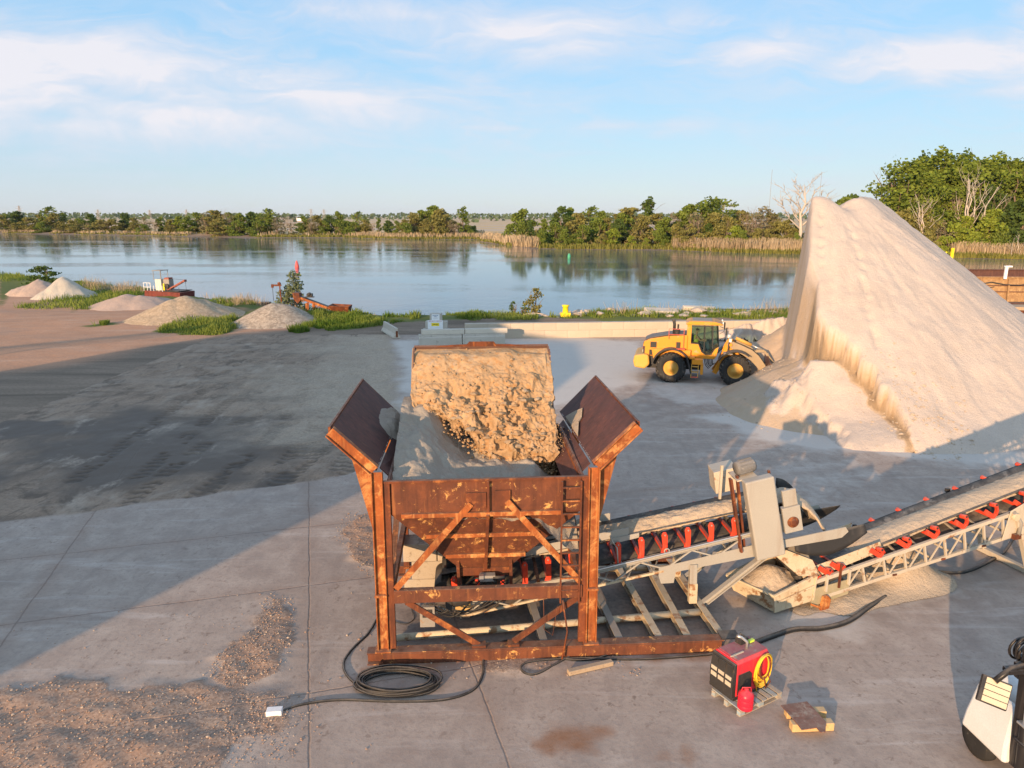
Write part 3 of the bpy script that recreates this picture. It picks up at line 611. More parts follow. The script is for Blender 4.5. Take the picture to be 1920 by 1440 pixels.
# ================================================================ the rusty feed hopper
HYAW = R(3.7); HO = Vector((-.527, 14.091, 0))
def HW(x, y, z=0.0):
    c, s_ = math.cos(HYAW), math.sin(HYAW); return Vector((HO.x + x * c - y * s_, HO.y + x * s_ + y * c, z))
hop = thing('feed_hopper', 'tall rusty steel feed hopper with two flared wings and a ladder, standing on skid beams', 'hopper', HO, HYAW)
for sx in (-1, 1):
    # bent wing post: an open channel facing the camera
    m = MB(); bend = Vector((sx * 2.25, 0, 4.38)); tip = Vector((sx * 3.15, 0, 5.27)); foot = Vector((sx * 2.27, 0, .3))
    mid = Vector((sx * 2.265, 0, 1.62))
    m.ibeam(foot, bend + Vector((0, 0, -.0)), .16, .24, .025, 0, (1, 0, 0))
    m.beam(foot + Vector((0, 0, .02)), foot + Vector((0, 0, .0)), .3, .3, 0, (1, 0, 0))
    d = (tip - bend).normalized(); up = Vector((-d.z, 0, d.x)) if sx > 0 else Vector((d.z, 0, -d.x))
    m.ibeam(bend + d * .06, tip, .16, .24, .025, 0, tuple(up))
    m.box((sx * 2.27, -.005, .32), (.34, .3, .03)); m.box((sx * 2.27, -.015, 1.62), (.26, .18, .05))
    m.build('wing_post', M_RUSTHOT, hop, .006)
    m = MB(); m.beam((sx * 2.07, .03, .33), (sx * 2.07, .03, 4.15), .15, .12, 0, (0, 1, 0)); m.build('inner_post', M_RUST, hop, .006)
    # wing plate, its rim and stiffeners
    Y1 = 5.55
    q = [(sx * 2.25, .09, 4.40), (sx * 2.25, Y1, 4.05), (sx * 3.22, Y1, 5.06), (sx * 3.15, .09, 5.29)]
    if sx < 0: q = q[::-1]
    m = MB(); nu, nv = 2, 2; m.plate(q, -.03)
    m.build('wing_plate', M_PLATE, hop)
    m = MB()
    m.beam((sx * 3.17, .08, 5.26), (sx * 3.25, Y1, 5.03), .05, .16, 0); m.beam((sx * 2.27, Y1 + .02, 4.03), (sx * 3.25, Y1 + .02, 5.05), .05, .12, 0, (0, 1, 0))
    m.build('wing_rim', M_RUST, hop, .005)
    for yy in (1.2, 2.4, 3.6, 4.8): m = MB(); m.beam((sx * 2.36, yy, 4.33 - .06 * yy / 2 - .05), (sx * 3.18, yy, 5.20 - .04 * yy - .06), .06, .12, 0, (0, 1, 0)); m.build('stiffener', M_RUST, hop)
    for yy, dz in ((.12, 0), (3.9, -.24)): m = MB(); m.prism([(sx * 2.80, 4.82 + dz), (sx * 2.36, 4.45 + dz), (sx * 2.36, 2.9)], (0, yy, 0), (1, 0, 0), (0, 0, 1), (0, .02, 0)); m.build('gusset', M_RUSTHOT, hop)
    # liner flap below the wing, leaning into the bin, with a pale weld seam
    m = MB(); q = [(sx * 2.22, .35, 4.36), (sx * 1.72, .5, 3.75), (sx * 1.72, 4.0, 3.75), (sx * 2.22, 4.6, 4.10)]
    if sx > 0: q = q[::-1]
    m.plate(q, .02); m.build('liner_flap', M_PLATE, hop)
    m = MB(); m.beam((sx * 2.275, .25, 4.40), (sx * 2.275, 5.3, 4.085), .03, .015); m.build('weld_seam', M_SEAM, hop)
# bin walls
TOP, MID, OUT = 4.15, 3.43, 1.77
def ring(x0, x1, y0, y1, z): return [(x0, y0, z), (x1, y0, z), (x1, y1, z), (x0, y1, z)]
r0, r1, r2 = ring(-2.0, 2.0, .02, 3.9, TOP), ring(-2.0, 2.0, .02, 3.9, MID), ring(-.62, .52, .8, 2.3, OUT)
def wall(i, name, mat):
    j = (i + 1) % 4; m = MB()
    m.plate([r1[i], r1[j], r0[j], r0[i]], .025); m.plate([r2[i], r2[j], r1[j], r1[i]], .025); return m.build(name, mat, hop)
wall(0, 'front_wall', M_RUSTFLAKE)
for i in (1, 2, 3): wall(i, 'bin_wall', M_RUST)
m = MB()
def fw(x, z):                              # a point on the sloping front wall
    f = (MID - z) / (MID - OUT) if z < MID else 0; return Vector((x, .02 + .78 * f - .02, z))
for z, x0, x1 in ((3.42, -1.78, 1.6), (2.82, -1.3, 1.12), (2.2, -.9, .86)):
    m = MB(); m.beam(fw(x0, z) + Vector((0, -.03, 0)), fw(x1, z) + Vector((0, -.03, 0)), .09, .09); m.build('front_rib', M_RUSTHOT, hop, .004)
m = MB(); m.beam((.03, -.035, TOP), (.03, -.035, MID), .05, .07, 0, (0, 1, 0)); m.build('centre_rib', M_RUST, hop, .004); m = MB(); m.beam(fw(.02, MID) + Vector((0, -.05, 0)), fw(-.02, OUT) + Vector((0, -.05, 0)), .07, .1, 0, (0, 1, 0))
m.build('centre_rib', M_RUST, hop, .004)
m = MB(); m.beam((-2.15, .0, TOP + .01), (2.15, .0, TOP + .03), .09, .05); m.beam((-2.0, 3.92, TOP), (2.0, 3.92, TOP), .08, .08)
m.beam((-2.03, .1, TOP), (-2.03, 3.9, TOP), .06, .06); m.beam((2.03, .1, TOP), (2.03, 3.9, TOP), .06, .06)
m.build('bin_rim', M_RUST, hop, .006)
m = MB()
for x in (-.64, .54): m.beam((x, .72, 2.0), (x + .02, .72, 1.2), .07, .07); m.beam((x, 2.3, 2.0), (x, 2.3, 1.2), .07, .07)
m.beam((-.66, .72, 1.28), (.56, .72, 1.28), .06, .08); m.box((-.05, 1.55, 1.66), (1.2, 1.5, .2))
m.build('outlet', M_RUST, hop, .004)
# hydraulic valve with its hoses under the outlet
m = MB(); m.box((.02, .62, 1.62), (.34, .16, .14), m=1); m.box((-.12, .55, 1.66), (.1, .1, .1), m=2); m.cyl((.14, .56, 1.62), (.4, .56, 1.62), .05, n=12, m=0)
rr = random.Random(9)
for k in range(8):
    x = -.2 + .06 * k; a = Vector((x, .56, 1.6)); b = Vector((x + rr.uniform(-.5, .45), rr.uniform(.6, 1.0), 1.05 + rr.uniform(0, .25)))
    c = (a + b) / 2 + Vector((rr.uniform(-.3, .3), -.12, .2 + rr.uniform(-.1, .2)))
    m.tube([a.lerp(c, f).lerp(c.lerp(b, f), f) for f in [i / 9 for i in range(10)]], .016, 6, 0)
m.tube([(-.55, .5, 1.5), (-.9, .45, 1.35), (-1.3, .5, 1.42), (-1.7, .7, 1.3)], .018, 6, 0)
m.build('hydraulic_valve', [M_DARK, M_DUSTGREY, M_STEEL], hop)
# feeder under the outlet: skirted box, drive, junction boxes and loose hoses
m = MB()
for y in (2.2,): m.plate([(-.95, y, 1.0), (1.75, y, 1.45), (1.75, y, 1.75), (-.95, y, 1.55)], .03)
m.build('feeder_skirt', M_RUBBER, hop); m = MB(); m.ibeam((-1.0, 2.3, 1.0), (1.9, 2.3, 1.5), .08, .12, .015)
for x in (-.6, .3, 1.2): m.beam((x, .98, 1.08 + .17 * x), (x, 2.3, 1.08 + .17 * x), .07, .07)
m.build('feeder_frame', M_RUST, hop); m = MB(); m.lathe([(.001, 0), (.15, 0), (.16, .05), (.16, .34), (.12, .40), (.001, .42)], (-.78, .72, 1.02), (1, 0, .15), 18); m.box((-.86, .74, 1.0), (.14, .3, .3)); m.build('feeder_motor', M_DARK, hop)
m = MB(); m.box((-1.35, .85, .62), (.34, .3, .5)); m.box((-1.35, .69, .72), (.22, .02, .2), m=1); m.build('control_box', [M_DUSTGREY, M_DARK], hop, .012)
rr = random.Random(29)
for k in range(7):
    a = Vector((-1.3 + rr.uniform(-.15, .15), .8, .9)); b = Vector((rr.uniform(-.6, 1.4), rr.uniform(.75, 1.0), rr.uniform(.9, 1.35))); m = MB(); sag = rr.uniform(.15, .5)
    m.tube([a.lerp(b, f) + Vector((0, -.05 * math.sin(math.pi * f), -sag * math.sin(math.pi * f))) for f in [i / 12 for i in range(13)]], rr.choice((.012, .016, .022)), 6); m.build('hose', M_CABLE, hop)
# frame members
for nm, a, b, w_, h_, mt in (('cross_beam', (-2.0, 0, 1.58), (2.05, 0, 1.58), .16, .30, M_RUSTFLAKE), ('cross_beam', (-2.0, 3.9, 1.58), (2.0, 3.9, 1.58), .14, .24, M_RUST),
                         ('side_beam', (-2.07, .1, 1.58), (-2.07, 3.85, 1.58), .12, .2, M_RUST), ('side_beam', (2.07, .1, 1.58), (2.07, 3.85, 1.58), .12, .2, M_RUST),
                         ('rear_post', (-2.07, 3.9, .12), (-2.07, 3.9, 4.1), .15, .15, M_RUST), ('rear_post', (2.07, 3.9, .12), (2.07, 3.9, 4.1), .15, .15, M_RUST)):
    m = MB(); m.beam(a, b, w_, h_, 0, (0, 1, 0) if 'post' in nm else (0, 0, 1)); m.build(nm, mt, hop, .02 if nm == 'cross_beam' else .008)
for a, b in (((-1.95, -.03, 1.76), (-.33, -.05, 3.66)), ((2.0, -.03, 1.8), (.42, -.05, 3.70)), ((-1.74, .02, 1.42), (-.2, -.02, .35)), ((2.0, .02, 1.42), (.56, -.02, .4)),
             ((-2.07, .15, 1.75), (-2.07, 3.7, 3.6)), ((2.07, .15, 1.75), (2.07, 3.7, 3.6)), ((-1.9, 3.9, 1.75), (-.2, 3.9, 3.4)), ((1.9, 3.9, 1.75), (.2, 3.9, 3.4))):
    m = MB(); m.beam(a, b, .13, .045, 0, (0, 1, 0)); m.beam(Vector(a) + Vector((0, .04, 0)), Vector(b) + Vector((0, .04, 0)), .03, .09, 0, (0, 1, 0)); m.build('brace', M_RUSTHOT if a[1] < 0.01 else M_RUST, hop)
for c_, d_ in (((-.22, -.02, 3.72), (.42, .03, .34)), ((.33, -.022, 3.76), (.32, .03, .34)), ((-.2, -.0, .335), (.3, .2, .06)), ((.56, 0, .335), (.25, .2, .06))): m = MB(); m.box(c_, d_); m.build('brace_plate', M_RUST, hop)
lad = MB()
for x in (1.57, 1.97): lad.beam((x, -.09, 1.33), (x, -.09, 4.12), .035, .05, 0, (0, 1, 0))
ladder = lad.build('ladder', M_RUST, hop)
for k in range(9):
    m = MB(); z = 1.62 + k * .295; m.box((1.77, -.09, z), (.40, .05, .03)); m.build('rung', M_RUSTHOT if k % 3 == 1 else M_RUST, ladder)
# skid: front beam, rear beam, cross timbers and pipes
def skid_beam(y, x0, x1, nm='skid_beam'):
    m = MB(); m.ibeam((x0, y, .15), (x1, y, .15), .26, .30, .03); m.beam((x0 + .35, y - .125, .15), (x1 - .05, y - .125, .15), .02, .235); return m.build(nm, M_RUSTFLAKE, hop, .006)
skid_beam(0, -2.62, 5.25); skid_beam(3.95, -2.3, 5.2)
m = MB(); m.box((5.42, .06, .31), (.42, .34, .02)); m.box((5.63, .06, .27), (.02, .34, .08)); m.build('end_plate', M_DARK, hop)
for xa, xb in ((3.85, 3.62), (4.5, 4.48), (5.28, 5.12), (1.25, 1.0), (2.95, 2.72)):
    m = MB(); m.ibeam((xa, .12, .2), (xb, 3.85, .2), .17, .17, .02); m.build('cross_tie', M_TANRUST if xa > 3 else M_DUSTGREY, hop, .004)
m = MB(); m.tube([(-2.1, .62, .18), (5.15, 1.25, .18)], .085, 12); m.build('cross_pipe', M_TANRUST, hop)
m = MB(); m.tube([(-1.9, 3.55, .18), (5.1, 3.55, .18)], .085, 12); m.build('cross_pipe', M_TANRUST, hop)
m = MB(); m.tube([(1.62, -.1, 1.4), (1.72, -.2, .7), (1.6, -.3, .1)], .02, 6); m.tube([(1.2, -.12, 1.45), (1.22, -.16, .75), (1.4, -.2, .62), (1.5, -.16, 1.3)], .007, 5); m.build('hanging_hose', M_RUST, hop)

# grey sand left in the bin, and the falling load
xs_ = np.linspace(-1.98, 1.98, 110); ys_ = np.linspace(.06, 4.6, 120); BX, BY = np.meshgrid(xs_, ys_)
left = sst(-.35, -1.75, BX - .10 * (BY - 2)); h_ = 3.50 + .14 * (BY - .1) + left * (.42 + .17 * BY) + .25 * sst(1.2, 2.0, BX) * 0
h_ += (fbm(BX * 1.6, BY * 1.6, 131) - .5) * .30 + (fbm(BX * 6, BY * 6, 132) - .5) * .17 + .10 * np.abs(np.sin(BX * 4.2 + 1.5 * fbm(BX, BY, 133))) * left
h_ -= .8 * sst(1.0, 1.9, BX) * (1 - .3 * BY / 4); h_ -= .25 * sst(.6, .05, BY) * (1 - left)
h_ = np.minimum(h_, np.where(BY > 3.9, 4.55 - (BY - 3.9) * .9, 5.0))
P3 = np.stack([BX, BY, h_], -1)
W = [HW(*p) for p in P3.reshape(-1, 3)]; WA = np.array([list(v) for v in W]).reshape(P3.shape)
o = np_mesh('sand_heap', WA[..., 0], WA[..., 1], WA[..., 2], M_GREYSAND, {'damp': .35 + .4 * fbm(BX, BY, 134)}); tag(o, 'shaded grey sand lying in the rusty hopper under the falling load', 'sand')
# load sliding out of the raised bucket: lumpy, stony, with a torn lower edge
U, Vv = np.meshgrid(np.linspace(-1, 1, 190), np.linspace(0, 1, 200))
low = 1 + .0 * U
prof_y = np.interp(Vv, [0, .12, .42, .60, .80, 1.0], [4.68, 4.28, 3.42, 2.90, 2.42, 2.12]); prof_z = np.interp(Vv, [0, .12, .42, .60, .80, 1.0], [6.11, 5.96, 5.20, 4.72, 4.10, 3.50])
half = np.interp(Vv, [0, .45, .62, 1.0], [1.79, 1.79, 1.64, 1.22]) + (fbm(Vv * 14, Vv * 0 + U * .6, 148, 4) - .5) * .30 * sst(.30, .55, Vv); cx = np.interp(Vv, [0, .5, 1.0], [0.0, .02, .52])
LX = cx + U * half
ln = fbm(U * 3 + 9, Vv * 4, 141); big = fbm(LX * 1.5, Vv * 6, 142); fine = fbm(LX * 5.5, Vv * 24, 143); vfine = fbm(LX * 18, Vv * 76, 144, 3)
lump = (big - .5) * .30 + (fine - .5) * .20 * sst(.15, .75, Vv) + (vfine - .5) * .085 * sst(.05, .5, Vv) + .16 * sst(.55, .85, fbm(LX * 3.2, Vv * 13, 147, 2)) * sst(.15, .4, Vv)
lump -= .20 * sst(.60, .72, fbm(LX * 2.6, Vv * 11, 149, 3)) * sst(.3, .5, Vv)
lump *= sst(0, .10, Vv) * .85 + .15; lump *= np.where(np.abs(U) > .93, .4, 1)
crown = .16 * (1 - U ** 2) * sst(0, .2, Vv)
LY = prof_y - (lump + crown) * .66; LZ = prof_z + (lump + crown) * .74
# the torn edge: the sheet ends at a different length for every x
endv = .69 + .31 * sst(-.8, .1, U) + (fbm(U * 4, U * 0 + 3, 145, 5) - .5) * .22; endv = np.minimum(endv, 1)
keep = (Vv < endv)
shrink = sst(-.10, .0, Vv - endv); LY = LY + shrink * .35
WA = np.array([list(HW(a, b, c)) for a, b, c in zip(LX.ravel(), LY.ravel(), LZ.ravel())]).reshape(LX.shape + (3,))
load = np_mesh('sand_load', WA[..., 0], WA[..., 1], WA[..., 2], None, None, mask=keep)
def load_material():
    t = NT('stony_sand'); p = t.pos(); n1 = t.noise(p, 1.6, 6, .65); n2 = t.noise(p, 9, 6, .7); v = t.sep(t.voro(p, 13, 'F1', 'Color'))[0]; v2 = t.voro(p, 13, 'F1', 'Distance')
    c = t.mix(t.mr(n1, .35, .65), (.36, .232, .125), (.43, .29, .165)); c = t.mix(t.mr(n2, .52, .78, 0, .45), c, (.20, .115, .055))
    c = t.mix(t.math('MULTIPLY', t.mr(v, .80, .86), t.mr(n1, .45, .6, 0, .7)), c, (.33, .25, .18)); c = t.mix(t.math('MULTIPLY', t.mr(v, .25, .12), .5), c, (.34, .17, .065))
    h = t.math('ADD', t.math('MULTIPLY', n2, .8), t.math('MULTIPLY', t.mr(v2, .0, .5, 1, 0), .6))
    return t.out(c, .95, 0, t.bump(h, .38, .03), .15)
M_LOAD = load_material(); load.data.materials.clear(); load.data.materials.append(M_LOAD)
load.modifiers.new('thick', 'SOLIDIFY').thickness = .07; load.modifiers['thick'].offset = 1
tag(load, 'lit tan sand and broken stone pouring out of the raised bucket into the hopper', 'sand')
st = MB(); rr = random.Random(12)
idx = np.argwhere(keep)
for k in range(420):
    j, i = idx[rr.randrange(len(idx))]
    if rr.random() > float(Vv[j, i]) * 1.6: continue
    q = WA[j, i]; r = rr.choice((.012, .016, .02, .02, .025, .03, .045)) * (1.6 if Vv[j, i] > .35 and rr.random() < .3 else 1)
    st.stone((q[0], q[1] - .02, q[2] + .02), r, rr, 0 if rr.random() < .8 else 1, 1.0)
for k in range(46):                        # bigger broken pieces riding on the lower half
    j = rr.randrange(85, 170); i = rr.randrange(25, 175)
    if not keep[j, i]: continue
    q = WA[j, i]; st.stone((q[0], q[1] - .05, q[2] + .03), rr.uniform(.06, .13), rr, rr.choice((0, 0, 1)), .55)
# stones already in the air and at the torn edge
for k in range(900):
    u = rr.uniform(-.8, 1.0); j = int(min(199, (.66 + .34 * float(sst(-.75, .15, np.array(u)))) * 199 + rr.gauss(4, 10))); j = max(60, min(199, j)); i = int((u + 1) / 2 * 189)
    q = WA[j, i]; st.stone((q[0] + rr.gauss(0, .05), q[1] + rr.gauss(-.03, .08), q[2] - abs(rr.gauss(0, .10))), rr.choice((.008, .012, .02, .03, .04)), rr, 0, .9)
for k in range(700):                       # fine spray along the right side
    f = rr.random(); q = HW(1.55 + .5 * f + rr.gauss(0, .10), 3.1 - 1.0 * f + rr.gauss(0, .12), 4.75 - 1.1 * f + rr.gauss(0, .16)); st.stone(q, rr.choice((.006, .009, .013)), rr, 0, 1)
M_STONE = worn('broken_stone', (.36, .265, .165), (.25, .175, .105), (.38, .30, .22), 9, .6, .9)
o = st.build('falling_stones', [M_LOAD, M_STONE]); tag(o, 'countless broken stones and grit tumbling down with the sand', 'stones', kind='stuff')
# crumbs of sand caught on the right wing and a heap on the left wing
m = MB(); q = [(2.27, 2.35, 4.34), (2.42, 3.2, 4.42), (2.52, 3.35, 4.50), (2.62, 3.9, 4.58), (2.50, 4.35, 4.38), (2.28, 4.6, 4.16)]
m.add([HW(a + .0, b, c + .035) for a, b, c in q] + [HW(a, b, c - .02) for a, b, c in q], [tuple(range(6)), tuple(reversed(range(6, 12)))] + [(i, 6 + i, 6 + (i + 1) % 6, (i + 1) % 6) for i in range(6)])
o = m.build('caked_sand', M_SANDY); tag(o, 'pale caked sand stuck on the lit right wing of the rusty hopper', 'sand')
gx, gy = np.meshgrid(np.linspace(-2.75, -1.85, 50), np.linspace(2.6, 5.3, 90))
surf = np.where(gx < -2.25, 4.40 - .063 * gy + (-2.25 - gx) * 1.03, 4.35 - .05 * gy - (gx + 2.25) * 1.0)
hh = surf - .02 + .55 * np.exp(-((gx + 2.18 + .06 * (gy - 3.6)) / .30) ** 2) * sst(2.6, 3.6, gy) * sst(5.3, 4.5, gy) * (.75 + .5 * (fbm(gx * 5, gy * 5, 151) - .5)) - .05
WA2 = np.array([list(HW(a, b, c)) for a, b, c in zip(gx.ravel(), gy.ravel(), hh.ravel())]).reshape(gx.shape + (3,))
o = np_mesh('sand_ridge', WA2[..., 0], WA2[..., 1], WA2[..., 2], M_GREYSAND, {'damp': .2 + .4 * fbm(gx * 3, gy * 3, 152)}, mask=(hh > surf - .045)); tag(o, 'grey ridge of sand spilled over the lower edge of the left wing', 'sand')
# concrete blocks stacked behind the hopper
M_BLOCK = worn('stained_block', (.40, .34, .26), (.30, .25, .19), (.22, .17, .12), 1.6, .6, .9, bump=.5, patch_at=.56)
k = 0
pos_words = {}
for row in range(3):
    for col in range(3 - (row == 2)):
        x = -1.62 + col * .86 + (.2 if row == 1 else 0); m = MB(); m.box((0, 0, 0), (.84, .6, .48)); o = m.build('concrete_block', M_BLOCK, None, .02)
        o.location = HW(x, 3.0, .255 + row * .485); o.rotation_euler = (0, 0, HYAW + rng.uniform(-.01, .01))
        tag(o, 'pale concrete block inside the hopper frame, %s of the %s row' % (('left end', 'middle' if row < 2 else 'right end', 'right end')[col], ('bottom', 'middle', 'top')[row]), 'block', 'concrete blocks behind the hopper frame')
# ================================================================ wheel loaders
M_YEL = worn('loader_yellow', (.66, .255, .014), (.50, .215, .025), (.40, .29, .16), 1.6, .6, .5, patch_at=.585, bump=.1)
M_YELD = worn('dusty_yellow', (.58, .31, .05), (.48, .31, .11), (.45, .36, .24), 2.2, .6, .6, patch_at=.6, bump=.1)
M_TYRE = worn('tyre_rubber', (.028, .027, .026), (.016, .016, .016), (.20, .175, .145), 2.4, .5, .8, patch_at=.60, grain=25)
M_HOOD = worn('dark_hood', (.10, .085, .075), (.07, .06, .055), (.22, .18, .14), 2.0, .5, .6, patch_at=.62)
M_ARM = worn('dusty_arm', (.32, .25, .165), (.23, .175, .115), (.45, .30, .05), 2.0, .6, .8, patch_at=.68)
M_BUCKET = worn('bucket_steel', (.12, .062, .045), (.07, .043, .036), (.36, .27, .19), 1.8, .6, .5, patch_at=.64, dust=.12)
def glass_mat(name, tint, mixf):
    t = NT(name); tr = t.n('ShaderNodeBsdfTransparent', {'Color': tint}); gl = t.n('ShaderNodeBsdfGlossy', {'Color': (.9, .95, 1, 1), 'Roughness': .03})
    fr = t.n('ShaderNodeFresnel', {'IOR': 1.5}); f = t.math('ADD', t.math('MULTIPLY', fr, .8), mixf)
    mx = t.n('ShaderNodeMixShader', {0: f, 1: tr, 2: gl}); t.n('ShaderNodeOutputMaterial', {'Surface': mx}); return t.m
M_GLASS = glass_mat('tinted_glass', (.66, .76, .70, 1), .03)
def lamp_mat(name, col): 
    t = NT(name); return t.out(col, .15, 0, None, .5)
M_LENS = lamp_mat('clear_lens', (.80, .80, .74)); M_REDLENS = lamp_mat('red_lens', (.45, .03, .02)); M_SIGNY = worn('signal_yellow', (.85, .62, .02), None, None, 3, .3, .5)
M_REDRAIL = worn('rail_red', (.66, .10, .06), None, (.40, .2, .12), 5, .4, .5)

def wheel(parent, x, y, side, kind='wheel'):
    o = bpy.data.objects.new(kind, None); C.objects.link(o); o.parent = parent; o.location = (x, y, .865)
    m = MB(); W_ = .33
    m.lathe([(.44, -W_ * .8), (.52, -W_), (.74, -W_ * 1.0), (.82, -W_ * .88), (.835, -W_ * .5), (.835, W_ * .5), (.82, W_ * .88), (.74, W_), (.52, W_), (.44, W_ * .8)], (0, 0, 0), (0, 1, 0), 40)
    for k in range(22):                     # slanted lugs, in two staggered rows
        for s_ in (-1, 1):
            a0 = 2 * math.pi * (k + .25 * (s_ + 1)) / 22; a1 = a0 + .20
            p0 = (.835 * math.cos(a0), s_ * .03, .835 * math.sin(a0)); p1 = (.825 * math.cos(a1), s_ * (W_ + .0), .825 * math.sin(a1))
            m.beam(p0, p1, .12, .085, 0, (math.cos((a0 + a1) / 2), 0, math.sin((a0 + a1) / 2)))
    m.build('tyre', M_TYRE, o)
    s = side; m = MB()
    m.lathe([(.455, s * .25), (.45, s * .17), (.38, s * .12), (.36, s * .15), (.26, s * .15), (.24, s * .22), (.14, s * .24), (.13, s * .27), (0.001, s * .27)], (0, 0, 0), (0, 1, 0), 32)
    for k in range(14):
        a = 2 * math.pi * k / 14; m.cyl((.31 * math.cos(a), s * .145, .31 * math.sin(a)), (.31 * math.cos(a), s * .175, .31 * math.sin(a)), .018, n=6)
    m.build('rim', M_YELD, o)
    return o

def arc(cx, cz, r, a0, a1, n): return [(cx + r * math.cos(a0 + (a1 - a0) * k / n), cz + r * math.sin(a0 + (a1 - a0) * k / n)) for k in range(n + 1)]
def wheel_loader(label, loc, rz, hinge_z, roll, boom_len=2.95, group=None, exhaust=True):
    L = thing('wheel_loader', label, 'wheel loader', loc, rz, group)
    XZ = dict(ux=(1, 0, 0), uy=(0, 0, 1))
    def pr(m, poly, y0, y1, mi=0): m.prism(poly, (0, y0, 0), (1, 0, 0), (0, 0, 1), (0, y1 - y0, 0), mi)
    # rear body and hood
    m = MB(); pr(m, [(-3.38, 1.45), (-3.46, 2.0), (-3.42, 2.28), (-3.05, 2.46), (-2.0, 2.66), (-.92, 2.74), (-.92, 1.42)], -.88, .88); m.build('hood', M_YEL, L, .05)
    m = MB(); pr(m, [(-3.34, 2.335), (-3.02, 2.485), (-2.0, 2.685), (-.95, 2.765), (-.95, 2.80), (-2.0, 2.73), (-3.04, 2.525), (-3.38, 2.36)], -.72, .72); m.build('hood_cover', M_HOOD, L, .03)
    m = MB(); pr(m, [(-3.90, .80), (-3.98, 1.15), (-3.92, 1.52), (-3.36, 1.60), (-3.1, 1.55), (-3.02, 1.0), (-3.3, .72)], -1.30, 1.30); m.build('counterweight', M_YELD, L, .10)
    m = MB()
    for s in (-1, 1):
        m.box((-2.86, s * .885, 2.12), (.36, .03, .34)); m.box((-2.92, s * .885, 1.66), (.34, .03, .32))
    m.box((-3.455, 0, 1.85), (.03, 1.2, .6)); m.build('grille', M_DARK, L)
    for s in (-1, 1):
        m = MB(); m.box((-3.40, s * .80, 1.80), (.10, .20, .42), m=0); m.box((-3.455, s * .80, 1.72), (.03, .14, .16), m=1); m.box((-3.455, s * .80, 1.92), (.03, .14, .12), m=2); m.build('tail_lamp', [M_DARK, M_LENS, M_REDLENS], L)
    m = MB(); m.box((-1.6, 0, 1.0), (3.2, 1.0, .7)); m.box((-2.6, 0, 1.2), (1.2, 1.7, .5)); m.cyl((-1.8, -1.0, .865), (-1.8, 1.0, .865), .26, n=12); m.cyl((1.8, -1.0, .865), (1.8, 1.0, .865), .26, n=12); m.build('chassis', M_DARK, L)
    # front frame with its boom tower
    m = MB()
    for s in (-1, 1): pr(m, [(.55, .55), (.8, .42), (1.1, .95), (2.25, .75), (2.35, 1.15), (1.95, 1.75), (1.75, 2.35), (1.45, 2.48), (1.2, 2.1), (.95, 1.25)], s * .36, s * .46)
    m.box((1.6, 0, 1.05), (1.2, .72, .6)); m.cyl((1.5, -.75, 2.25), (1.5, .75, 2.25), .09, n=12); m.build('front_frame', M_YEL, L, .015)
    # fenders
    for s in (-1, 1):
        m = MB(); o1 = arc(-1.8, .9, 1.12, R(172), R(35), 12); i1 = arc(-1.8, .9, 1.05, R(35), R(172), 12)
        pr(m, o1 + [(-.70, 1.0), (-.62, .62), (-.70, .6), (-.80, 1.0)] + i1, s * .86, s * 1.50); m.build('rear_fender', M_DARK, L)
        m = MB(); pr(m, arc(-1.8, .9, 1.04, R(165), R(30), 12) + [(-.72, 1.42), (-.72, 1.9), (-2.95, 1.9)], s * .86, s * 1.05); m.build('fender_panel', M_YEL, L, .02)
        m = MB(); pr(m, arc(1.8, .9, 1.12, R(150), R(50), 8) + arc(1.8, .9, 1.06, R(50), R(150), 8), s * .80, s * 1.48, 0); m.box((1.35, s * 1.1, 1.83), (.5, .6, .06), m=1); m.build('front_fender', [M_DARK, M_DUSTGREY], L, .01)
    # side steps, boxes and pipes
    for s in (-1, 1):
        m = MB(); m.box((-.32, s * 1.16, 1.28), (.62, .5, .30)); m.box((-.05, s * 1.18, .86), (.16, .40, .62)); m.box((-.62, s * 1.0, 1.50), (.30, .9, .10)); m.build('step_box', M_YEL, L, .02)
        m = MB()
        for x in (-.62, -.24): m.beam((x, s * 1.36, 1.14), (x - .02, s * 1.38, .36), .04, .05, 0, (0, 1, 0))
        for z, k in ((1.02, 0), (.70, 0), (.40, 1)): m.box((-.43, s * 1.37, z), (.40, .18, .04), m=k)
        m.build('step', [M_YELD, M_REDRAIL], L)
    m = MB()
    for k in range(7): m.tube([(.05 + .08 * k, -.55 - .03 * (k % 2), 1.45), (.15 + .07 * k, -.60, 1.0 + .05 * (k % 3)), (.35 + .06 * k, -.45, .75 + .06 * k)], .022, 6)
    m.build('hydraulic_hose', M_DARK, L)
    # cab
    cab = MB(); pr(cab, [(-.95, 1.38), (-.98, 2.28), (-.30, 2.25), (-.12, 1.78), (.12, 1.62), (.42, 1.64), (.60, 1.95), (.84, 2.10), (.74, 1.55), (.62, 1.38)], -.80, .80); cab = cab.build('cab', M_YEL, L, .03)
    m = MB(); m.box((-.1, 0, 1.52), (1.3, 1.4, .1)); m.box((-.45, 0, 1.85), (.5, .5, .5)); m.box((-.66, 0, 2.35), (.12, .5, .7)); m.box((.45, 0, 1.95), (.18, .3, .6)); m.tube([(.32, .2 * math.cos(a), 2.28 + .2 * math.sin(a)) for a in [i * .5236 for i in range(12)]], .02, 6, closed=True); m.build('seat', M_DARK, cab)
    m = MB()
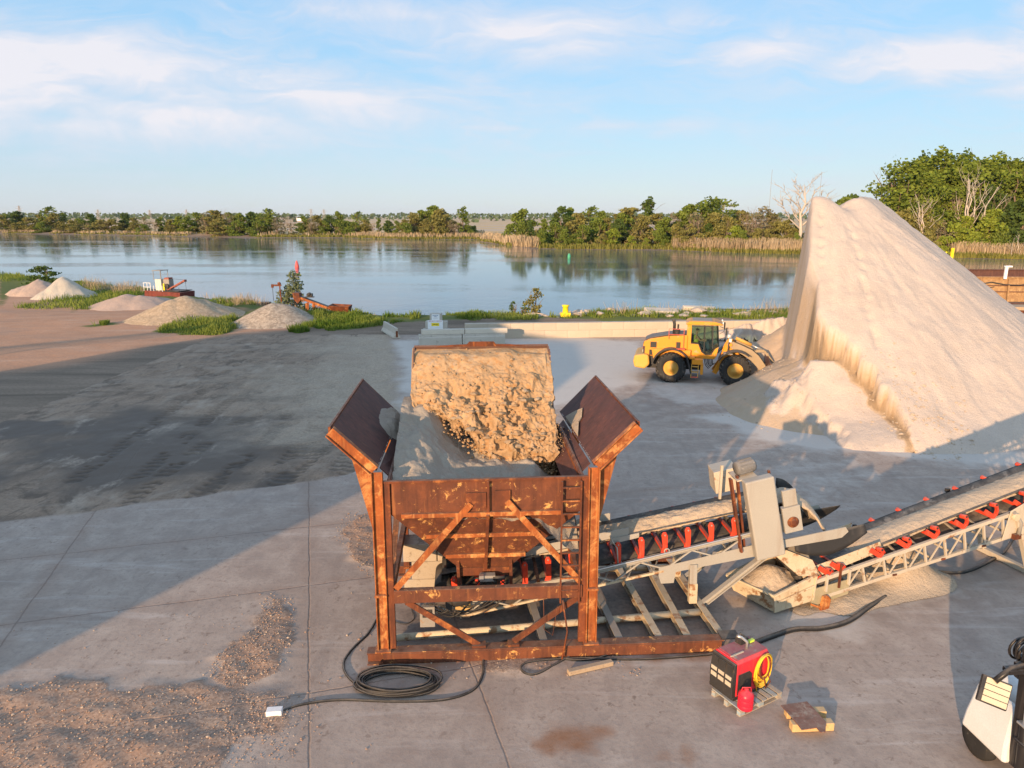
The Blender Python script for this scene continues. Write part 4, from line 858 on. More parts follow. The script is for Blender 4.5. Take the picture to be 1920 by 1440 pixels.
    for s in (-1, 1):
        m.beam((-.86, s * .76, 2.2), (-.86, s * .76, 3.34), .10, .24, 0, (1, 0, 0)); m.beam((.02, s * .78, 1.8), (.02, s * .78, 3.3), .04, .05, 1, (1, 0, 0)); m.beam((.50, s * .76, 2.0), (.44, s * .76, 3.3), .05, .06, 1, (1, 0, 0)); m.beam((.84, s * .55, 2.1), (.72, s * .55, 3.3), .06, .06, 1, (1, 0, 0))
        m.beam((-.75, s * .785, 2.27), (-.32, s * .785, 2.25), .03, .05, 1); m.beam((-.3, s * .785, 2.25), (-.1, s * .785, 1.78), .03, .05, 1); m.beam((-.1, s * .785, 1.78), (.15, s * .785, 1.64), .03, .05, 1); m.beam((.15, s * .785, 1.64), (.45, s * .785, 1.66), .03, .05, 1); m.beam((.45, s * .785, 1.66), (.62, s * .785, 1.98), .03, .05, 1)
        m.beam((-.75, s * .785, 3.28), (.5, s * .785, 3.28), .03, .06, 1)
    m.beam((-.9, -.76, 3.3), (-.9, .76, 3.3), .1, .1, 0); m.build('cab_pillar', [M_YEL, M_DARK], cab)
    m = MB(); 
    for s in (-1, 1): pr(m, [(-.75, 2.26), (-.30, 2.24), (-.1, 1.79), (.13, 1.64), (.43, 1.66), (.60, 1.97), (.84, 2.11), (.73, 3.3), (-.75, 3.3)], s * .765, s * .775)
    m.plate([(.855, .74, 2.12), (.855, -.74, 2.12), (.745, -.74, 3.3), (.745, .74, 3.3)], .012); m.build('window', M_GLASS, cab)
    m = MB(); pr(m, [(-1.05, 3.34), (-1.05, 3.46), (-.8, 3.56), (.55, 3.56), (.98, 3.44), (.98, 3.36)], -.84, .84); rf = m.build('cab_roof', M_YEL, cab, .04)
    m = MB(); m.box((-.15, 0, 3.575), (1.1, 1.35, .03)); m.box((.93, 0, 3.40), (.14, 1.5, .05)); m.build('roof_panel', M_DUSTGREY, cab, .01)
    for s in (-1, 1):
        m = MB(); m.tube([(.84, s * .78, 3.3), (1.05, s * 1.02, 3.25), (1.18, s * 1.12, 3.2)], .02, 6); m.tube([(1.18, s * 1.12, 3.3), (1.18, s * 1.12, 2.75), (.9, s * .85, 2.6)], .016, 6); m.box((1.19, s * 1.13, 3.08), (.07, .24, .42)); m.build('mirror', M_DARK, L, .02)
        m = MB(); m.cyl((.98, s * .6, 3.46), (1.04, s * .6, 3.46), .07, n=12, m=0); m.box((-.98, s * .6, 3.42), (.08, .18, .12), m=0); m.build('work_lamp', M_LENS, cab)
    m = MB(); m.tube([(-1.72, -.42, 2.7), (-1.72, -.42, 3.30), (-1.78, -.42, 3.58)], [.085, .085, .10], 12); m.cyl((-1.5, -.42, 2.7), (-1.5, -.42, 3.30), .055, n=10); m.build('exhaust', M_DARK, L)
    m = MB(); m.cyl((-1.55, -.62, 2.66), (-1.55, -.62, 2.98), .15, n=16); m.cyl((-1.55, -.62, 2.97), (-1.55, -.62, 3.04), .19, .17, n=16); m.build('air_cleaner', M_DARK, L); m = MB(); m.box((-1.45, -.93, 2.15), (.22, .12, .35)); m.build('filter_box', M_DARK, L)
    m = MB()
    for a, b in (((-2.0, 2.5), (-2.0, 3.1)), ((-2.0, 3.1), (-1.15, 3.1)), ((-1.15, 3.1), (-1.15, 1.95)), ((-2.0, 2.78), (-1.15, 2.78))): m.beam((a[0], -1.0, a[1]), (b[0], -1.0, b[1]), .025, .025, 0, (0, 1, 0))
    m.box((-1.55, -1.05, 1.97), (1.0, .38, .04)); m.build('guard_rail', M_REDRAIL, L)
    m = MB()
    for s in (-1, 1): m.beam((1.35, s * .75, 1.9), (1.40, s * .75, 2.45), .06, .06, 0, (0, 1, 0)); m.box((1.45, s * .75, 2.52), (.14, .22, .18), m=1)
    m.build('headlamp', [M_DARK, M_LENS], L)
    for x in (-1.8, 1.8):
        for s in (-1, 1): wheel(L, x, s * 1.15, s)
    # boom, tilt linkage and bucket
    px_, pz_ = 1.5, 2.25; dz_ = hinge_z - pz_; hx_ = px_ + math.sqrt(boom_len ** 2 - dz_ ** 2); hz_ = hinge_z
    d = Vector((hx_ - px_, 0, hz_ - pz_)); d.normalize(); nrm = Vector((-d.z, 0, d.x))
    def B(a, b): q = Vector((px_, 0, pz_)) + d * (a * boom_len) + nrm * b; return (q.x, q.z)
    bend = .42
    m = MB()
    for s in (-1, 1):
        poly = [B(-.06, -.12), B(-.06, .16), B(.15, .20 + bend * .35), B(.38, .20 + bend * .75), B(.55, .16 + bend * .80), B(.72, .14 + bend * .5), B(.90, .16), B(1.04, .12), B(1.04, -.12), B(.88, -.16), B(.70, -.18 + bend * .25), B(.5, -.20 + bend * .5), B(.3, -.16 + bend * .3), B(.12, -.14)]
        pr(m, poly, s * .52, s * .64)
    a = B(.55, bend * .45); m.cyl((a[0], -.55, a[1]), (a[0], .55, a[1]), .17, n=14)
    m.build('boom', M_ARM, L, .012)
    a = B(.48, bend * .6 + .32); b = B(.93, .62); c_ = B(.50, -.10); e = B(.02, .42)
    m = MB(); m.beam((a[0], 0, a[1]), (B(.60, .85)[0], 0, B(.60, .85)[1]), .16, .18, 0, (0, 1, 0)); m.beam((a[0], 0, a[1]), (c_[0], 0, c_[1]), .16, .2, 0, (0, 1, 0)); t2 = B(.60, .85)
    m.beam((t2[0], 0, t2[1]), (b[0], 0, b[1]), .12, .14, 0, (0, 1, 0)); m.build('tilt_lever', M_ARM, L)
    m = MB(); m.tube([(e[0], 0, e[1]), (e[0] * .45 + t2[0] * .55, 0, e[1] * .45 + t2[1] * .55)], .10, 12, 0); m.tube([(e[0] * .45 + t2[0] * .55, 0, e[1] * .45 + t2[1] * .55), (t2[0], 0, t2[1])], .045, 10, 1)
    f1 = B(.55, -.02)
    m.build('tilt_cylinder', [M_YELD, M_STEEL], L)
    for s in (-1, 1):
        m = MB(); q0 = Vector((1.75, s * .42, 1.25)); q1 = Vector((f1[0], s * .42, f1[1])); m.tube([q0, q0.lerp(q1, .6)], .085, 12, 0); m.tube([q0.lerp(q1, .6), q1], .045, 10, 1); m.build('lift_cylinder', [M_YELD, M_STEEL], L)
    bk = bpy.data.objects.new('bucket', None); C.objects.link(bk); bk.parent = L; bk.location = (hx_, 0, hz_); bk.rotation_euler = (0, -roll, 0)
    W2 = 1.76; inner = [(1.35, -.28), (.42, -.25), (.14, -.14), (-.06, .10), (-.12, .40), (-.08, .72), (.02, 1.02)]
    outer = [(.0, 1.06), (-.13, .72), (-.17, .40), (-.11, .06), (.11, -.20), (.40, -.32), (1.35, -.34)]
    m = MB(); m.prism(inner + outer, (0, -W2, 0), (1, 0, 0), (0, 0, 1), (0, 2 * W2, 0)); shell = m.build('shell', M_BUCKET, bk)
    for s in (-1, 1): m = MB(); m.prism(inner[::-1] + [(.30, 1.0), (.95, .22)], (0, s * W2 - .02, 0), (1, 0, 0), (0, 0, 1), (0, .04, 0)); m.build('side_plate', M_BUCKET, bk)
    m = MB(); m.box((1.38, 0, -.315), (.16, 2 * W2 + .08, .05))
    for k in range(8): m.prism([(1.40, -.34), (1.62, -.32), (1.40, -.26)], (0, -W2 + .12 + k * (2 * W2 - .42) / 7, 0), (1, 0, 0), (0, 0, 1), (0, .16, 0))
    m.build('cutting_edge', M_DUSTGREY, bk)
    m = MB()                                   # spill guard with a raised middle
    m.prism([(-W2 * .72, .0), (W2 * .72, .0), (W2 * .42, .05), (.38, .06), (.32, .13), (-.32, .13), (-.38, .06), (-W2 * .42, .05)], (.02, 0, 1.02), (0, 1, 0), (.05, 0, 1), (-.03, 0, 0)); m.build('spill_guard', M_RUST, bk)
    m = MB()
    for s in (-1, 1): m.box((-.02, s * .58, .0), (.36, .06, .36)); m.box((-.1, s * .1, .55), (.3, .05, .3))
    m.build('hinge_bracket', M_ARM, bk)
    m = MB()
    for s in (-1, 1): m.box((.10, s * (W2 + .028), .35), (.20, .012, .22))
    m.build('marker_patch', M_SIGNY, bk)
    return L

lo_c, lo_y = (11.30, 41.9), R(-13.6)
loader = wheel_loader('yellow articulated wheel loader digging its bucket into the sand pile, operator in its cab', (lo_c[0], lo_c[1], 0), lo_y, .46, R(12), group='yellow wheel loaders')
q = HW(.02, 6.80, 0)
loader2 = wheel_loader('second loader mostly hidden behind its high raised bucket, emptying sand into the hopper', (q.x, q.y, 0), HYAW - R(90), 5.13, R(-3), group='yellow wheel loaders')

# ---- the operator at the wheel
def skin_figure(name, joints, edges, radii, mats, seg_mat=None, sub=1):
    me = bpy.data.meshes.new(name); me.from_pydata(joints, edges, []); o = bpy.data.objects.new(name, me); C.objects.link(o)
    sk = o.modifiers.new('skin', 'SKIN'); sk.use_smooth_shade = True
    for i, v in enumerate(me.skin_vertices[0].data):
        v.radius = (radii[i], radii[i]); v.use_root = (i == 0)
    s_ = o.modifiers.new('sub', 'SUBSURF'); s_.levels = sub; s_.render_levels = sub
    for m in mats: me.materials.append(m)
    return o
M_SKIN = worn('skin', (.50, .29, .20), None, None, 8, .2, .6, bump=.05); M_HIVIS = worn('hi_vis_vest', (.55, .62, .08), (.42, .50, .06), None, 6, .4, .8, bump=.1)
M_JEAN = worn('dark_trousers', (.05, .06, .09), None, None, 8, .3, .9); M_HAIR = worn('dark_cap', (.04, .03, .025), None, None, 8, .3, .8)
J = [(-.42, 0, 2.08), (-.46, 0, 2.30), (-.46, 0, 2.52), (-.43, 0, 2.68), (-.41, 0, 2.80), (-.39, 0, 2.93),
     (-.42, -.19, 2.60), (-.22, -.26, 2.36), (.06, -.20, 2.33), (.16, -.17, 2.34), (-.42, .19, 2.60), (-.22, .26, 2.36), (.06, .20, 2.33), (.16, .17, 2.34),
     (-.40, -.11, 2.06), (.04, -.14, 2.10), (.14, -.14, 1.72), (.26, -.14, 1.62), (-.40, .11, 2.06), (.04, .14, 2.10), (.14, .14, 1.72), (.26, .14, 1.62)]
E_ = [(0, 1), (1, 2), (2, 3), (3, 4), (4, 5), (2, 6), (6, 7), (7, 8), (8, 9), (2, 10), (10, 11), (11, 12), (12, 13), (0, 14), (14, 15), (15, 16), (16, 17), (0, 18), (18, 19), (19, 20), (20, 21)]
RD = [.15, .15, .15, .06, .075, .09, .07, .05, .04, .04, .07, .05, .04, .04, .09, .075, .055, .05, .09, .075, .055, .05]
per = skin_figure('person', J, E_, RD, [M_SKIN]); per.location = (lo_c[0], lo_c[1], 0); per.rotation_euler = (0, 0, lo_y)
tag(per, 'seated operator in a yellow-green vest behind the cab glass of the digging loader', 'person')
m = MB(); m.lathe([(.135, 2.10), (.175, 2.2), (.185, 2.42), (.18, 2.56), (.10, 2.655)], (-.455, 0, 0), (0, 0, 1), 20); vest = m.build('vest', M_HIVIS, per)
m = MB(); m.lathe([(.100, 2.93), (.10, 2.97), (.075, 3.03), (.001, 3.05)], (-.39, 0, 0), (0, 0, 1), 18); m.box((-.27, 0, 2.945), (.12, .14, .015)); m.build('cap', M_HAIR, per)
m = MB()
for s in (-1, 1): m.tube([(-.40, s * .11, 2.06), (.05, s * .14, 2.10), (.15, s * .14, 1.72)], [.10, .085, .065], 12)
m.build('trousers', M_JEAN, per)
# ================================================================ conveyor under the hopper
CY = R(3.7)
cv1 = thing('belt_conveyor', 'grey inclined belt conveyor carrying sand up from under the rusty hopper, red idler brackets', 'conveyor', (-.55, 14.45, 0), CY)
def rail(x): return .575 + .228 * x          # top chord height
def bel(x): return 1.33 + .196 * x           # belt edge height
YN, YF = 1.2, 2.55; BN, BF = 1.36, 2.40; BC = (BN + BF) / 2
for y in (YN, YF):
    m = MB(); m.ibeam((-1.2, y, rail(-1.2)), (6.55, y, rail(6.55)), .07, .11, .014); m.build('side_rail', M_GREY, cv1)
    m = MB(); m.beam((-.62, y, rail(-.62) - .34), (4.3, y, rail(4.3) - .42), .055, .055); m.build('lower_chord', M_TANRUST if y == YN else M_GREY, cv1)
    m = MB(); x = -.62; k = 0
    while x < 6.0:
        x2 = x + .62; lo = lambda q: rail(q) - .38
        m.beam((x, y, lo(x)) if k % 2 == 0 else (x, y, rail(x) - .05), (x2, y, rail(x2) - .05) if k % 2 == 0 else (x2, y, lo(x2)), .035, .035, 0, (0, 1, 0)); x = x2; k += 1
    m.build('lattice', M_GREY, cv1)
    yy = y - .01 if y == YN else y + .01
    m = MB(); m.prism([(4.18, rail(4.18) - .30), (4.62, rail(4.62) - .30), (6.62, rail(6.62) - .30), (6.62, rail(6.62) - .62), (4.60, rail(4.60) - .52), (4.56, rail(4.56) - .80), (4.25, rail(4.25) - .74), (4.18, rail(4.18) - .52)], (0, yy - .01, 0), (1, 0, 0), (0, 0, 1), (0, .02, 0)); m.build('side_plate', M_GREY, cv1)
    m = MB(); m.beam((5.05, y, .28), (5.02, y, rail(5.0) - .42), .18, .14, 0, (0, 1, 0)); m.beam((5.05, y - .02, .28), (5.04, y - .02, .80), .195, .15, 1, (0, 1, 0)); m.build('leg', [M_GREY, M_TANRUST], cv1, .008)
    m = MB(); m.ibeam((5.32, y - .02, .22), (7.05, y - .04, 1.72), .15, .12, .02); m.build('stay', M_GREY, cv1)
m = MB(); x = -.9
while x < 6.4: m.beam((x, YN, rail(x) - .38), (x, YF, rail(x) - .38), .04, .04); m.beam((x, YN, rail(x) - .38), (x + .6, YF, rail(x + .6) - .38), .03, .03); x += .62
m.build('cross_member', M_GREY, cv1)
# belt: troughed carrying run, head wrap and return
def trough(x): z = bel(x); return [(BN, z), (BN + .30, z - .13), (BF - .30, z - .13), (BF, z)]
XH = 7.45; 
P = []
for x in np.linspace(-1.05, XH, 40): P.append([(x, y, z) for y, z in trough(x)])
zc = bel(XH) - .13
for a in np.linspace(R(75), R(-90), 9): P.append([(XH + .26 * math.cos(a), y, zc - .26 + .26 * math.sin(a)) for y in (BN, BN + .3, BF - .3, BF)])
for x in np.linspace(XH - .2, -1.05, 12): P.append([(x, y, bel(x) - .62) for y in (BN, BN + .3, BF - .3, BF)])
P.append(P[0]); m = MB(); m.grid(np.array(P)); o = m.build('belt', M_BELT, cv1); o.modifiers.new('thick', 'SOLIDIFY').thickness = .014
for nm, x, z in (('head_pulley', XH, zc - .27), ('tail_pulley', -1.02, bel(-1.02) - .40)):
    m = MB(); m.cyl((x, BN - .02, z), (x, BF + .02, z), .245 if nm[0] == 'h' else .22, n=24); m.cyl((x, YN - .08, z), (x, YF + .08, z), .05, n=12); m.build(nm, M_DARK, cv1)
# idlers: a leaning red bracket on each side and the rollers between them
def idler(parent, x, y0, y1, zb, zr, lean=.10, mat=None):
    o = bpy.data.objects.new('idler', None); C.objects.link(o); o.parent = parent; o.location = (x, 0, 0)
    for s, y, yo in ((-1, y0, y0 + .16), (1, y1, y1 - .16)):
        m = MB()
        m.prism([(-.075, zb), (.075, zb), (.085, zb + .10), (.075, zr + .02), (.03, zr + .10), (-.04, zr + .10), (-.075, zr + .02), (-.03, zb + .14)], (0, y - .02, 0), (1, 0, 0), (0, -s * .0, 1), (0, .035, 0))
        m.prism([(-.02, zb), (.02, zb), (.02, zr)], (0, y, 0), (0, 1, 0), (0, 0, 1), (.03, 0, 0)); m.cyl((0, y - .045, zr + .035), (0, y + .03, zr + .035), .055, n=12)
        m.cyl((0, y - .055, zr + .035), (0, y + .03, zr + .035), .022, n=8, m=1)
        m.build('bracket', [mat or M_RED, M_DUSTGREY], o, .006)
    m = MB(); zc_ = zr - .14
    m.cyl((0, y0 + .02, zr + .02), (0, y0 + .34, zc_), .05, n=12); m.cyl((0, y0 + .36, zc_), (0, y1 - .36, zc_), .05, n=12); m.cyl((0, y1 - .34, zc_), (0, y1 - .02, zr + .02), .05, n=12)
    m.build('roller', M_DARK, o); m = MB(); m.beam((0, y0, zb + .03), (0, y1, zb + .03), .07, .06); m.build('base_angle', mat or M_RED, o)
    return o
for k in range(13): x = -.75 + .56 * k; idler(cv1, x, YN + .03, YF - .03, rail(x) + .05, bel(x) - .12 - .02)
# skirt boards, hoops, conduit
m = MB()
for a, b, y in ((-.7, 3.45, BN + .02), (-.7, 3.2, BF - .02)): m.plate([(a, y, bel(a)), (b, y, bel(b)), (b, y, bel(b) + .20), (a, y, bel(a) + .22)], .02)
m.plate([(3.0, BN - .02, bel(3.0) - .12), (3.7, BN - .02, bel(3.7) - .10), (3.7, BN - .02, bel(3.7) + .02), (3.0, BN - .02, bel(3.0) + .02)], .02); m.build('skirt_board', M_GREY, cv1)
m = MB(); xs = np.linspace(2.0, 6.4, 12); m.tube([(x, YN - .06, rail(x) + .06) for x in xs] + [(6.52, YN - .06, rail(6.5) + .12), (6.52, YN - .06, rail(6.5) + .55), (6.42, YN - .02, rail(6.5) + .62), (6.36, YN + .0, rail(6.5) + .95), (6.48, YN + .06, rail(6.5) + 1.2)], .022, 8); m.build('conduit', M_STEEL, cv1)
m = MB(); m.tube([(3.18, YN, rail(3.18) + .06), (3.14, YN, rail(3.2) + .48), (3.04, YN + .08, rail(3.2) + .60), (3.0, BN, bel(3) + .1)], .02, 8); 
m.tube([(4.35 + .06 * math.cos(a), YN - .03, rail(4.35) + .10 + .06 * math.sin(a)) for a in [i * .628 for i in range(10)]], .016, 6, closed=True); m.build('hoop', M_GREY, cv1)
# tail frame, take-up box
m = MB(); m.box((-.55, YN - .05, .52), (.36, .22, .38), m=0); m.box((-.50, YN - .06, .70), (.52, .2, .14), m=0); m.beam((-1.2, YN - .03, rail(-1.2) - .03), (.15, YN - .03, rail(.15) - .02), .09, .10, 1); m.build('take_up', [worn('stained_yellow', (.50, .33, .13), (.38, .24, .09), (.26, .11, .03), 2.6, .6, .7, patch_at=.55), M_GREY], cv1, .01)
# drive: tall belt guard, motor, hood
tl = math.atan(.228); Rg = Matrix.Rotation(-tl, 3, 'Y')
m = MB(); m.box((6.60, YN - .16, 2.53), (.70, .28, 2.04), rot=Rg); m.build('drive_guard', M_GREY, cv1, .035)
m = MB(); m.beam((6.16, YN - .04, 1.6), (5.80, YN + .02, 3.45), .05, .16, 0, (0, 1, 0)); m.beam((6.3, YN + .1, 1.6), (5.98, YN + .1, 3.5), .05, .1, 0, (0, 1, 0)); m.box((6.72, YN + .02, 3.58), (.05, .06, .12), rot=Rg); m.build('guard_bracket', M_RUST, cv1)
m = MB(); m.lathe([(.001, 0), (.15, 0), (.17, .05), (.17, .42), (.14, .48), (.001, .5)], (5.98, YN + .22, 3.62), (1, .12, .20), 20)
for k in range(12): a = k * .5236; c_, s_ = .175 * math.cos(a), .175 * math.sin(a); m.beam((6.05, YN + .23 + c_, 3.635 + s_), (6.36, YN + .27 + c_, 3.70 + s_), .012, .03)
m.build('motor', worn('motor_grey', (.17, .165, .16), (.09, .09, .09), (.33, .29, .24), 4, .5, .6), cv1)
m = MB(); m.box((6.18, YN + .25, 3.46), (.5, .6, .03), rot=Rg); m.box((5.98, 2.30, 2.95), (.06, .06, .9)); m.box((6.5, 2.5, 2.95), (.06, .06, .9)); m.build('motor_mount', M_TAN, cv1)
m = MB(); m.prism([(6.0, 2.50), (6.62, 2.62), (6.50, 3.22), (5.90, 3.08)], (0, 2.62, 0), (1, 0, 0), (0, 0, 1), (.10, .75, -.05)); m.build('drive_hood', M_TAN, cv1, .01)
# head box with bearing, chute
m = MB(); m.box((7.35, YN - .02, 2.42), (.44, .16, .66), rot=Rg); m.box((7.28, YN + .02, 2.9), (.34, .08, .5), rot=Rg); m.plate([(6.9, YN, 2.5), (7.0, YN, 2.0), (7.5, YN, 2.1), (7.5, YN, 2.6)], .03); m.lathe([(.001, -.07), (.07, -.07), (.09, -.04), (.14, -.03), (.14, 0)], (7.36, YN - .10, 2.36), (0, 1, 0), 18, 1); m.build('head_box', [M_GREY, M_RUST], cv1, .012)
for y in (YN - .04, YF): m = MB(); m.prism([(7.18, 1.86), (8.72, 2.16), (8.80, 2.04), (8.64, 1.88), (7.2, 1.66)], (0, y, 0), (1, 0, 0), (0, 0, 1), (0, .03, 0)); m.build('chute_rail', M_GREY, cv1)
for s_, y in ((-1, YN - .07), (1, YF + .05)):
    m = MB()
    Q = [[(7.5 + 1.75 * f, y - s_ * .16 * (1 - t_) + s_ * .05 * math.sin(f * 3), (1.86 + .32 * f) - t_ * (.10 + .42 * math.sin(math.pi * min(1, .15 + f * .8)))) for f in np.linspace(0, 1, 14)] for t_ in np.linspace(0, 1, 6)]
    m.grid(np.array(Q)); o = m.build('chute_skirt', M_RUBBER, cv1); o.modifiers.new('thick', 'SOLIDIFY').thickness = .02
m = MB(); ang = np.linspace(0, 1, 12); Q = [[(7.55 + .80 * f, YF + .06, bel(XH) + .12 - .75 * f ** 1.9 - .55 * t_) for f in ang] for t_ in (0, .5, 1)]; m.grid(np.array(Q))
o = m.build('chute_hood', M_RUBBER, cv1); o.modifiers.new('thick', 'SOLIDIFY').thickness = .02
# sand riding on the belt and falling off its head
def W1(x, y, z): c, s_ = math.cos(CY), math.sin(CY); return (-.55 + x * c - y * s_, 14.45 + x * s_ + y * c, z)
FX, FY = np.meshgrid(np.linspace(.2, 8.45, 260), np.linspace(-1, 1, 36))
zz = np.where(FX < XH, 1.33 + .196 * FX, 1.33 + .196 * XH + .10 * (FX - XH) - .95 * (np.maximum(FX - XH, 0)) ** 1.8)
hw = .40 * sst(.2, 1.2, FX) + .10 * sst(7.3, 7.9, FX)
top = zz - .13 + (.185 * (1 - np.abs(FY) ** 2.2) + .02) * sst(.2, 1.5, FX) + (fbm(FX * 3, FY * 2, 161) - .5) * .10 + (fbm(FX * 11, FY * 6, 162) - .5) * .05
WA = np.array([W1(a, b, c) for a, b, c in zip(FX.ravel(), (BC + .03 + FY * hw).ravel(), top.ravel())]).reshape(FX.shape + (3,))
o = np_mesh('belt_sand', WA[..., 0], WA[..., 1], WA[..., 2], M_SANDY, {'damp': .1 + .25 * fbm(FX, FY, 163)}); o.modifiers.new('thick', 'SOLIDIFY').thickness = .05
tag(o, 'ribbon of tan sand riding up the belt from the hopper and dropping off its head', 'sand')

# ================================================================ second conveyor, rising to the right
C2Y = R(16); C2O = (6.4, 15.75)
cv2 = thing('belt_conveyor', 'cream lattice belt conveyor rising out of the right edge, fed at its tail box', 'conveyor', (C2O[0], C2O[1], 0), C2Y)
def up2(x): return .60 + .178 * x
def lo2(x): return .14 + .150 * x
def be2(x): return .74 + .226 * x
XE = 12.5; N0, N1 = 0.0, 1.25; E0, E1 = .12, 1.13
for y in (N0, N1):
    m = MB(); m.beam((1.0, y, up2(1.0)), (XE, y, up2(XE)), .09, .10); m.build('upper_chord', M_TAN, cv2, .01)
    m = MB(); m.beam((1.4, y, lo2(1.4)), (XE, y, lo2(XE)), .08, .09); m.build('lower_chord', M_TAN, cv2, .01)
    m = MB(); x = 2.0; k = 0
    while x < XE - .5:
        m.beam((x, y, lo2(x)), (x + .40, y, up2(x + .40)), .03, .03, 0, (0, 1, 0)); m.beam((x + .40, y, up2(x + .40)), (x + .55, y, lo2(x + .55)), .05, .05, 0, (0, 1, 0)); x += .62
    m.build('lattice', M_TAN, cv2)
m = MB(); x = 1.6
while x < XE: m.beam((x, N0, up2(x) - .03), (x + .35, N1, up2(x + .35) - .03), .04, .05); m.beam((x, N0, lo2(x)), (x, N1, lo2(x)), .05, .05); x += .62
m.build('cross_member', M_TAN, cv2)
m = MB(); m.prism([(.98, .12), (2.05, .32), (2.05, .72), (.98, .60)], (0, -.03, 0), (1, 0, 0), (0, 0, 1), (0, .02, 0)); m.prism([(.98, .12), (2.05, .32), (2.05, .72), (.98, .60)], (0, N1, 0), (1, 0, 0), (0, 0, 1), (0, .02, 0)); m.build('tail_plate', worn('mossy_plate', (.34, .29, .19), (.20, .18, .10), (.42, .32, .18), 2, .7, .8), cv2)
P = []
def tr2(x): z = be2(x); return [(E0, z), (E0 + .30, z - .15), (E1 - .30, z - .15), (E1, z)]
for x in np.linspace(.75, XE + .6, 40): P.append([(x, y, z) for y, z in tr2(x)])
for x in np.linspace(XE + .6, .75, 14): P.append([(x, y, be2(x) - .46) for y in (E0, E0 + .3, E1 - .3, E1)])
P.append(P[0]); m = MB(); m.grid(np.array(P)); o = m.build('belt', M_BELT, cv2); o.modifiers.new('thick', 'SOLIDIFY').thickness = .014
def idler2(x):
    o = bpy.data.objects.new('idler', None); C.objects.link(o); o.parent = cv2; o.location = (x, 0, 0); zb = up2(x) + .05; zr = be2(x)
    for s, y in ((-1, N0 + .02), (1, N1 - .02)):
        m = MB(); pts = [(-.02, y, zb + .02), (.06, y, zb + .10), (.08, y, (zb + zr) / 2), (.02, y, zr - .03), (-.10, y - s * .03, zr - .02)]
        for a, b in zip(pts[:-1], pts[1:]): m.beam(a, b, .05, .085, 0, (0, 1, 0), .02)
        m.cyl((-.02, y + s * .05, zr - .03), (-.05, y - s * .10, zr - .05), .06, n=12, m=0); m.cyl((-.02, y + s * .07, zr - .02), (-.02, y + s * .05, zr - .02), .03, n=8, m=1)
        m.build('bracket', [M_RED, M_DARK], o, .006)
    m = MB(); m.beam((-.28, N0 + .06, zb + .20), (-.02, N0 + .02, zb + .03), .04, .12, 0); m.beam((0, N0, zb + .02), (0, N1, zb + .02), .07, .08); m.build('base_angle', M_RED, o)
    m = MB(); m.cyl((0, E0, zr - .05), (0, E0 + .32, zr - .21), .055, n=12); m.cyl((0, E0 + .33, zr - .21), (0, E1 - .33, zr - .21), .055, n=12); m.cyl((0, E1 - .32, zr - .21), (0, E1, zr - .05), .055, n=12); m.build('roller', M_DARK, o)
for k in range(11): idler2((1.1, 1.45, 1.8, 2.95, 3.75, 4.6, 5.5, 6.45, 7.4, 8.6, 9.8)[k])
m = MB()   # skirts beside the loading point
m.plate([(.8, E0 - .05, .78), (3.05, E0 - .05, 1.30), (3.0, E0 + .02, 1.52), (.75, E0 + .05, 1.02)], .02); m.plate([(.8, E1 + .05, .85), (3.0, E1 + .05, 1.35), (3.0, E1, 1.6), (.8, E1, 1.15)], .02)
m.plate([(.55, -.02, 1.02), (1.15, -.05, .95), (.95, .05, 1.35), (-.2, .75, 1.75)], .03); m.plate([(-.25, .8, 1.72), (.9, .05, 1.33), (1.1, .5, 1.45), (.1, 1.2, 1.8)], .02); m.build('skirt_board', M_TANRUST, cv2)
m = MB(); m.beam((1.72, -.06, .55), (1.72, -.06, 1.18), .04, .05, 0, (1, 0, 0)); m.beam((2.0, -.05, .6), (2.0, -.05, 1.0), .06, .05, 1, (1, 0, 0)); m.beam((1.35, -.05, .5), (1.35, -.05, .95), .06, .05, 1, (1, 0, 0)); m.build('skirt_stay', [M_RUST, M_TAN], cv2)
m = MB()   # the tail box
b0 = [(-.02, .0, .13), (1.02, -.02, .30), (1.02, 1.25, .35), (-.40, 1.15, .16)]; t0 = [(-.12, -.05, .60), (1.02, -.06, 1.00), (1.0, 1.25, 1.15), (-.62, 1.22, .58)]
for i in range(4):
    j = (i + 1) % 4; m.plate([b0[i], b0[j], t0[j], t0[i]], .03); m.beam(t0[i], t0[j], .06, .05); m.beam(b0[i], t0[i], .05, .05, 0, (0, 1, 0))
m.plate(b0, .02); m.beam((.0, -.06, .42), (1.0, -.07, .72), .04, .04); m.build('tail_box', M_TANRUST, cv2, .006)
m = MB(); m.prism([(1.20, .02), (1.45, .04), (1.48, .30), (1.38, .42), (1.26, .40)], (0, -.12, 0), (1, 0, 0), (0, 0, 1), (0, .08, 0)); m.beam((.95, -.06, .22), (1.35, -.10, .05), .05, .05); m.build('jack_foot', M_RUSTHOT, cv2, .01)
for y in (N0 - .07, N1 + .07):
    m = MB()   # folding undercarriage
    m.prism([(6.75, lo2(6.8)), (7.55, lo2(7.5)), (7.75, up2(7.7) + .1), (7.45, up2(7.4) + .28), (6.9, up2(6.9) + .14)], (0, y - .015, 0), (1, 0, 0), (0, 0, 1), (0, .03, 0))
    m.beam((7.3, y - .05, lo2(7.3)), (7.05, y - .06, up2(7.0)), .06, .08, 0, (0, 1, 0)); m.beam((7.4, y, lo2(7.4)), (7.9, y, .1), .12, .14, 0, (0, 1, 0)); m.beam((9.9, y, lo2(9.9)), (9.6, y, .5), .12, .14, 0, (0, 1, 0)); m.beam((9.6, y, .5), (9.6, y, .05), .2, .2, 0, (0, 1, 0)); m.build('undercarriage', M_TAN, cv2, .01)
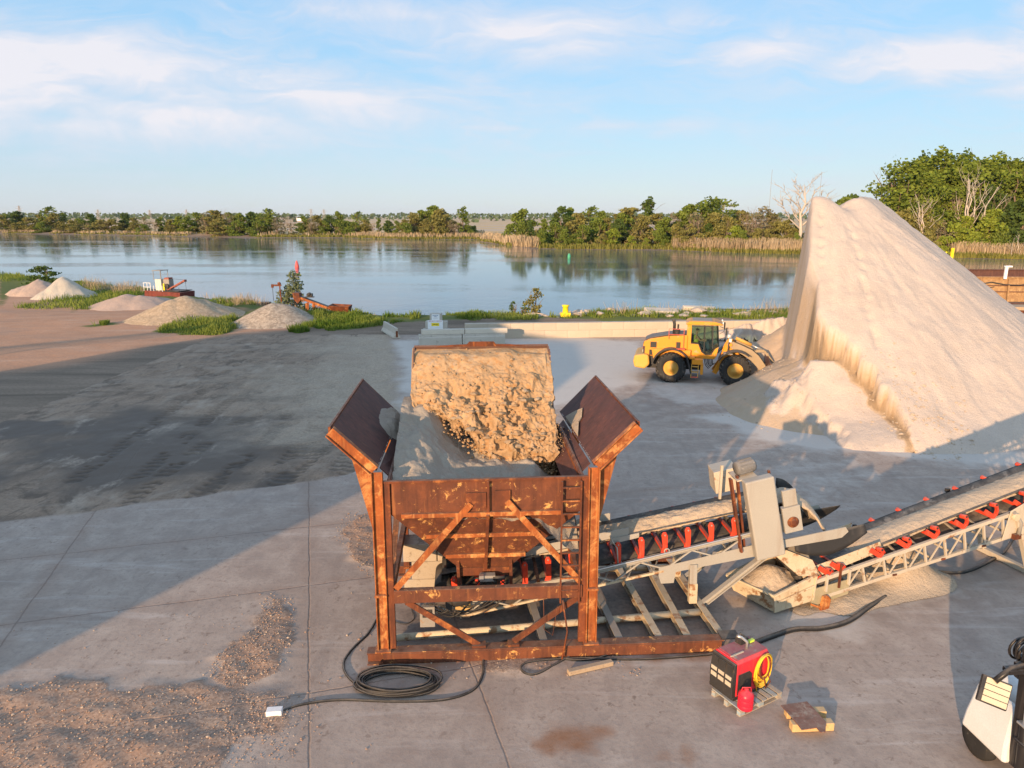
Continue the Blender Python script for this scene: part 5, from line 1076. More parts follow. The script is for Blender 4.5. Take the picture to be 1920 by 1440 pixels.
m = MB(); m.beam((7.9, N0 - .3, .1), (7.9, N1 + .3, .1), .15, .15); m.build('axle', M_TAN, cv2, .01); m = MB(); m.beam((9.6, N0 - .3, .1), (9.6, N1 + .3, .1), .15, .15); m.build('axle', M_TAN, cv2, .01)
m = MB(); m.tube([(6.95, -.14, up2(6.9) + .12), (7.2, -.16, up2(7) - .2), (7.2, -.15, lo2(7.2) + .08)], .05, 8, 1); m.cyl((7.0, -.2, up2(7) - .02), (7.0, -.0, up2(7) - .02), .10, n=14, m=0); m.box((7.15, -.14, lo2(7.1) + .05), (.22, .1, .14), m=2); m.build('fold_ram', [M_TANRUST, M_DUSTGREY, M_RUST], cv2)
for x in (3.4, 4.9, 6.2):
    m = MB(); m.box((x, -.05, lo2(x)), (.12, .03, .05)); m.build('reflector', M_RUST, cv2)
m = MB()   # far-side walkway cable and small junction boxes
m.tube([(x, N1 + .10, be2(x) - .16) for x in np.linspace(2.4, XE, 14)], .02, 6); m.box((3.3, N1 + .1, be2(3.3) - .10), (.1, .06, .08)); m.box((6.3, N1 + .1, be2(6.3) - .08), (.12, .08, .10)); m.build('pull_cord', M_DARK, cv2)
def W2_(x, y, z): c, s_ = math.cos(C2Y), math.sin(C2Y); return (C2O[0] + x * c - y * s_, C2O[1] + x * s_ + y * c, z)
FX, FY = np.meshgrid(np.linspace(2.4, XE + .5, 300), np.linspace(-1, 1, 30))
top = be2(FX) - .15 + (.13 * (1 - np.abs(FY) ** 2.0) + .035) * sst(2.4, 3.0, FX) + (fbm(FX * 3, FY * 2, 171) - .5) * .05 + (fbm(FX * 14, FY * 5, 172) - .5) * .03
WA = np.array([W2_(a, b, c) for a, b, c in zip(FX.ravel(), ((E0 + E1) / 2 + FY * .42).ravel(), top.ravel())]).reshape(FX.shape + (3,))
o = np_mesh('belt_sand', WA[..., 0], WA[..., 1], WA[..., 2], M_SANDY, {'damp': 0 * FX}); o.modifiers.new('thick', 'SOLIDIFY').thickness = .04
tag(o, 'long smooth ribbon of sand on the belt of the conveyor leaving the right edge', 'sand')
FX, FY = np.meshgrid(np.linspace(-.55, 1.0, 70), np.linspace(.0, 1.2, 60))
hh = .42 + .55 * np.exp(-(((FX - .22) / .55) ** 2 + ((FY - .70) / .50) ** 2)) + .18 * sst(0, 1, FX) + (fbm(FX * 5, FY * 5, 181) - .5) * .10
ins = (FX > -.58 + .42 * (1.2 - FY) / 1.2)
WA = np.array([W2_(a, b, c) for a, b, c in zip(FX.ravel(), FY.ravel(), hh.ravel())]).reshape(FX.shape + (3,))
o = np_mesh('sand_heap', WA[..., 0], WA[..., 1], WA[..., 2], M_SANDY, {'damp': .1 + 0 * FX}, mask=ins); tag(o, 'small heap of sand filling the rusty tail box of the right conveyor', 'sand')
# sand spilled under it
FX, FY = np.meshgrid(np.linspace(5.6, 12.4, 190), np.linspace(14.6, 18.8, 150)); hh = np.zeros_like(FX) - .02
for u, v, r, a in ((1560, 1125, .62, .16), (1500, 1146, .38, .06), (1610, 1112, .55, .20), (1660, 1090, .62, .36), (1695, 1082, .66, .46), (1660, 1072, .7, .45), (1735, 1085, .6, .12), (1590, 1138, .5, .03), (1670, 1122, .6, .03)):
    g = G(u, v); hh += a * np.exp(-((FX - g[0]) ** 2 + (FY - g[1]) ** 2) / (r * r))
hh += (fbm(FX * 3, FY * 3, 191) - .5) * .05 * sst(.0, .12, hh); hh = np.where(hh < .02, -.03, hh)
o = np_mesh('spilled_sand', FX, FY, hh + .012, M_SANDY, {'damp': 0 * FX}, mask=hh > -.02); tag(o, 'loose sand spilled on the ground under the cream conveyor on the right', 'sand')
for (u0, v0, u1, v1), lab in (((1580, 1110, 1618, 1132), 'nearer of two short rusty timbers in the sand under the right conveyor'), ((1595, 1103, 1620, 1112), 'farther of two short rusty timbers in the sand under the right conveyor')):
    a = G(u0, v0, .06); b = G(u1, v1, .06); m = MB(); m.beam((*a, .08), (*b, .06), .12, .09); o = m.build('timber', M_WOOD, None, .008); tag(o, lab, 'timber', 'timbers under the conveyor')
# ================================================================ vegetation
npr = np.random.default_rng(11)
def leaf_material(name, a, b, c=None, trans=.25):
    t = NT(name); f = t.attr('tone')
    col = t.ramp(f, [(0, a), (.5, tuple((x + y) / 2 for x, y in zip(a, b))), (1, b)])
    d = t.n('ShaderNodeBsdfDiffuse', {'Color': col}); tr = t.n('ShaderNodeBsdfTranslucent', {'Color': col})
    mx = t.n('ShaderNodeMixShader', {0: trans, 1: d, 2: tr}); t.n('ShaderNodeOutputMaterial', {'Surface': mx}); return t.m
L_GREEN = leaf_material('leaf_green', (0.068, 0.105, 0.020), (0.204, 0.255, 0.051))
L_TALL = leaf_material('leaf_tall', (.075, .115, .018), (.225, .275, .048))
L_DARK = leaf_material('leaf_dark', (0.045, 0.077, 0.022), (0.115, 0.168, 0.042))
L_OLIVE = leaf_material('leaf_olive', (0.123, 0.123, 0.036), (0.275, 0.254, 0.080))
L_BRIGHT = leaf_material('leaf_bright', (0.112, 0.165, 0.022), (0.285, 0.330, 0.053))
L_GREY = leaf_material('leaf_grey', (0.149, 0.135, 0.074), (0.270, 0.243, 0.142))
L_FAR = leaf_material('leaf_far', (0.068, 0.105, 0.053), (0.128, 0.165, 0.083))
L_GRASS = leaf_material('grass_blade', (0.076, 0.145, 0.020), (0.255, 0.289, 0.068))
L_SAGE = leaf_material('leaf_sage', (.10, .125, .065), (.21, .24, .125))
L_SCRUB = leaf_material('leaf_scrub', (.085, .10, .025), (.24, .20, .09))
L_STRAW = leaf_material('reed_straw', (.33, .25, .15), (.54, .43, .285))
L_REEDG = leaf_material('reed_green', (0.140, 0.154, 0.035), (0.266, 0.245, 0.070))
M_BARK = worn('bark', (.20, .15, .11), (.12, .09, .07), None, 3, .6, .9); M_BARKW = worn('pale_bark', (.46, .40, .33), (.33, .28, .235), None, 2, .5, .85)
M_TWIG = worn('twig', (.27, .20, .15), (.18, .13, .10), None, 3, .5, .9)

def cards(name, C_, size, tone, mat, parent=None, up=None, aspect=1.0):
    """N small leaf quads (or blades when up is given) in one mesh"""
    n = len(C_)
    if up is None:
        a = npr.normal(size=(n, 3)); a /= np.linalg.norm(a, axis=1, keepdims=True)
        b = npr.normal(size=(n, 3)); b -= a * (a * b).sum(1, keepdims=True); b /= np.linalg.norm(b, axis=1, keepdims=True)
        a *= size[:, None]; b *= size[:, None] * aspect
        q = np.stack([C_ - a * .5 - b * .15, C_ - b * .55, C_ + a * .5 + b * .1, C_ + b * .5], 1)
    else:
        w_, h_, lean = up
        th = npr.uniform(0, 2 * np.pi, n); dx = np.stack([np.cos(th), np.sin(th), 0 * th], 1) * w_[:, None] / 2
        tip = np.stack([npr.normal(size=n) * lean, npr.normal(size=n) * lean, np.ones(n)], 1) * h_[:, None]
        q = np.stack([C_ - dx, C_ + dx, C_ + tip + dx * .25, C_ + tip - dx * .25], 1)
    me = bpy.data.meshes.new(name); me.vertices.add(4 * n); me.vertices.foreach_set('co', q.reshape(-1).astype(np.float32))
    me.loops.add(4 * n); me.loops.foreach_set('vertex_index', np.arange(4 * n, dtype=np.int32))
    me.polygons.add(n); me.polygons.foreach_set('loop_start', np.arange(0, 4 * n, 4, dtype=np.int32)); me.polygons.foreach_set('loop_total', np.full(n, 4, dtype=np.int32))
    me.update(calc_edges=True)
    at = me.attributes.new('tone', 'FLOAT', 'POINT'); at.data.foreach_set('value', np.repeat(np.clip(tone, 0, 1), 4).astype(np.float32))
    me.materials.append(mat); o = bpy.data.objects.new(name, me); C.objects.link(o)
    if parent is not None: o.parent = parent
    return o

def limbs(m, base, top, r, rg, n=7, spread=.35, up0=.35, twigs=0, ln=.45, mi=0):
    """a tapered, slightly bent trunk with limbs; returns limb tips"""
    b = Vector(base); t = Vector(top); H_ = (t - b).length; pts = []; k = 7
    for i in range(k + 1):
        f = i / k; p = b.lerp(t, f) + Vector((rg.gauss(0, .02), rg.gauss(0, .02), 0)) * H_ * (0 if i == 0 else 1); pts.append(p)
    m.tube(pts, [r * (1 - .85 * i / k) for i in range(k + 1)], 7, mi); tips = []
    for i in range(n):
        f = up0 + (1 - up0) * (i + rg.random() * .5) / n; j = min(k - 1, int(f * k)); p = pts[j].lerp(pts[j + 1], f * k - j)
        a = rg.uniform(0, 6.28); L = H_ * ln * (1.15 - .75 * f) * rg.uniform(.7, 1.2); d = Vector((math.cos(a) * spread * 2, math.sin(a) * spread * 2, rg.uniform(.6, 1.1))).normalized()
        q1 = p + d * L * .5 + Vector((0, 0, -.03 * L)); q2 = p + d * L + Vector((rg.gauss(0, .1), rg.gauss(0, .1), .15)) * L
        rr = r * (1 - .8 * f) * .55; m.tube([p, q1, q2], [rr, rr * .6, rr * .2], 5, mi); tips.append(q2)
        for s in range(twigs):
            g = rg.uniform(.25, 1); w0 = p.lerp(q1, g * 2) if g < .5 else q1.lerp(q2, g * 2 - 1); a2 = rg.uniform(0, 6.28); d2 = (d + Vector((math.cos(a2), math.sin(a2), rg.uniform(-.1, .8))) * .8).normalized() * L * rg.uniform(.2, .42)
            m.tube([w0, w0 + d2 * .5 + Vector((0, 0, .02 * L)), w0 + d2], [rr * .45, rr * .32, rr * .18], 4, mi)
            if twigs > 4:
                for e in range(2):
                    w1 = w0 + d2 * rg.uniform(.4, .9); d3 = (d2 + Vector((rg.gauss(0, 1), rg.gauss(0, 1), rg.gauss(.3, .6))) * d2.length * .7) * .45; m.tube([w1, w1 + d3], [rr * .26, rr * .14], 3, mi)
    return tips

def make_tree(seed, H_, W_, n, leaf, mat, clumps=16, base=.22, shape='round', trunk=M_BARK, gap=.0, stems=1, inner=.35):
    """unit prototype: parent empty > crown, trunk"""
    rg = random.Random(seed); g = np.random.default_rng(seed)
    root = bpy.data.objects.new('tree', None); C.objects.link(root)
    cz = []; m = MB()
    for s in range(stems):
        off = Vector((rg.gauss(0, .09) * W_, rg.gauss(0, .09) * W_, 0)) if stems > 1 else Vector((0, 0, 0))
        limbs(m, off * .4, off * 2.2 + Vector((rg.gauss(0, .03) * W_, rg.gauss(0, .03) * W_, H_ * .86)), H_ * .022 / (stems ** .5) + .04, rg, 8, .36, base + .05, 1)
    m.build('trunk', trunk, root)
    for k in range(clumps):
        f = (k + rg.random()) / clumps; z = H_ * (base + (1 - base) * f)
        t = (z / H_ - base) / (1 - base)
        R_ = {'round': math.sqrt(max(.02, 1 - (2 * t - .9) ** 2 * .95)), 'column': .55 + .45 * math.sin(math.pi * min(1, t + .1)), 'spread': .45 + .65 * t ** .7 if t < .8 else 1.0 * (1 - t) / .2 * .8 + .2, 'cone': 1.05 - .95 * t, 'dome': math.sqrt(max(.03, 1 - t ** 2))}[shape]
        a = rg.uniform(0, 6.28) + k * 2.4; q = rg.uniform(.30, .80) * R_ * W_ / 2
        cz.append((math.cos(a) * q, math.sin(a) * q, z - .04 * H_, W_ * rg.uniform(.15, .26) * (.55 + .5 * R_), H_ * rg.uniform(.06, .115), rg.uniform(-.18, .22)))
    cz.append((0, 0, H_ * .93, W_ * .16, H_ * .07, .1)); w = np.array([c[3] ** 2 * c[4] for c in cz]) ** .67; w /= w.sum(); pts = []; tone = []
    for c, ww in zip(cz, w):
        k = max(8, int(n * ww)); d = g.normal(size=(k, 3)); d /= np.linalg.norm(d, axis=1, keepdims=True); rr = (inner + (1 - inner) * g.random(k)) ** .6; d *= rr[:, None]
        d += g.normal(size=(k, 3)) * .12
        p = d * np.array([c[3], c[3], c[4]]) + np.array(c[:3]); pts.append(p); tone.append(.5 + c[5] + g.normal(size=k) * .20)
    P_ = np.concatenate(pts); T_ = np.concatenate(tone)
    if gap: kp = g.random(len(P_)) > gap; P_ = P_[kp]; T_ = T_[kp]
    P_[:, 2] = np.maximum(P_[:, 2], .1)
    cards('crown', P_, leaf * g.uniform(.6, 1.3, len(P_)), T_, mat, root)
    return root
def make_bare(seed, H_, r, n, twigs, mat, spread=.4, up0=.3, stems=1, ln=.5):
    rg = random.Random(seed); root = bpy.data.objects.new('tree', None); C.objects.link(root); m = MB()
    for s in range(stems):
        o = Vector((rg.gauss(0, .03) * H_, rg.gauss(0, .03) * H_, 0)) if stems > 1 else Vector()
        limbs(m, o * .5, o * 4 + Vector((rg.gauss(0, .06) * H_, 0, H_ * rg.uniform(.85, 1))), r, rg, n, spread, up0, twigs, ln)
    m.build('trunk', mat, root); return root

# prototypes, each ten metres tall; parked on their first use
PROTO = {
 'round': make_tree(1, 10, 9.0, 2600, .62, L_GREEN, 20, .16), 'dark': make_tree(2, 10, 8.0, 2400, .62, L_DARK, 16, .14), 'olive': make_tree(3, 10, 9.5, 2400, .60, L_OLIVE, 20, .10, 'dome'),
 'willow': make_tree(4, 10, 10.5, 3000, .56, L_OLIVE, 22, .05, 'dome', stems=3), 'sparse': make_tree(5, 10, 7.0, 800, .55, L_GREEN, 15, .25, 'round', gap=.3), 'slim': make_tree(6, 10, 3.6, 750, .5, L_GREEN, 11, .28, 'column', gap=.2),
 'bush': make_tree(7, 10, 17, 2200, .85, L_GREEN, 15, .02, 'dome', stems=2), 'bushlight': make_tree(8, 10, 17, 2200, .85, L_BRIGHT, 15, .02, 'dome', stems=2), 'busholive': make_tree(9, 10, 18, 2200, .85, L_OLIVE, 15, .02, 'dome', stems=2),
 'grey': make_tree(10, 10, 7.5, 900, .42, L_GREY, 14, .2, 'round', M_TWIG, gap=.15, stems=3), 'column': make_tree(12, 10, 4.4, 1500, .55, L_DARK, 12, .05, 'column'), 'lolly': make_tree(13, 10, 3.4, 650, .42, L_DARK, 8, .62, 'round'),
 'bare': make_bare(14, 10, .16, 9, 6, M_TWIG, .34, .3, 2), 'tall': make_tree(15, 10, 7.4, 5600, .30, L_TALL, 30, .20, 'round', M_BARK, stems=3), 'tall2': make_tree(16, 10, 6.6, 5400, .30, L_TALL, 28, .22, 'spread', M_TWIG, stems=4), 'tall3': make_tree(17, 10, 6.0, 4200, .30, L_DARK, 26, .18, 'round', M_BARK, stems=2), 'tallsparse': make_tree(18, 10, 5.4, 1900, .28, L_TALL, 20, .24, 'round', M_BARK, gap=.15),
 'bright': make_tree(19, 10, 8.6, 2600, .60, L_BRIGHT, 18, .1, 'dome'), 'spread': make_tree(20, 10, 10.5, 1900, .50, L_GREEN, 20, .34, 'spread', M_BARKW, gap=.1, stems=2),
}
_used = set()
NUM = ['first', 'second', 'third', 'fourth', 'fifth', 'sixth', 'seventh', 'eighth', 'ninth', 'tenth', 'eleventh', 'twelfth', 'thirteenth', 'fourteenth', 'fifteenth', 'sixteenth', 'seventeenth', 'eighteenth', 'nineteenth', 'twentieth']
def plant(kind, x, y, z, h, rz, name, label, group, wide=1.0, cat=None):
    p = PROTO[kind]; o = copy_tree(p) if kind in _used else p; _used.add(kind)
    o.name = name; s = h / 10.0; o.location = (x, y, z); o.scale = (s * wide * 1.18, s * wide * 1.18, s); o.rotation_euler = (0, 0, rz)
    return tag(o, label, cat or ('bush' if 'bush' in name else 'tree'), group)
def gz(x, y): return float(land(np.array([[x]]), np.array([[y]]))[0, 0])
def far_tree(u, vt, kind, back, wide=1.0):
    """a tree on the far bank: seen at column u with its top at row vt, standing 'back' metres behind the water's edge"""
    d = ray(u, 430); y = 300.0
    for _ in range(12): x = d[0] / d[1] * y; y = float(far_y(x)) + back
    x = d[0] / d[1] * y; z = gz(x, y); top = AT(u, vt, y)[1]
    return x, y, z - .1, max(1.0, top - z)
DESC = {'round': 'rounded mid-green tree', 'dark': 'dark green dense tree', 'olive': 'olive green domed tree', 'willow': 'broad olive willowy tree', 'sparse': 'see-through loose green tree', 'slim': 'slim upright green tree', 'bush': 'low green bush', 'bushlight': 'low yellow-green bush', 'busholive': 'low olive bush',
        'grey': 'greyish half-bare tree', 'column': 'dark ivy-clad column of a tree', 'lolly': 'bare stem with a round tuft on top', 'bare': 'leafless brown tree', 'tall': 'tall full green tree', 'tall2': 'tall spreading green tree', 'tall3': 'tall dark green tree', 'tallsparse': 'tall loose-leaved tree', 'bright': 'bright yellow-green tree', 'spread': 'flat-topped spreading tree'}
def stand(rows, where, group, span):
    """label every plant of a stand by its kind and its order among its kind from the left"""
    rows = sorted(rows, key=lambda r: r[0]); cnt = {}; tot = {}
    for r in rows: tot[r[2]] = tot.get(r[2], 0) + 1
    for i, r in enumerate(rows):
        k = r[2]; cnt[k] = cnt.get(k, 0) + 1; x, y, z, h = far_tree(*r[:4])
        lab = '%s %s' % (DESC[k], where) if tot[k] == 1 else '%s %s from the left %s' % (NUM[cnt[k] - 1], DESC[k], where)
        plant(k, x, y, z, h, rng.uniform(0, 6.28), 'bush' if 'bush' in k else 'tree', lab, group, r[4] if len(r) > 4 else 1.0)
A1 = [(6, 403, 'olive', 14), (15, 402, 'round', 26), (37, 396, 'dark', 30, 1.1), (58, 408, 'busholive', 12), (76, 402, 'olive', 22), (96, 388, 'sparse', 22, 1.5), (104, 399, 'olive', 18), (122, 400, 'sparse', 26), (80, 416, 'bush', 9), (30, 418, 'busholive', 8), (138, 413, 'busholive', 10), (150, 410, 'bush', 22), (172, 401, 'dark', 26, 1.05), (164, 417, 'grey', 10), (190, 412, 'busholive', 14), (212, 411, 'busholive', 18), (112, 424, 'busholive', 7)]
A2 = [(235, 399, 'dark', 28), (251, 408, 'olive', 10), (274, 406, 'grey', 13), (268, 420, 'bush', 8), (290, 413, 'bare', 10), (303, 407, 'round', 24, .8), (322, 411, 'olive', 14), (338, 405, 'bright', 18), (352, 406, 'round', 14), (370, 399, 'round', 24, 1.1), (388, 398, 'grey', 14, 1.1), (402, 394, 'olive', 20, 1.3), (414, 410, 'busholive', 8), (425, 396, 'bare', 12), (431, 399, 'round', 20), (452, 401, 'round', 15, .9), (446, 414, 'bush', 8), (474, 397, 'dark', 22), (490, 402, 'round', 26)]
A3 = [(505, 392, 'sparse', 20, 1.5), (503, 404, 'round', 18), (484, 415, 'bush', 10), (528, 402, 'bare', 18), (519, 408, 'grey', 14), (545, 404, 'bare', 16), (569, 406, 'round', 24, .9), (585, 407, 'grey', 16), (597, 403, 'olive', 20, 1.0), (617, 404, 'dark', 22, .9), (608, 414, 'round', 16), (635, 397, 'round', 26, .62), (641, 412, 'bush', 14), (655, 415, 'bush', 22), (672, 397, 'sparse', 28, 1.2), (684, 412, 'olive', 16), (664, 418, 'bush', 12), (711, 408, 'slim', 18), (700, 416, 'bare', 12), (727, 413, 'dark', 20), (744, 414, 'round', 18, .8), (758, 411, 'olive', 16, .8)]
A4 = [(776, 400, 'willow', 18, .95), (793, 395, 'round', 28), (811, 387, 'round', 26, 1.15), (826, 393, 'willow', 14, 1.0), (838, 402, 'olive', 12), (800, 410, 'willow', 10, .8), (846, 412, 'grey', 10), (856, 418, 'bare', 8), (868, 387, 'slim', 12, 1.2), (876, 421, 'bush', 14, .7), (888, 423, 'bush', 20, .7), (762, 418, 'bush', 10, .8), (820, 416, 'busholive', 8, .6)]
B1 = [(959, 420, 'bush', 22, .7), (981, 393, 'round', 40, .95), (978, 416, 'bush', 30, .6), (993, 415, 'dark', 22, .6), (1019, 411, 'round', 30, .7), (1051, 387, 'column', 30, 1.2), (1066, 391, 'round', 40, .8), (1082, 399, 'olive', 26, 1.0), (1040, 418, 'bush', 14, .7), (1015, 433, 'bush', 4, .5), (1060, 430, 'bush', 8, .6), (1108, 388, 'sparse', 44, 1.3), (1126, 397, 'round', 36, .8), (1118, 412, 'bush', 20, .7), (1092, 422, 'bush', 10, .6)]
B2 = [(1140, 408, 'olive', 22, .9), (1158, 410, 'dark', 16, .8), (1182, 389, 'olive', 34, 1.3), (1168, 401, 'round', 26), (1203, 404, 'willow', 14, .8), (1215, 371, 'lolly', 32, 1.2), (1232, 400, 'olive', 24, 1.0), (1150, 428, 'bushlight', 6, .6), (1184, 442, 'bushlight', 3, .5), (1212, 446, 'bushlight', 3, .45), (1130, 438, 'busholive', 4, .5), (1250, 408, 'round', 18), (1270, 418, 'willow', 10, .7), (1262, 398, 'grey', 30), (1238, 428, 'bush', 6, .6)]
B3 = [(1288, 385, 'round', 34, .95), (1303, 397, 'grey', 18), (1314, 379, 'sparse', 36, 1.4), (1342, 371, 'spread', 36, 1.05), (1338, 398, 'olive', 18, .9), (1362, 405, 'willow', 14, .7), (1308, 412, 'bare', 10), (1296, 420, 'busholive', 8, .6), (1378, 424, 'bushlight', 12, .6), (1385, 394, 'olive', 40, .9), (1330, 418, 'dark', 14, .7), (1392, 430, 'bush', 10, .5)]
B4 = [(1408, 393, 'bare', 30), (1416, 398, 'grey', 26), (1432, 386, 'grey', 32, 1.05), (1446, 400, 'olive', 34, .8), (1420, 428, 'busholive', 14, .5), (1462, 416, 'busholive', 24, .8), (1478, 411, 'willow', 20, .8), (1496, 436, 'bush', 8, .5), (1440, 430, 'busholive', 20, .5), (1590, 365, 'dark', 60, .9), (1575, 372, 'round', 55, .8)]
stand(A1, 'on the far shore near the left edge', 'trees on the far left shore', None)
stand(A2, 'on the far shore beyond the dredge', 'trees on the far left shore', None)
stand(A3, 'on the far shore behind the red buoy', 'trees on the far left shore', None)
stand(A4, 'in the clump ending the far left shore', 'trees on the far left shore', None)
stand(B1, 'on the left tip of the wooded point', 'trees on the wooded point', None)
stand(B2, 'mid-way along the wooded point', 'trees on the wooded point', None)
stand(B3, 'on the point above the digging loader', 'trees on the wooded point', None)
stand(B4, 'on the point left of the dead tree', 'trees on the wooded point', None)
CR = [(1660, 304, 'tallsparse', 22, 1.1), (1697, 300, 'tall', 24, 1.1), (1722, 293, 'tall3', 34, 1.0), (1757, 286, 'tall2', 28, 1.1), (1793, 289, 'tall3', 36, .9), (1826, 298, 'tall', 30, 1.05), (1866, 296, 'tall2', 34, 1.1), (1902, 300, 'tall', 30, 1.1), (1945, 300, 'tall2', 28, 1.1), (1735, 330, 'tall', 16, .9), (1790, 345, 'tall2', 18, .8), (1850, 350, 'tall3', 20, .9),
      (1690, 395, 'willow', 10, .8), (1728, 392, 'willow', 9, .7), (1765, 412, 'grey', 9, 1.0), (1790, 420, 'bushlight', 7, .55), (1812, 405, 'bright', 10, .8), (1855, 392, 'bright', 11, 1.0), (1885, 380, 'dark', 18, 1.0), (1915, 372, 'dark', 14, 1.1), (1745, 436, 'busholive', 5, .5), (1700, 430, 'bush', 5, .6), (1828, 436, 'bushlight', 6, .5), (1665, 400, 'olive', 12, 1.0), (1880, 430, 'bush', 8, .6), (1945, 400, 'dark', 12)]
stand(CR, 'in the grove right of the sand peak', 'trees in the tall right grove', None)
# leafless pale trees, each of its own shape
for (u, vt, vb, back, sd_, r, n, tw, st_, sp, lab) in ((1500, 334, 447, 8, 31, .75, 13, 8, 1, .42, 'tall dead white tree rising left of the sand peak'), (1738, 372, 430, 8, 35, .34, 7, 3, 3, .30, 'pale dead tree with splayed limbs in front of the tall grove'), (1815, 330, 410, 12, 37, .36, 4, 3, 5, .26, 'cluster of long bare pale stems in front of the tall grove'),
                                                  (1903, 440, 470, 2, 39, .12, 5, 3, 1, .5, 'small crooked bare tree on the reedy shore, left of two'), (1914, 432, 470, 3, 41, .14, 4, 3, 1, .4, 'leaning bare tree on the reedy shore, right of two')):
    x, y, z, h = far_tree(u, vt, 'bare', back); o = make_bare(sd_, 10, r * 10 / h, n, tw, M_BARKW, sp, .25, st_, .55); o.location = (x, y, z); o.scale = (h / 10,) * 3; o.name = 'dead_tree'; tag(o, lab, 'dead tree')
# reeds along the far bank
def strip(n, u0, u1, b0, b1, h0, h1, w_, mat, name, label, lean=.12, thresh=0.0):
    u = npr.uniform(u0, u1, n); k = np.array([ray(a, 430)[0] / ray(a, 430)[1] for a in u]); y = np.full(n, 300.0); bk = npr.uniform(b0, b1, n)
    for _ in range(10): y = far_y(k * y) + bk
    x = k * y; keep = fbm(x * .05, y * .05, 201) > thresh; x, y = x[keep], y[keep]; z = land(x[None], y[None])[0] - .1; m_ = len(x)
    return np.stack([x, y, z], 1), (npr.uniform(.6, 1.4, m_) * w_ * y / 260, npr.uniform(h0, h1, m_) * (.7 + .6 * fbm(x * .08, y * .08, 202)), lean)
PR = [strip(2600, 0, 480, 3, 11, .9, 1.9, .45, None, '', '', .12, .47), strip(4200, 480, 940, 3, 14, 1.0, 2.6, .38, None, '', '', .15, .40), strip(1500, 938, 1010, 2, 26, 1.8, 3.2, .42, None, '', ''), strip(4600, 1262, 1530, 2, 12, 1.8, 3.8, .28, None, '', '', .15, .34), strip(2600, 1790, 1960, 2, 9, 2.2, 3.8, .34, None, '', ''), strip(1200, 850, 940, 20, 60, 1.2, 2.2, .5, None, '', ''), strip(900, 985, 1080, 20, 60, 1.2, 2.2, .5, None, '', '')]
Cx = np.concatenate([p[0] for p in PR]); o = cards('reeds', Cx, None, .5 + (fbm(Cx[:, 0] * .1, Cx[:, 1] * .1, 203) - .5) * 1.0 + npr.normal(size=len(Cx)) * .18, L_STRAW, None, (np.concatenate([p[1][0] for p in PR]), np.concatenate([p[1][1] for p in PR]), .12)); tag(o, 'tan dry reeds standing along the far shore', 'reeds', kind='stuff')
PR = [strip(1500, 0, 480, 1, 6, .5, 1.0, .5, None, '', '', .2, .45), strip(2200, 480, 960, 1, 5, .7, 1.3, .5, None, '', ''), strip(3000, 1010, 1530, 0, 4, .6, 1.6, .42, None, '', ''), strip(1500, 1790, 1960, 0, 4, .9, 1.7, .36, None, '', '')]
Cx = np.concatenate([p[0] for p in PR]); o = cards('shore_grass', Cx, None, npr.random(len(Cx)), L_REEDG, None, (np.concatenate([p[1][0] for p in PR]), np.concatenate([p[1][1] for p in PR]), .2)); tag(o, 'green sedge fringe at the water line of the far shore', 'grass', kind='stuff')
# distant woods and scrub as one mass
n = 9000; ang = npr.uniform(-.95, .95, n); y = np.where(npr.random(n) < .7, npr.uniform(1900, 2600, n), npr.uniform(1100, 1500, n)); x = ang * y
hh = np.where(y > 1600, 7 + 12 * fbm(x * .004, y * .001, 211) + 4 * fbm(x * .03, y * 0, 212), 2 + 9 * sst(.52, .65, fbm(x * .006, y * .004, 213)))
keep = (y > 1600) | (fbm(x * .006, y * .004, 213) > .54); x, y, hh = x[keep], y[keep], hh[keep]
Cx = np.stack([x, y, -1 + hh * npr.random(len(x)) ** .7], 1); o = cards('distant_woods', Cx, npr.uniform(5, 11, len(x)), .5 + npr.normal(size=len(x)) * .25, L_FAR); tag(o, 'hazy line of woods along the horizon', 'woods', kind='stuff')
n = 15000; u = npr.uniform(-40, 1960, n); k = np.array([ray(a, 430)[0] / ray(a, 430)[1] for a in u]); y = np.full(n, 300.0); bk = npr.uniform(7, 45, n)
for _ in range(10): y = far_y(k * y) + bk
x = k * y; dn = fbm(x * .03, y * .03, 221); kp = (dn > .40) & (npr.random(n) < np.where(u < 940, .75, 1)) & ~((u > 1255) & (u < 1540) & (bk < 12)) & ~((u > 880) & (u < 960)); x, y = x[kp], y[kp]
Cx = np.stack([x, y, land(x[None], y[None])[0] + npr.random(len(x)) ** 1.3 * (1.2 + 4.2 * sst(.42, .62, fbm(x * .045, y * .045, 222)))], 1); o = cards('scrub', Cx, npr.uniform(.6, 1.3, len(x)), .1 + .9 * fbm(x * .05, y * .05, 223) + npr.normal(size=len(x)) * .15, L_SCRUB); tag(o, 'low tangled scrub under the trees of the far shore', 'scrub', kind='stuff')

# near bank: grass, weeds, small shrubs
def blades(polys, n, h0, h1, w0, w1, seed):
    out = []
    for q, wt in polys:
        P_ = np.array([G(u, v) for u, v in q]); lo, hi = P_.min(0), P_.max(0); k = int(n * wt); pts = []
        for _ in range(14):
            if len(pts) >= k: break
            c = npr.uniform(lo, hi, (k * 3, 2)); s_ = sdist(c[:, 0][None], c[:, 1][None], P_)[0] + (fbm(c[:, 0] * .45, c[:, 1] * .45, seed) - .45) * 4.5; pts += c[s_ < 0].tolist()
        
        if pts: out.append(np.array(pts[:k]))
    c = np.concatenate(out); z = land(c[:, 0][None], c[:, 1][None])[0]; m_ = len(c)
    return np.stack([c[:, 0], c[:, 1], z - .08], 1), (npr.uniform(w0, w1, m_), npr.uniform(h0, h1, m_) * (.25 + 2.0 * fbm(c[:, 0] * .6, c[:, 1] * .6, seed + 1) ** 1.6), .3)
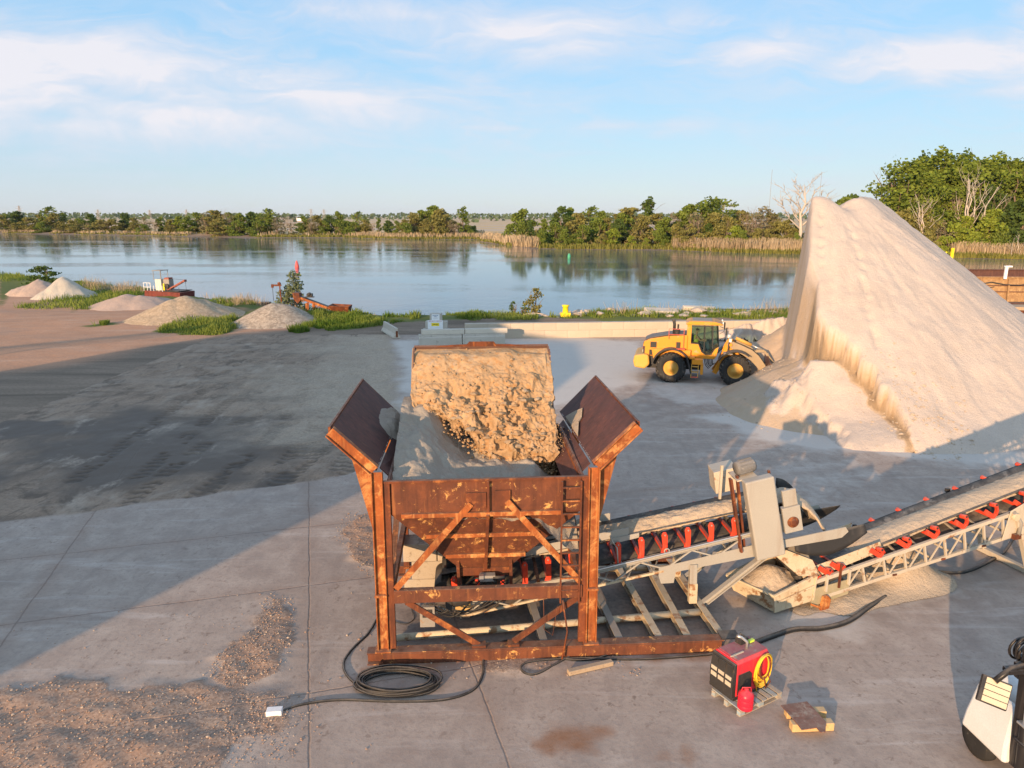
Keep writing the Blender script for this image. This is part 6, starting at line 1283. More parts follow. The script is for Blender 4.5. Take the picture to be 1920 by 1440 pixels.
GP = [([(290, 622), (320, 610), (440, 596), (455, 602), (430, 622), (400, 628)], .9), ([(540, 612), (590, 588), (716, 598), (720, 612), (640, 620)], 1.2), ([(20, 575), (60, 580), (160, 580), (280, 556), (300, 540), (150, 535), (110, 560)], 1.3), ([(0, 530), (60, 528), (130, 528), (280, 545), (150, 510), (0, 505)], 1.2), ([(420, 596), (445, 580), (520, 572), (470, 562), (400, 560)], .6), ([(150, 612), (215, 604), (220, 609), (170, 614)], .12), ([(550, 618), (575, 612), (570, 626), (545, 626)], .15), ([(830, 605), (1010, 605), (990, 588), (840, 590)], .8), ([(1030, 602), (1480, 600), (1480, 588), (1180, 590), (1060, 596)], 1.0), ([(735, 608), (790, 600), (775, 615)], .05), ([(700, 600), (760, 590), (800, 592), (780, 600)], .15), ([(400, 560), (560, 585), (700, 590), (690, 582), (560, 572), (420, 552)], .5), ([(1880, 610), (1925, 606), (1925, 622), (1890, 625)], .2)]
Cb, ub = blades(GP, 6500, .14, .55, .04, .12, 231); o = cards('grass', Cb, None, .35 + (fbm(Cb[:, 0] * .4, Cb[:, 1] * .4, 232) - .5) * 1.4 + npr.random(len(Cb)) * .35, L_GRASS, None, ub); tag(o, 'rough green grass and weeds along the near bank', 'grass', kind='stuff')
GP = [([(0, 512), (0, 500), (60, 502), (230, 528), (285, 540), (270, 545), (120, 522)], 1.0), ([(380, 556), (420, 548), (520, 568), (500, 580), (430, 580)], .8), ([(640, 590), (700, 588), (700, 582), (650, 580)], .1), ([(150, 535), (280, 548), (270, 556), (160, 548)], .4), ([(1060, 598), (1480, 596), (1480, 580), (1200, 584)], .35)]
Cb, ub = blades(GP, 2600, .4, 1.1, .03, .07, 241); o = cards('dry_grass', Cb, None, npr.random(len(Cb)), L_STRAW, None, ub); tag(o, 'dry straw-coloured grass along the top of the near bank', 'grass', kind='stuff')
def shrub(u, v, h, w_, n, leaf, mat, lab, seed, name='shrub', shape='round', y=None, stems=2, trunk=M_BARK, clumps=14):
    x, y = G(u, v, 0.0) if y is None else (ray(u, v)[0] / ray(u, v)[1] * y, y)
    o = make_tree(seed, h, w_, n, leaf, mat, clumps, .12, shape, trunk, stems=stems); o.name = name; o.location = (x, y, gz(x, y) - .05); return tag(o, lab, 'shrub')
shrub(1004, 592, 2.9, 2.3, 420, .20, L_OLIVE, 'open olive shrub on the bank in front of the water, left of the yellow bollard', 51, stems=3)
shrub(962, 592, 1.5, 1.1, 150, .16, L_DARK, 'small dark sapling on the bank beside the olive shrub', 52)
shrub(983, 592, 1.2, 1.2, 160, .18, L_GREEN, 'low dark weed clump at the foot of the olive shrub', 53)
shrub(556, 592, 4.3, 4.4, 1500, .20, L_SAGE, 'feathery grey-green young tree behind the small rusty conveyor', 54, 'small_tree', 'cone', y=74, stems=1)
shrub(541, 595, 2.4, 2.4, 420, .20, L_SAGE, 'leafy side growth beside the rusty davit post', 55, y=74.5)
shrub(78, 528, 2.6, 5.5, 1100, .26, L_DARK, 'dark rounded bush behind the two piles at the left edge', 56, 'bush', 'dome', y=100)
# ================================================================ piles at the left
M_GRAVEL = sand_material('gravel_tan', (.50, .385, .27), (.35, .26, .18)); M_GRAVELP = sand_material('gravel_pink', (.46, .345, .275), (.34, .25, .20)); M_WHITES = sand_material('white_sand', (.50, .445, .36), (.38, .31, .23))
def pebble_material(name, a, b, c):
    t = NT(name); p = t.pos(); v = t.sep(t.voro(p, 5.5, 'F1', 'Color'))[0]; v2 = t.sep(t.voro(p, 14, 'F1', 'Color'))[0]; n1 = t.noise(p, 1.2, 5, .6)
    k = t.mix(v, a, b); k = t.mix(t.math('MULTIPLY', v2, .5), k, c); k = t.mix(t.mr(n1, .4, .7, 0, .4), k, a)
    return t.out(k, .95, 0, t.bump(t.math('ADD', v, t.math('MULTIPLY', v2, .5)), .9, .12), .15)
M_PEB = pebble_material('pebbles', (.26, .215, .17), (.56, .47, .37), (.40, .33, .26))
M_PEBT = pebble_material('pebbles_tan', (.36, .27, .18), (.60, .46, .31), (.46, .35, .235))
def pile_of(name, peaks, slope, mat, lab, seed, rough=.38):
    """peaks: (u, v_base, top_row) of the summits; base from the ground line"""
    pk = []
    for u, vb, vt, dy in peaks:
        y = G(u, vb)[1] + dy; x, zt = AT(u, vt, y); pk.append((x, y, zt))
    R_ = max(p[2] for p in pk) / slope + 2; xs = [p[0] for p in pk]; ys = [p[1] for p in pk]
    X, Y = np.meshgrid(np.arange(min(xs) - R_, max(xs) + R_, .16), np.arange(min(ys) - R_, max(ys) + R_, .2)); h = np.full(X.shape, -9.0)
    for x, y, zt in pk: h = np.maximum(h, zt + .15 - slope * np.sqrt((X - x) ** 2 + (Y - y) ** 2 + .12))
    h += (fbm(X * .5, Y * .5, seed) - .5) * rough * 2 + (fbm(X * 3, Y * 3, seed + 1) - .5) * rough * .5
    base = land(X, Y); o = np_mesh(name, X, Y, base + np.maximum(h, -.25), mat, {'damp': .3 * fbm(X * .6, Y * .6, seed + 2)}, mask=h > -.2); return tag(o, lab, 'gravel pile', 'small piles at the left shore')
pile_of('gravel_pile', [(72, 556, 521, 3.5), (50, 556, 532, 3.0)], .62, M_GRAVELP, 'pinkish gravel pile at the left edge, behind the white one', 301)
pile_of('sand_pile', [(117, 562, 517, 3.5), (104, 562, 528, 2.5)], .78, M_WHITES, 'small steep white sand pile with weeds on it near the left edge', 311)
pile_of('gravel_pile', [(240, 580, 551, 3.0), (262, 580, 553, 3.0), (212, 580, 560, 3), (282, 580, 560, 3)], .38, M_GRAVELP, 'low twin-humped tan pile in front of the dredge', 321, .15)
pile_of('gravel_pile', [(346, 614, 555, 6.2), (322, 614, 563, 5.2), (376, 614, 560, 7.2)], .46, M_PEBT, 'largest tan gravel cone among the small piles, a green strip at its foot', 331, .12)
pile_of('gravel_pile', [(510, 622, 569, 5.2), (522, 622, 571, 5.4)], .52, M_PEB, 'grey pebble cone, half in shadow, before the small rusty conveyor', 341, .12)

# ================================================================ concrete blocks, barriers, signs
WALL0 = Vector((*G(952, 634), 0)); WALL1 = Vector((*G(1482, 627), 0)); wd = (WALL1 - WALL0).normalized(); wyaw = math.atan2(wd.y, wd.x)
M_WALL = worn('dusty_wall', (.47, .40, .315), (.38, .32, .25), (.30, .245, .19), .8, .6, .9, bump=.5, patch_at=.6)
m = MB(); m.box((0, 0, 0), (1.80, .62, .60)); proto = None
def block(p, sx, rz, lab, group, mat=M_CONCLT, sc=(1, 1, 1)):
    global proto
    if proto is None: proto = m.build('concrete_block', M_WALL, None, .012); o = proto
    else: o = proto.copy(); C.objects.link(o)
    o.location = p; o.rotation_euler = (0, 0, rz); o.scale = sc; o['_'] = 0; del o['_']; return tag(o, lab, 'block', group)
for row in range(2):
    for k in range(17):
        p = WALL0 + wd * (-3.4 + 1.808 * k + (.9 if row else 0)); p.z = .31 + .605 * row
        block(p, 1, wyaw + rng.uniform(-.002, .002), 'pale concrete block in the %s course of the long wall, %s from its left end' % (('lower', 'upper')[row], NUM[k]), 'blocks of the long low wall')
def jersey(name, length, mat):
    mm = MB(); mm.prism([(-.30, 0), (.30, 0), (.30, .10), (.13, .36), (.09, .82), (-.09, .82), (-.13, .36), (-.30, .10)], (-length / 2, 0, 0), (0, 1, 0), (0, 0, 1), (length, 0, 0)); return mm.build(name, mat, None, .02)
b0 = Vector((*G(784, 650), 0)); b1 = Vector((*G(946, 646), 0)); bd = (b1 - b0); bl = bd.length; bd.normalize(); byaw = math.atan2(bd.y, bd.x)
for k in range(2):
    mm = MB(); L_ = bl / 2 - .03; mm.prism([(-.42, 0), (.42, 0), (.42, .62), (.34, .72), (.34, .84), (-.34, .84), (-.34, .72), (-.42, .62)], (-L_ / 2, 0, 0), (0, 1, 0), (0, 0, 1), (L_, 0, 0)); o = mm.build('barrier_block', M_CONC, None, .03)
    p = b0 + bd * (L_ / 2 + k * (L_ + .05)); o.location = (p.x, p.y + .42, 0); o.rotation_euler = (0, 0, byaw); tag(o, '%s of two long ledged concrete blocks behind the raised bucket' % ('left', 'right')[k], 'barrier', 'ledged barrier blocks')
    mm = MB(); mm.prism([(-.30, 0), (.30, 0), (.24, .36), (-.24, .36)], (-L_ / 2, 0, 0), (0, 1, 0), (0, 0, 1), (L_, 0, 0)); o = mm.build('concrete_slab', M_CONCLT, None, .03); o.location = (p.x + .2, p.y + .50, .845); o.rotation_euler = (0, 0, byaw); tag(o, '%s of two flat concrete slabs lying on the ledged barrier blocks' % ('left', 'right')[k], 'slab', 'slabs on the barrier blocks')
j0 = G(715, 617); j1 = G(752, 640); o = jersey('jersey_barrier', 4.2, M_CONCLT); jy = math.atan2(j0[1] - j1[1], j0[0] - j1[0]); o.location = ((j0[0] + j1[0]) / 2, (j0[1] + j1[1]) / 2, 0.03); o.rotation_euler = (0, 0, jy); tag(o, 'lone concrete road barrier pointing at the camera, left of the signs', 'barrier')
mm = MB(); mm.box((-2.11, 0, .35), (.02, .16, .5)); mm.build('end_bracket', M_RUST, o)
SB = G(817, 632); sy = SB[1]; sx_ = (817 - 960) / FPX * (sy * _cp + 9 * _sp)
for (w_, h_, z, dx_, lab) in ((2.1, .62, .32, .0, 'bottom concrete block of the stack that carries the signs'), (1.75, .62, .945, .05, 'middle concrete block behind the larger white sign'), (.95, .62, 1.57, .02, 'small top concrete block behind the smaller white sign')):
    mm = MB(); mm.box((0, 0, 0), (w_, .62, h_)); o = mm.build('concrete_block', M_CONC, None, .025); o.location = (sx_ + dx_, sy + .35, z); tag(o, lab, 'block', 'blocks stacked under the signs')
M_SIGN = worn('sign_white', (.80, .80, .80), None, None, 3, .2, .4, bump=0); M_INKR = worn('sign_red', (.50, .12, .14), None, None, 3, .2, .5, bump=0); M_INKB = worn('sign_blue', (.10, .16, .30), None, None, 3, .2, .5, bump=0); M_INKG = worn('sign_grey', (.45, .45, .45), None, None, 3, .2, .5, bump=0)
def text(body, size, loc, mat, parent, name='lettering'):
    cu = bpy.data.curves.new(name, 'FONT'); cu.body = body; cu.size = size; cu.align_x = 'CENTER'; cu.align_y = 'CENTER'; cu.extrude = .002; cu.materials.append(mat)
    o = bpy.data.objects.new(name, cu); C.objects.link(o); dg = bpy.context.evaluated_depsgraph_get(); me = bpy.data.meshes.new_from_object(o.evaluated_get(dg)); bpy.data.objects.remove(o); me.name = name; o = bpy.data.objects.new(name, me); C.objects.link(o)
    if not me.materials: me.materials.append(mat)
    o.parent = parent; o.location = loc; o.rotation_euler = (R(90), 0, 0); return o
def scribble(parent, x0, x1, z, h, mat, seed, name='lettering'):
    r_ = random.Random(seed); mm = MB(); x = x0
    while x < x1:
        w_ = r_.uniform(.6, 1.6) * h; w_ = min(w_, x1 - x); mm.box((x + w_ / 2, -.022, z), (w_, .006, h)); x += w_ + h * r_.uniform(.25, .6)
    return mm.build(name, mat, parent)
s1 = thing('sign', 'white security notice sign with a yellow panel, leaning on the stacked blocks', 'sign', (sx_ - .02, sy + .0, .42)); mm = MB(); mm.box((0, 0, .52), (1.22, .02, .86)); mm.build('board', M_SIGN, s1)
text('SECURITY NOTICE', .125, (0, -.016, .86), M_INKR, s1); mm = MB(); mm.box((0, -.014, .60), (.62, .01, .24)); mm.build('panel', M_SIGNY, s1); scribble(s1, -.22, .22, .60, .05, M_DARK, 3); scribble(s1, -.50, .42, .20, .03, M_INKG, 4)
s2 = thing('sign', 'smaller white sign with dark blue lettering fixed to the top block', 'sign', (sx_ + .01, sy + .025, 1.30)); mm = MB(); mm.box((0, 0, .30), (.64, .02, .46)); mm.build('board', M_SIGN, s2)
scribble(s2, -.22, .22, .43, .05, M_INKB, 5); scribble(s2, -.09, .10, .34, .04, M_INKB, 6); scribble(s2, -.20, .20, .22, .03, M_INKG, 7)

# ================================================================ along the water
yb = G(1063, 602); o = thing('mooring_bollard', 'yellow mooring bollard on its square base at the top of the bank', 'bollard', (yb[0], yb[1] + 2, gz(yb[0], yb[1] + 2) - .05)); mm = MB(); mm.box((0, 0, .2), (.95, .95, .42)); mm.build('base', M_SIGNY, o, .04); mm = MB(); mm.lathe([(.28, .4), (.26, .95), (.34, 1.0), (.34, 1.12), (.001, 1.15)], (0, 0, 0), (0, 0, 1), 18); mm.build('post', M_SIGNY, o)
mm = MB(); a = Vector((*G(1340, 590), .55)); b = Vector((52, 78, 2.0)); mm.tube([a.lerp(b, f) + Vector((0, 0, -.8 * math.sin(math.pi * f))) for f in [i / 16 for i in range(17)]], .04, 6); o = mm.build('mooring_line', M_CABLE); tag(o, 'thin dark mooring line sagging from the bank towards the barge', 'rope')
# rubble on the bank
M_RUB = worn('rubble', (.44, .37, .30), (.30, .245, .195), (.54, .44, .34), 1.5, .6, .9, bump=.6); rr = random.Random(21); rocks = []
for k in range(5):
    mm = MB(); bm = rr; 
    mm.V = []; mm.stone((0, 0, .2), .62, rr, 0, .5); o = mm.build('rock', M_RUB, None, .05); rocks.append(o)
first = set(); RK = []
for (u0, u1, v0, v1, n) in ((700, 800, 588, 600, 12), (835, 960, 588, 598, 14), (975, 1160, 585, 600, 34), (1180, 1300, 588, 600, 14), (1300, 1480, 590, 600, 12)):
    for _ in range(n): RK.append((rr.uniform(u0, u1), rr.uniform(v0, v1)))
RK.sort(); seg = {}
for u, v in RK:
    x, y = G(u, v); k = rr.randrange(5); o = rocks[k] if k not in first else rocks[k].copy()
    if k in first: C.objects.link(o)
    first.add(k); s_ = rr.choice((.35, .5, .6, .8, 1.0, 1.3)); o.location = (x, y, gz(x, y) - .05); o.scale = (s_ * rr.uniform(.8, 1.7), s_, s_ * rr.uniform(.6, 1.1)); o.rotation_euler = (0, 0, rr.uniform(0, 6.28))
    w_ = 'left of the signs' if u < 805 else 'between the signs and the shrubs' if u < 970 else 'around the yellow bollard' if u < 1165 else 'behind the digging loader'
    seg.setdefault(w_, []).append(o)
for w_, L_ in seg.items():
    for i, o in enumerate(L_): tag(o, 'pale broken rock on the bank %s, %s from the left' % (w_, NUM[i] if i < 20 else 'number %d' % (i + 1)), 'rock', 'broken rocks along the near bank')
for (u, v, lx, ly, lz, a, lab) in ((1240, 595, 3.2, 1.2, .45, .1, 'large flat concrete slab lying on the bank behind the loader cab'), (1310, 590, 3.2, .6, .6, 0, 'square-cut pale stone beam on the bank right of the flat slab')):
    x, y = G(u, v); mm = MB(); mm.box((0, 0, 0), (lx, ly, lz)); o = mm.build('stone_slab', M_CONCLT, None, .08); o.location = (x, y, gz(x, y) + .3); o.rotation_euler = (.18, .05, a); tag(o, lab, 'slab')
# buoys
def wpos(u, v): x, y = G(u, v, WATER_Z); return (x, y, WATER_Z)
M_BUOYR = worn('buoy_red', (.62, .10, .09), None, None, 4, .3, .5); M_BUOYG = worn('buoy_green', (.06, .32, .18), None, None, 4, .3, .5)
o = thing('buoy', 'red nun buoy floating beyond the feathery tree', 'buoy', wpos(557, 502)); mm = MB(); mm.lathe([(.001, -.5), (.42, -.3), (.48, .2), (.40, .7), (.14, 1.55), (.001, 1.65)], (0, 0, 0), (0, 0, 1), 18); mm.build('float', M_BUOYR, o)
o = thing('buoy', 'small green can buoy floating in front of the wooded point', 'buoy', wpos(1067, 485)); mm = MB(); mm.lathe([(.001, -.4), (.42, -.3), (.42, .9), (.30, 1.0), (.30, 1.35), (.001, 1.4)], (0, 0, 0), (0, 0, 1), 18); mm.build('float', M_BUOYG, o)
# the little dredge
DY = 86.0; dk = DY * _cp / FPX; dxo = AT(275, 556, DY)[0]; dzo = AT(275, 556, DY)[1]
def D(u, v): return ((u - 275) * dk * 1.03, (556 - v) * dk * 1.03)
M_CABW = worn('cab_offwhite', (.52, .50, .45), (.40, .38, .33), (.30, .2, .13), 3, .5, .6)
dr = thing('dredge', 'small rust-red dredge pontoon with a white canopy cab and a raised red boom', 'boat', (dxo + .5, DY, dzo), R(-14)); dr.scale = (.88, .88, .88); M_HULL = rust_mat('hull_red', (.10, .025, .02), (.22, .05, .035), (.30, .10, .05), .6); M_BOOMR = worn('boom_red', (.27, .085, .06), (.20, .06, .05), None, 5, .5, .6)
mm = MB(); mm.prism([(0, .1), (.15, .95), (5.6, .75), (5.5, -.1), (.3, -.2)], (0, -1.2, 0), (1, 0, 0), (0, 0, 1), (0, 3.0, 0)); mm.build('hull', M_HULL, dr, .03); mm = MB(); mm.box((2.7, .3, .9), (5.2, 2.8, .06)); mm.build('deck', M_DARK, dr)
mm = MB(); mm.box((1.72, .2, 1.65), (.95, 1.2, 1.5)); mm.build('cab', M_CABW, dr, .03); mm = MB(); mm.box((1.75, .2, 3.55), (1.35, 1.6, .07)); mm.build('canopy', M_DUSTGREY, dr)
for x in (1.2, 2.3):
    for y in (-.5, .9): mm = MB(); mm.beam((x, y, 2.3), (x, y, 3.52), .05, .05, 0, (0, 1, 0)); mm.build('canopy_post', M_DUSTGREY, dr)
mm = MB()
for x in (0, .55, 1.05): mm.beam((x, -1.1, .9), (x, -1.1, 1.95), .05, .05, 0, (0, 1, 0))
for z in (1.95, 1.4): mm.beam((0, -1.1, z), (1.1, -1.1, z), .05, .05)
for x in (1.55, 2.35, 2.9): mm.beam((x, -1.12, .85), (x, -1.12, 1.6), .05, .05, 0, (0, 1, 0))
mm.build('railing', M_WHITE, dr)
mm = MB(); mm.box((2.95, .1, 1.75), (.9, .9, 1.3), m=0); mm.lathe([(.001, 0), (.34, 0), (.34, .25), (.001, .25)], (3.1, -.6, 1.5), (0, 1, 0), 16, 1); mm.box((3.0, .1, 2.5), (.7, .8, .25), m=2); mm.box((2.62, -.45, 1.4), (.2, .1, .9), m=3); mm.build('engine', [M_DUSTGREY, M_DARK, M_BOOMR, M_SIGNY], dr, .02)
mm = MB()
for y in (-.35, .35): mm.beam((3.0, y, 1.0), (5.55, y * .6, 2.25), .10, .16, 0)
for k in range(5): mm.beam((3.3 + .5 * k, -.33, 1.15 + .245 * k), (3.5 + .5 * k, .32, 1.25 + .245 * k), .05, .05)
mm.box((5.6, 0, 2.25), (.2, .5, .3)); mm.build('boom', M_BOOMR, dr); mm = MB(); mm.tube([(3.2, 0, 2.5), (5.6, 0, 2.35)], .02, 5); mm.tube([(5.65, 0, 2.2), (5.7, 0, .9)], .02, 5); mm.beam((5.2, -.8, .8), (5.2, -.8, 1.4), .04, .04, 0, (0, 1, 0)); mm.build('cable', M_DARK, dr)
# floating pontoon, davit, and the small rusty conveyor
PYY = 79.0
def W(u, v, y): x, z = AT(u, v, y); return (x, y, z)
mm = MB(); a = W(455, 575, PYY); b = W(497, 570, PYY + 2); mm.prism([(0, 0), (2.7, 0), (2.7, .5), (0, .5)], (a[0], a[1], a[2] - .2), (1, .25, 0), (0, 0, 1), (-.3, 1.6, 0)); o = mm.build('pontoon', M_HULL, None, .03); tag(o, 'low dark rusty pontoon beside the grey pebble cone', 'pontoon'); mm = MB(); mm.beam((a[0] + .1, a[1] + .1, a[2] + .32), (a[0] + 2.7, a[1] + .75, a[2] + .32), .1, .06); mm.build('deck_edge', M_DARK, o)
dv = thing('davit', 'thin rusty davit post with a short crosshead above the pebble cone', 'davit', W(531, 598, 73)); h_ = AT(531, 534, 73)[1] - AT(531, 598, 73)[1]; mm = MB(); mm.tube([(0, 0, 0), (0, 0, h_ * .35), (-.08, 0, h_ * .7), (-.12, 0, h_)], .07, 8); mm.build('post', M_RUST, dv); mm = MB(); mm.beam((-.9, 0, h_ - .05), (.05, 0, h_ - .05), .14, .16); mm.box((-.85, 0, h_ - .12), (.2, .2, .34)); mm.lathe([(.001, -.08), (.16, -.08), (.16, .08), (.001, .08)], (-.15, 0, h_ + .12), (0, 1, 0), 12); mm.build('crosshead', M_RUST, dv); mm = MB(); mm.tube([(-.85, 0, h_ - .2), (-.83, 0, h_ - 1.6)], .025, 5); mm.build('hook_line', M_DARK, dv)
sc = thing('old_conveyor', 'short abandoned rust-orange conveyor with a feed box, lying in the grass by the water', 'conveyor', W(600, 612, 70)); k_ = 70 * _cp / FPX
def S(u, v): return ((u - 600) * k_, (612 - v) * k_)
a = S(556, 552); b = S(652, 588); 
for y in (-.35, .35):
    mm = MB(); mm.beam((a[0], y, a[1]), (b[0], y, b[1]), .06, .22); d_ = Vector((b[0] - a[0], 0, b[1] - a[1]))
    mm.build('side_rail', M_RUSTHOT, sc); mm = MB(); 
    for i in range(9): p0 = Vector((a[0], y, a[1])) + d_ * (i / 9); p1 = Vector((a[0], y, a[1] - .3)) + d_ * ((i + .5) / 9); p2 = Vector((a[0], y, a[1])) + d_ * ((i + 1) / 9); mm.beam(p0, p1, .04, .04, 0, (0, 1, 0)); mm.beam(p1, p2, .04, .04, 0, (0, 1, 0))
    mm.build('lattice', M_RUSTHOT, sc)
mm = MB(); mm.plate([(a[0], -.3, a[1] + .14), (b[0], -.3, b[1] + .14), (b[0], .3, b[1] + .14), (a[0], .3, a[1] + .14)], .04); mm.build('belt', M_RUBBER, sc); mm = MB(); c0 = S(553, 546); mm.prism([(0, 0), (.65, -.05), (.75, -.75), (.45, -1.05), (.1, -.6)], (c0[0], -.45, c0[1]), (1, 0, 0), (0, 0, 1), (0, .9, 0)); mm.build('head_box', M_RUST, sc)
c1 = S(622, 570); c2 = S(661, 572); mm = MB(); t_ = [(c1[0], -.9, c1[1]), (c2[0], -.9, c2[1]), (c2[0], .9, c2[1]), (c1[0], .9, c1[1])]; bt = [(c1[0] + .55, -.5, c1[1] - .75), (c2[0] - .15, -.5, c1[1] - .95), (c2[0] - .15, .5, c1[1] - .95), (c1[0] + .55, .5, c1[1] - .75)]
for i in range(4): j = (i + 1) % 4; mm.plate([bt[i], bt[j], t_[j], t_[i]], .04)
mm.build('feed_box', M_RUST, sc)
for u in (577, 590): p = S(u, 588); q_ = S(u + 1, 566); mm = MB(); mm.beam((p[0], -.3, p[1] - .3), (q_[0], -.3, q_[1]), .14, .10, 0, (0, 1, 0)); mm.beam((p[0], .3, p[1] - .3), (q_[0], .3, q_[1]), .14, .10, 0, (0, 1, 0)); mm.build('leg', M_RUSTHOT, sc)
mm = MB(); p = S(579, 590); q_ = S(600, 572); mm.beam((p[0], -.3, p[1]), (q_[0], -.3, q_[1]), .06, .08, 0, (0, 1, 0)); mm.build('stay', M_RUSTHOT, sc); mm = MB(); p = S(584, 551); mm.box((p[0], 0, p[1]), (.5, .5, .28)); mm.lathe([(.001, 0), (.16, 0), (.16, .3), (.001, .3)], (p[0], -.3, p[1] + .1), (0, 1, 0), 12); mm.beam((p[0] - .5, 0, p[1] - .2), (p[0] + .4, 0, p[1] - .2), .5, .06); mm.build('drive', M_DARK, sc)
# hopper barge moored at the right
M_COAM = rust_mat('coaming', (.26, .15, .075), (.42, .26, .12), (.56, .36, .17), .5); M_BARGE = rust_mat('barge_brown', (.075, .035, .03), (.14, .065, .05), (.21, .10, .06), .6)
bg_ = thing('barge', 'rusty open barge moored at the right edge behind the sand pile', 'barge', (62, 82, -2.2), R(-4)); mm = MB(); mm.box((0, 6, .9), (50, 15, 2.2)); mm.build('hull', M_BARGE, bg_, .1); mm = MB(); mm.box((0, -.8, 2.06), (50, 1.6, .08)); mm.build('deck', M_BARGE, bg_)
for nm, y, mt in (('coaming', .35, M_COAM), ('coaming', 12.4, M_BARGE)):
    mm = MB(); mm.box((0, y, 3.45), (49, .12, 2.75)); mm.box((0, y - .10, 4.86), (49.2, .34, .10)); mm.build(nm, mt, bg_)
for k in range(16):
    mm = MB(); mm.beam((-24 + k * 3.1, -.12, 2.1), (-24 + k * 3.1, .18, 4.7), .16, .14, 0, (0, 1, 0)); mm.build('coaming_post', M_COAM, bg_)
for z in (3.9, 3.2): mm = MB(); mm.box((0, .25, z), (49, .10, .09)); mm.build('stringer', M_BARGE, bg_)
mm = MB(); mm.tube([(-18 + 1.5 * k, -.25, 4.35 - .35 * abs(math.sin(k * .9))) for k in range(26)], .05, 6); mm.build('slack_cable', M_DARK, bg_)
for x, h_ in ((-11.5, .9), (-6.1, 1.4)):
    mm = MB(); mm.beam((x, -.2, 4.7), (x, -.2, 4.7 + h_), .28, .2, 0, (0, 1, 0)); mm.box((x + .18, -.2, 4.7 + h_), (.75, .3, .16)); mm.build('fairlead', M_WHITE, bg_)
dk_ = thing('dock', 'dark timber dock along the barge at the right edge', 'dock', (60, 77.6, -2.2), R(-4)); mm = MB(); mm.box((0, 0, 2.0), (40, 2.4, .35)); mm.build('deck', M_WOOD, dk_)
for k in range(12): mm = MB(); mm.cyl((-18 + 3.2 * k, -.9, -.5), (-18 + 3.2 * k, -.9, 1.9), .2, n=10); mm.build('pile', M_RUST, dk_)
for u, vt, vb, lab, bent in ((1779, 465, 512, 'tall yellow pole sticking up behind the right slope of the sand pile', 0), (1762, 474, 498, 'short forked yellow pole just left of the tall yellow one', 1)):
    x, z0 = AT(u, vb, 84); z1 = AT(u, vt, 84)[1]; mm = MB(); mm.beam((x, 84, z0 - 1.5), (x + .08, 84, z1), .28, .22, 0, (0, 1, 0))
    if bent: mm.beam((x, 84, z1 - .5), (x + .6, 84, z1 + .1), .14, .14, 0, (0, 1, 0))
    else: mm.beam((x - .9, 84, z0 + .8), (x, 84, z0 + 1.7), .2, .16, 0, (0, 1, 0))
    o = mm.build('mooring_pole', M_SIGNY); tag(o, lab, 'pole', 'yellow poles by the barge')
x, z = AT(1752, 469, 84); mm = MB(); mm.prism([(0, 0), (1.1, .05), (1.3, -.35), (.7, -.55), (-.1, -.3)], (x - .6, 84, z), (1, 0, 0), (0, 0, 1), (0, .8, 0)); mm.beam((x, 84.4, z - 3.5), (x, 84.4, z - .2), .12, .12, 0, (0, 1, 0)); o = mm.build('winch_cover', M_BUOYR); tag(o, 'small red winch cover peeping over the right slope of the sand pile', 'winch')
# pylons and a white shed near the horizon
for i, (u, vt, y) in enumerate(((35, 386, 1500), (183, 393, 1700), (280, 394, 1800), (349, 393, 1800), (583, 392, 1900), (607, 393, 1900))):
    x, z1 = AT(u, vt, y); H_ = z1 + 2; mm = MB(); w_ = 4.0
    for sx in (-1, 1):
        for sy_ in (-1, 1): mm.beam((sx * w_, sy_ * w_, 0), (sx * .4, sy_ * .4, H_), .5, .5, 0, (0, 1, 0))
    for q_ in range(5):
        z = H_ * (.1 + q_ * .17); ww = w_ * (1 - z / H_) + .4; z2 = H_ * (.27 + q_ * .17); w2 = w_ * (1 - z2 / H_) + .4; mm.beam((-ww, -ww, z), (w2, -w2, min(z2, H_)), .3, .3, 0, (0, 1, 0)); mm.beam((ww, -ww, z), (-w2, -w2, min(z2, H_)), .3, .3, 0, (0, 1, 0))
    for z, l_ in ((H_ * .70, 6), (H_ * .82, 7.5), (H_ * .93, 5)): mm.beam((-l_, 0, z), (l_, 0, z), .5, .5)
    o = mm.build('pylon', M_DUSTGREY); o.location = (x, y, -1.5); tag(o, 'tiny grey power pylon on the left horizon, %s from the left' % NUM[i], 'pylon', 'pylons on the horizon')
x, z = AT(560, 406, 1400); mm = MB(); mm.prism([(-9, 0), (9, 0), (9, 4.5), (0, 6), (-9, 4.5)], (x, 1400, -1), (1, 0, 0), (0, 0, 1), (0, 20, 0)); o = mm.build('white_shed', M_WHITE); tag(o, 'tiny white shed far away on the horizon behind the left shore', 'shed')
for u, vt in ((1448, 318), (1541, 322)):
    x, z = AT(u, vt, 1500); mm = MB(); mm.tube([(x, 1500, -1), (x, 1500, z)], .35, 5); o = mm.build('mast', M_DUSTGREY); tag(o, 'hair-thin radio mast on the horizon, %s of the pale dead tree' % ('left' if u < 1500 else 'right'), 'mast', 'radio masts')

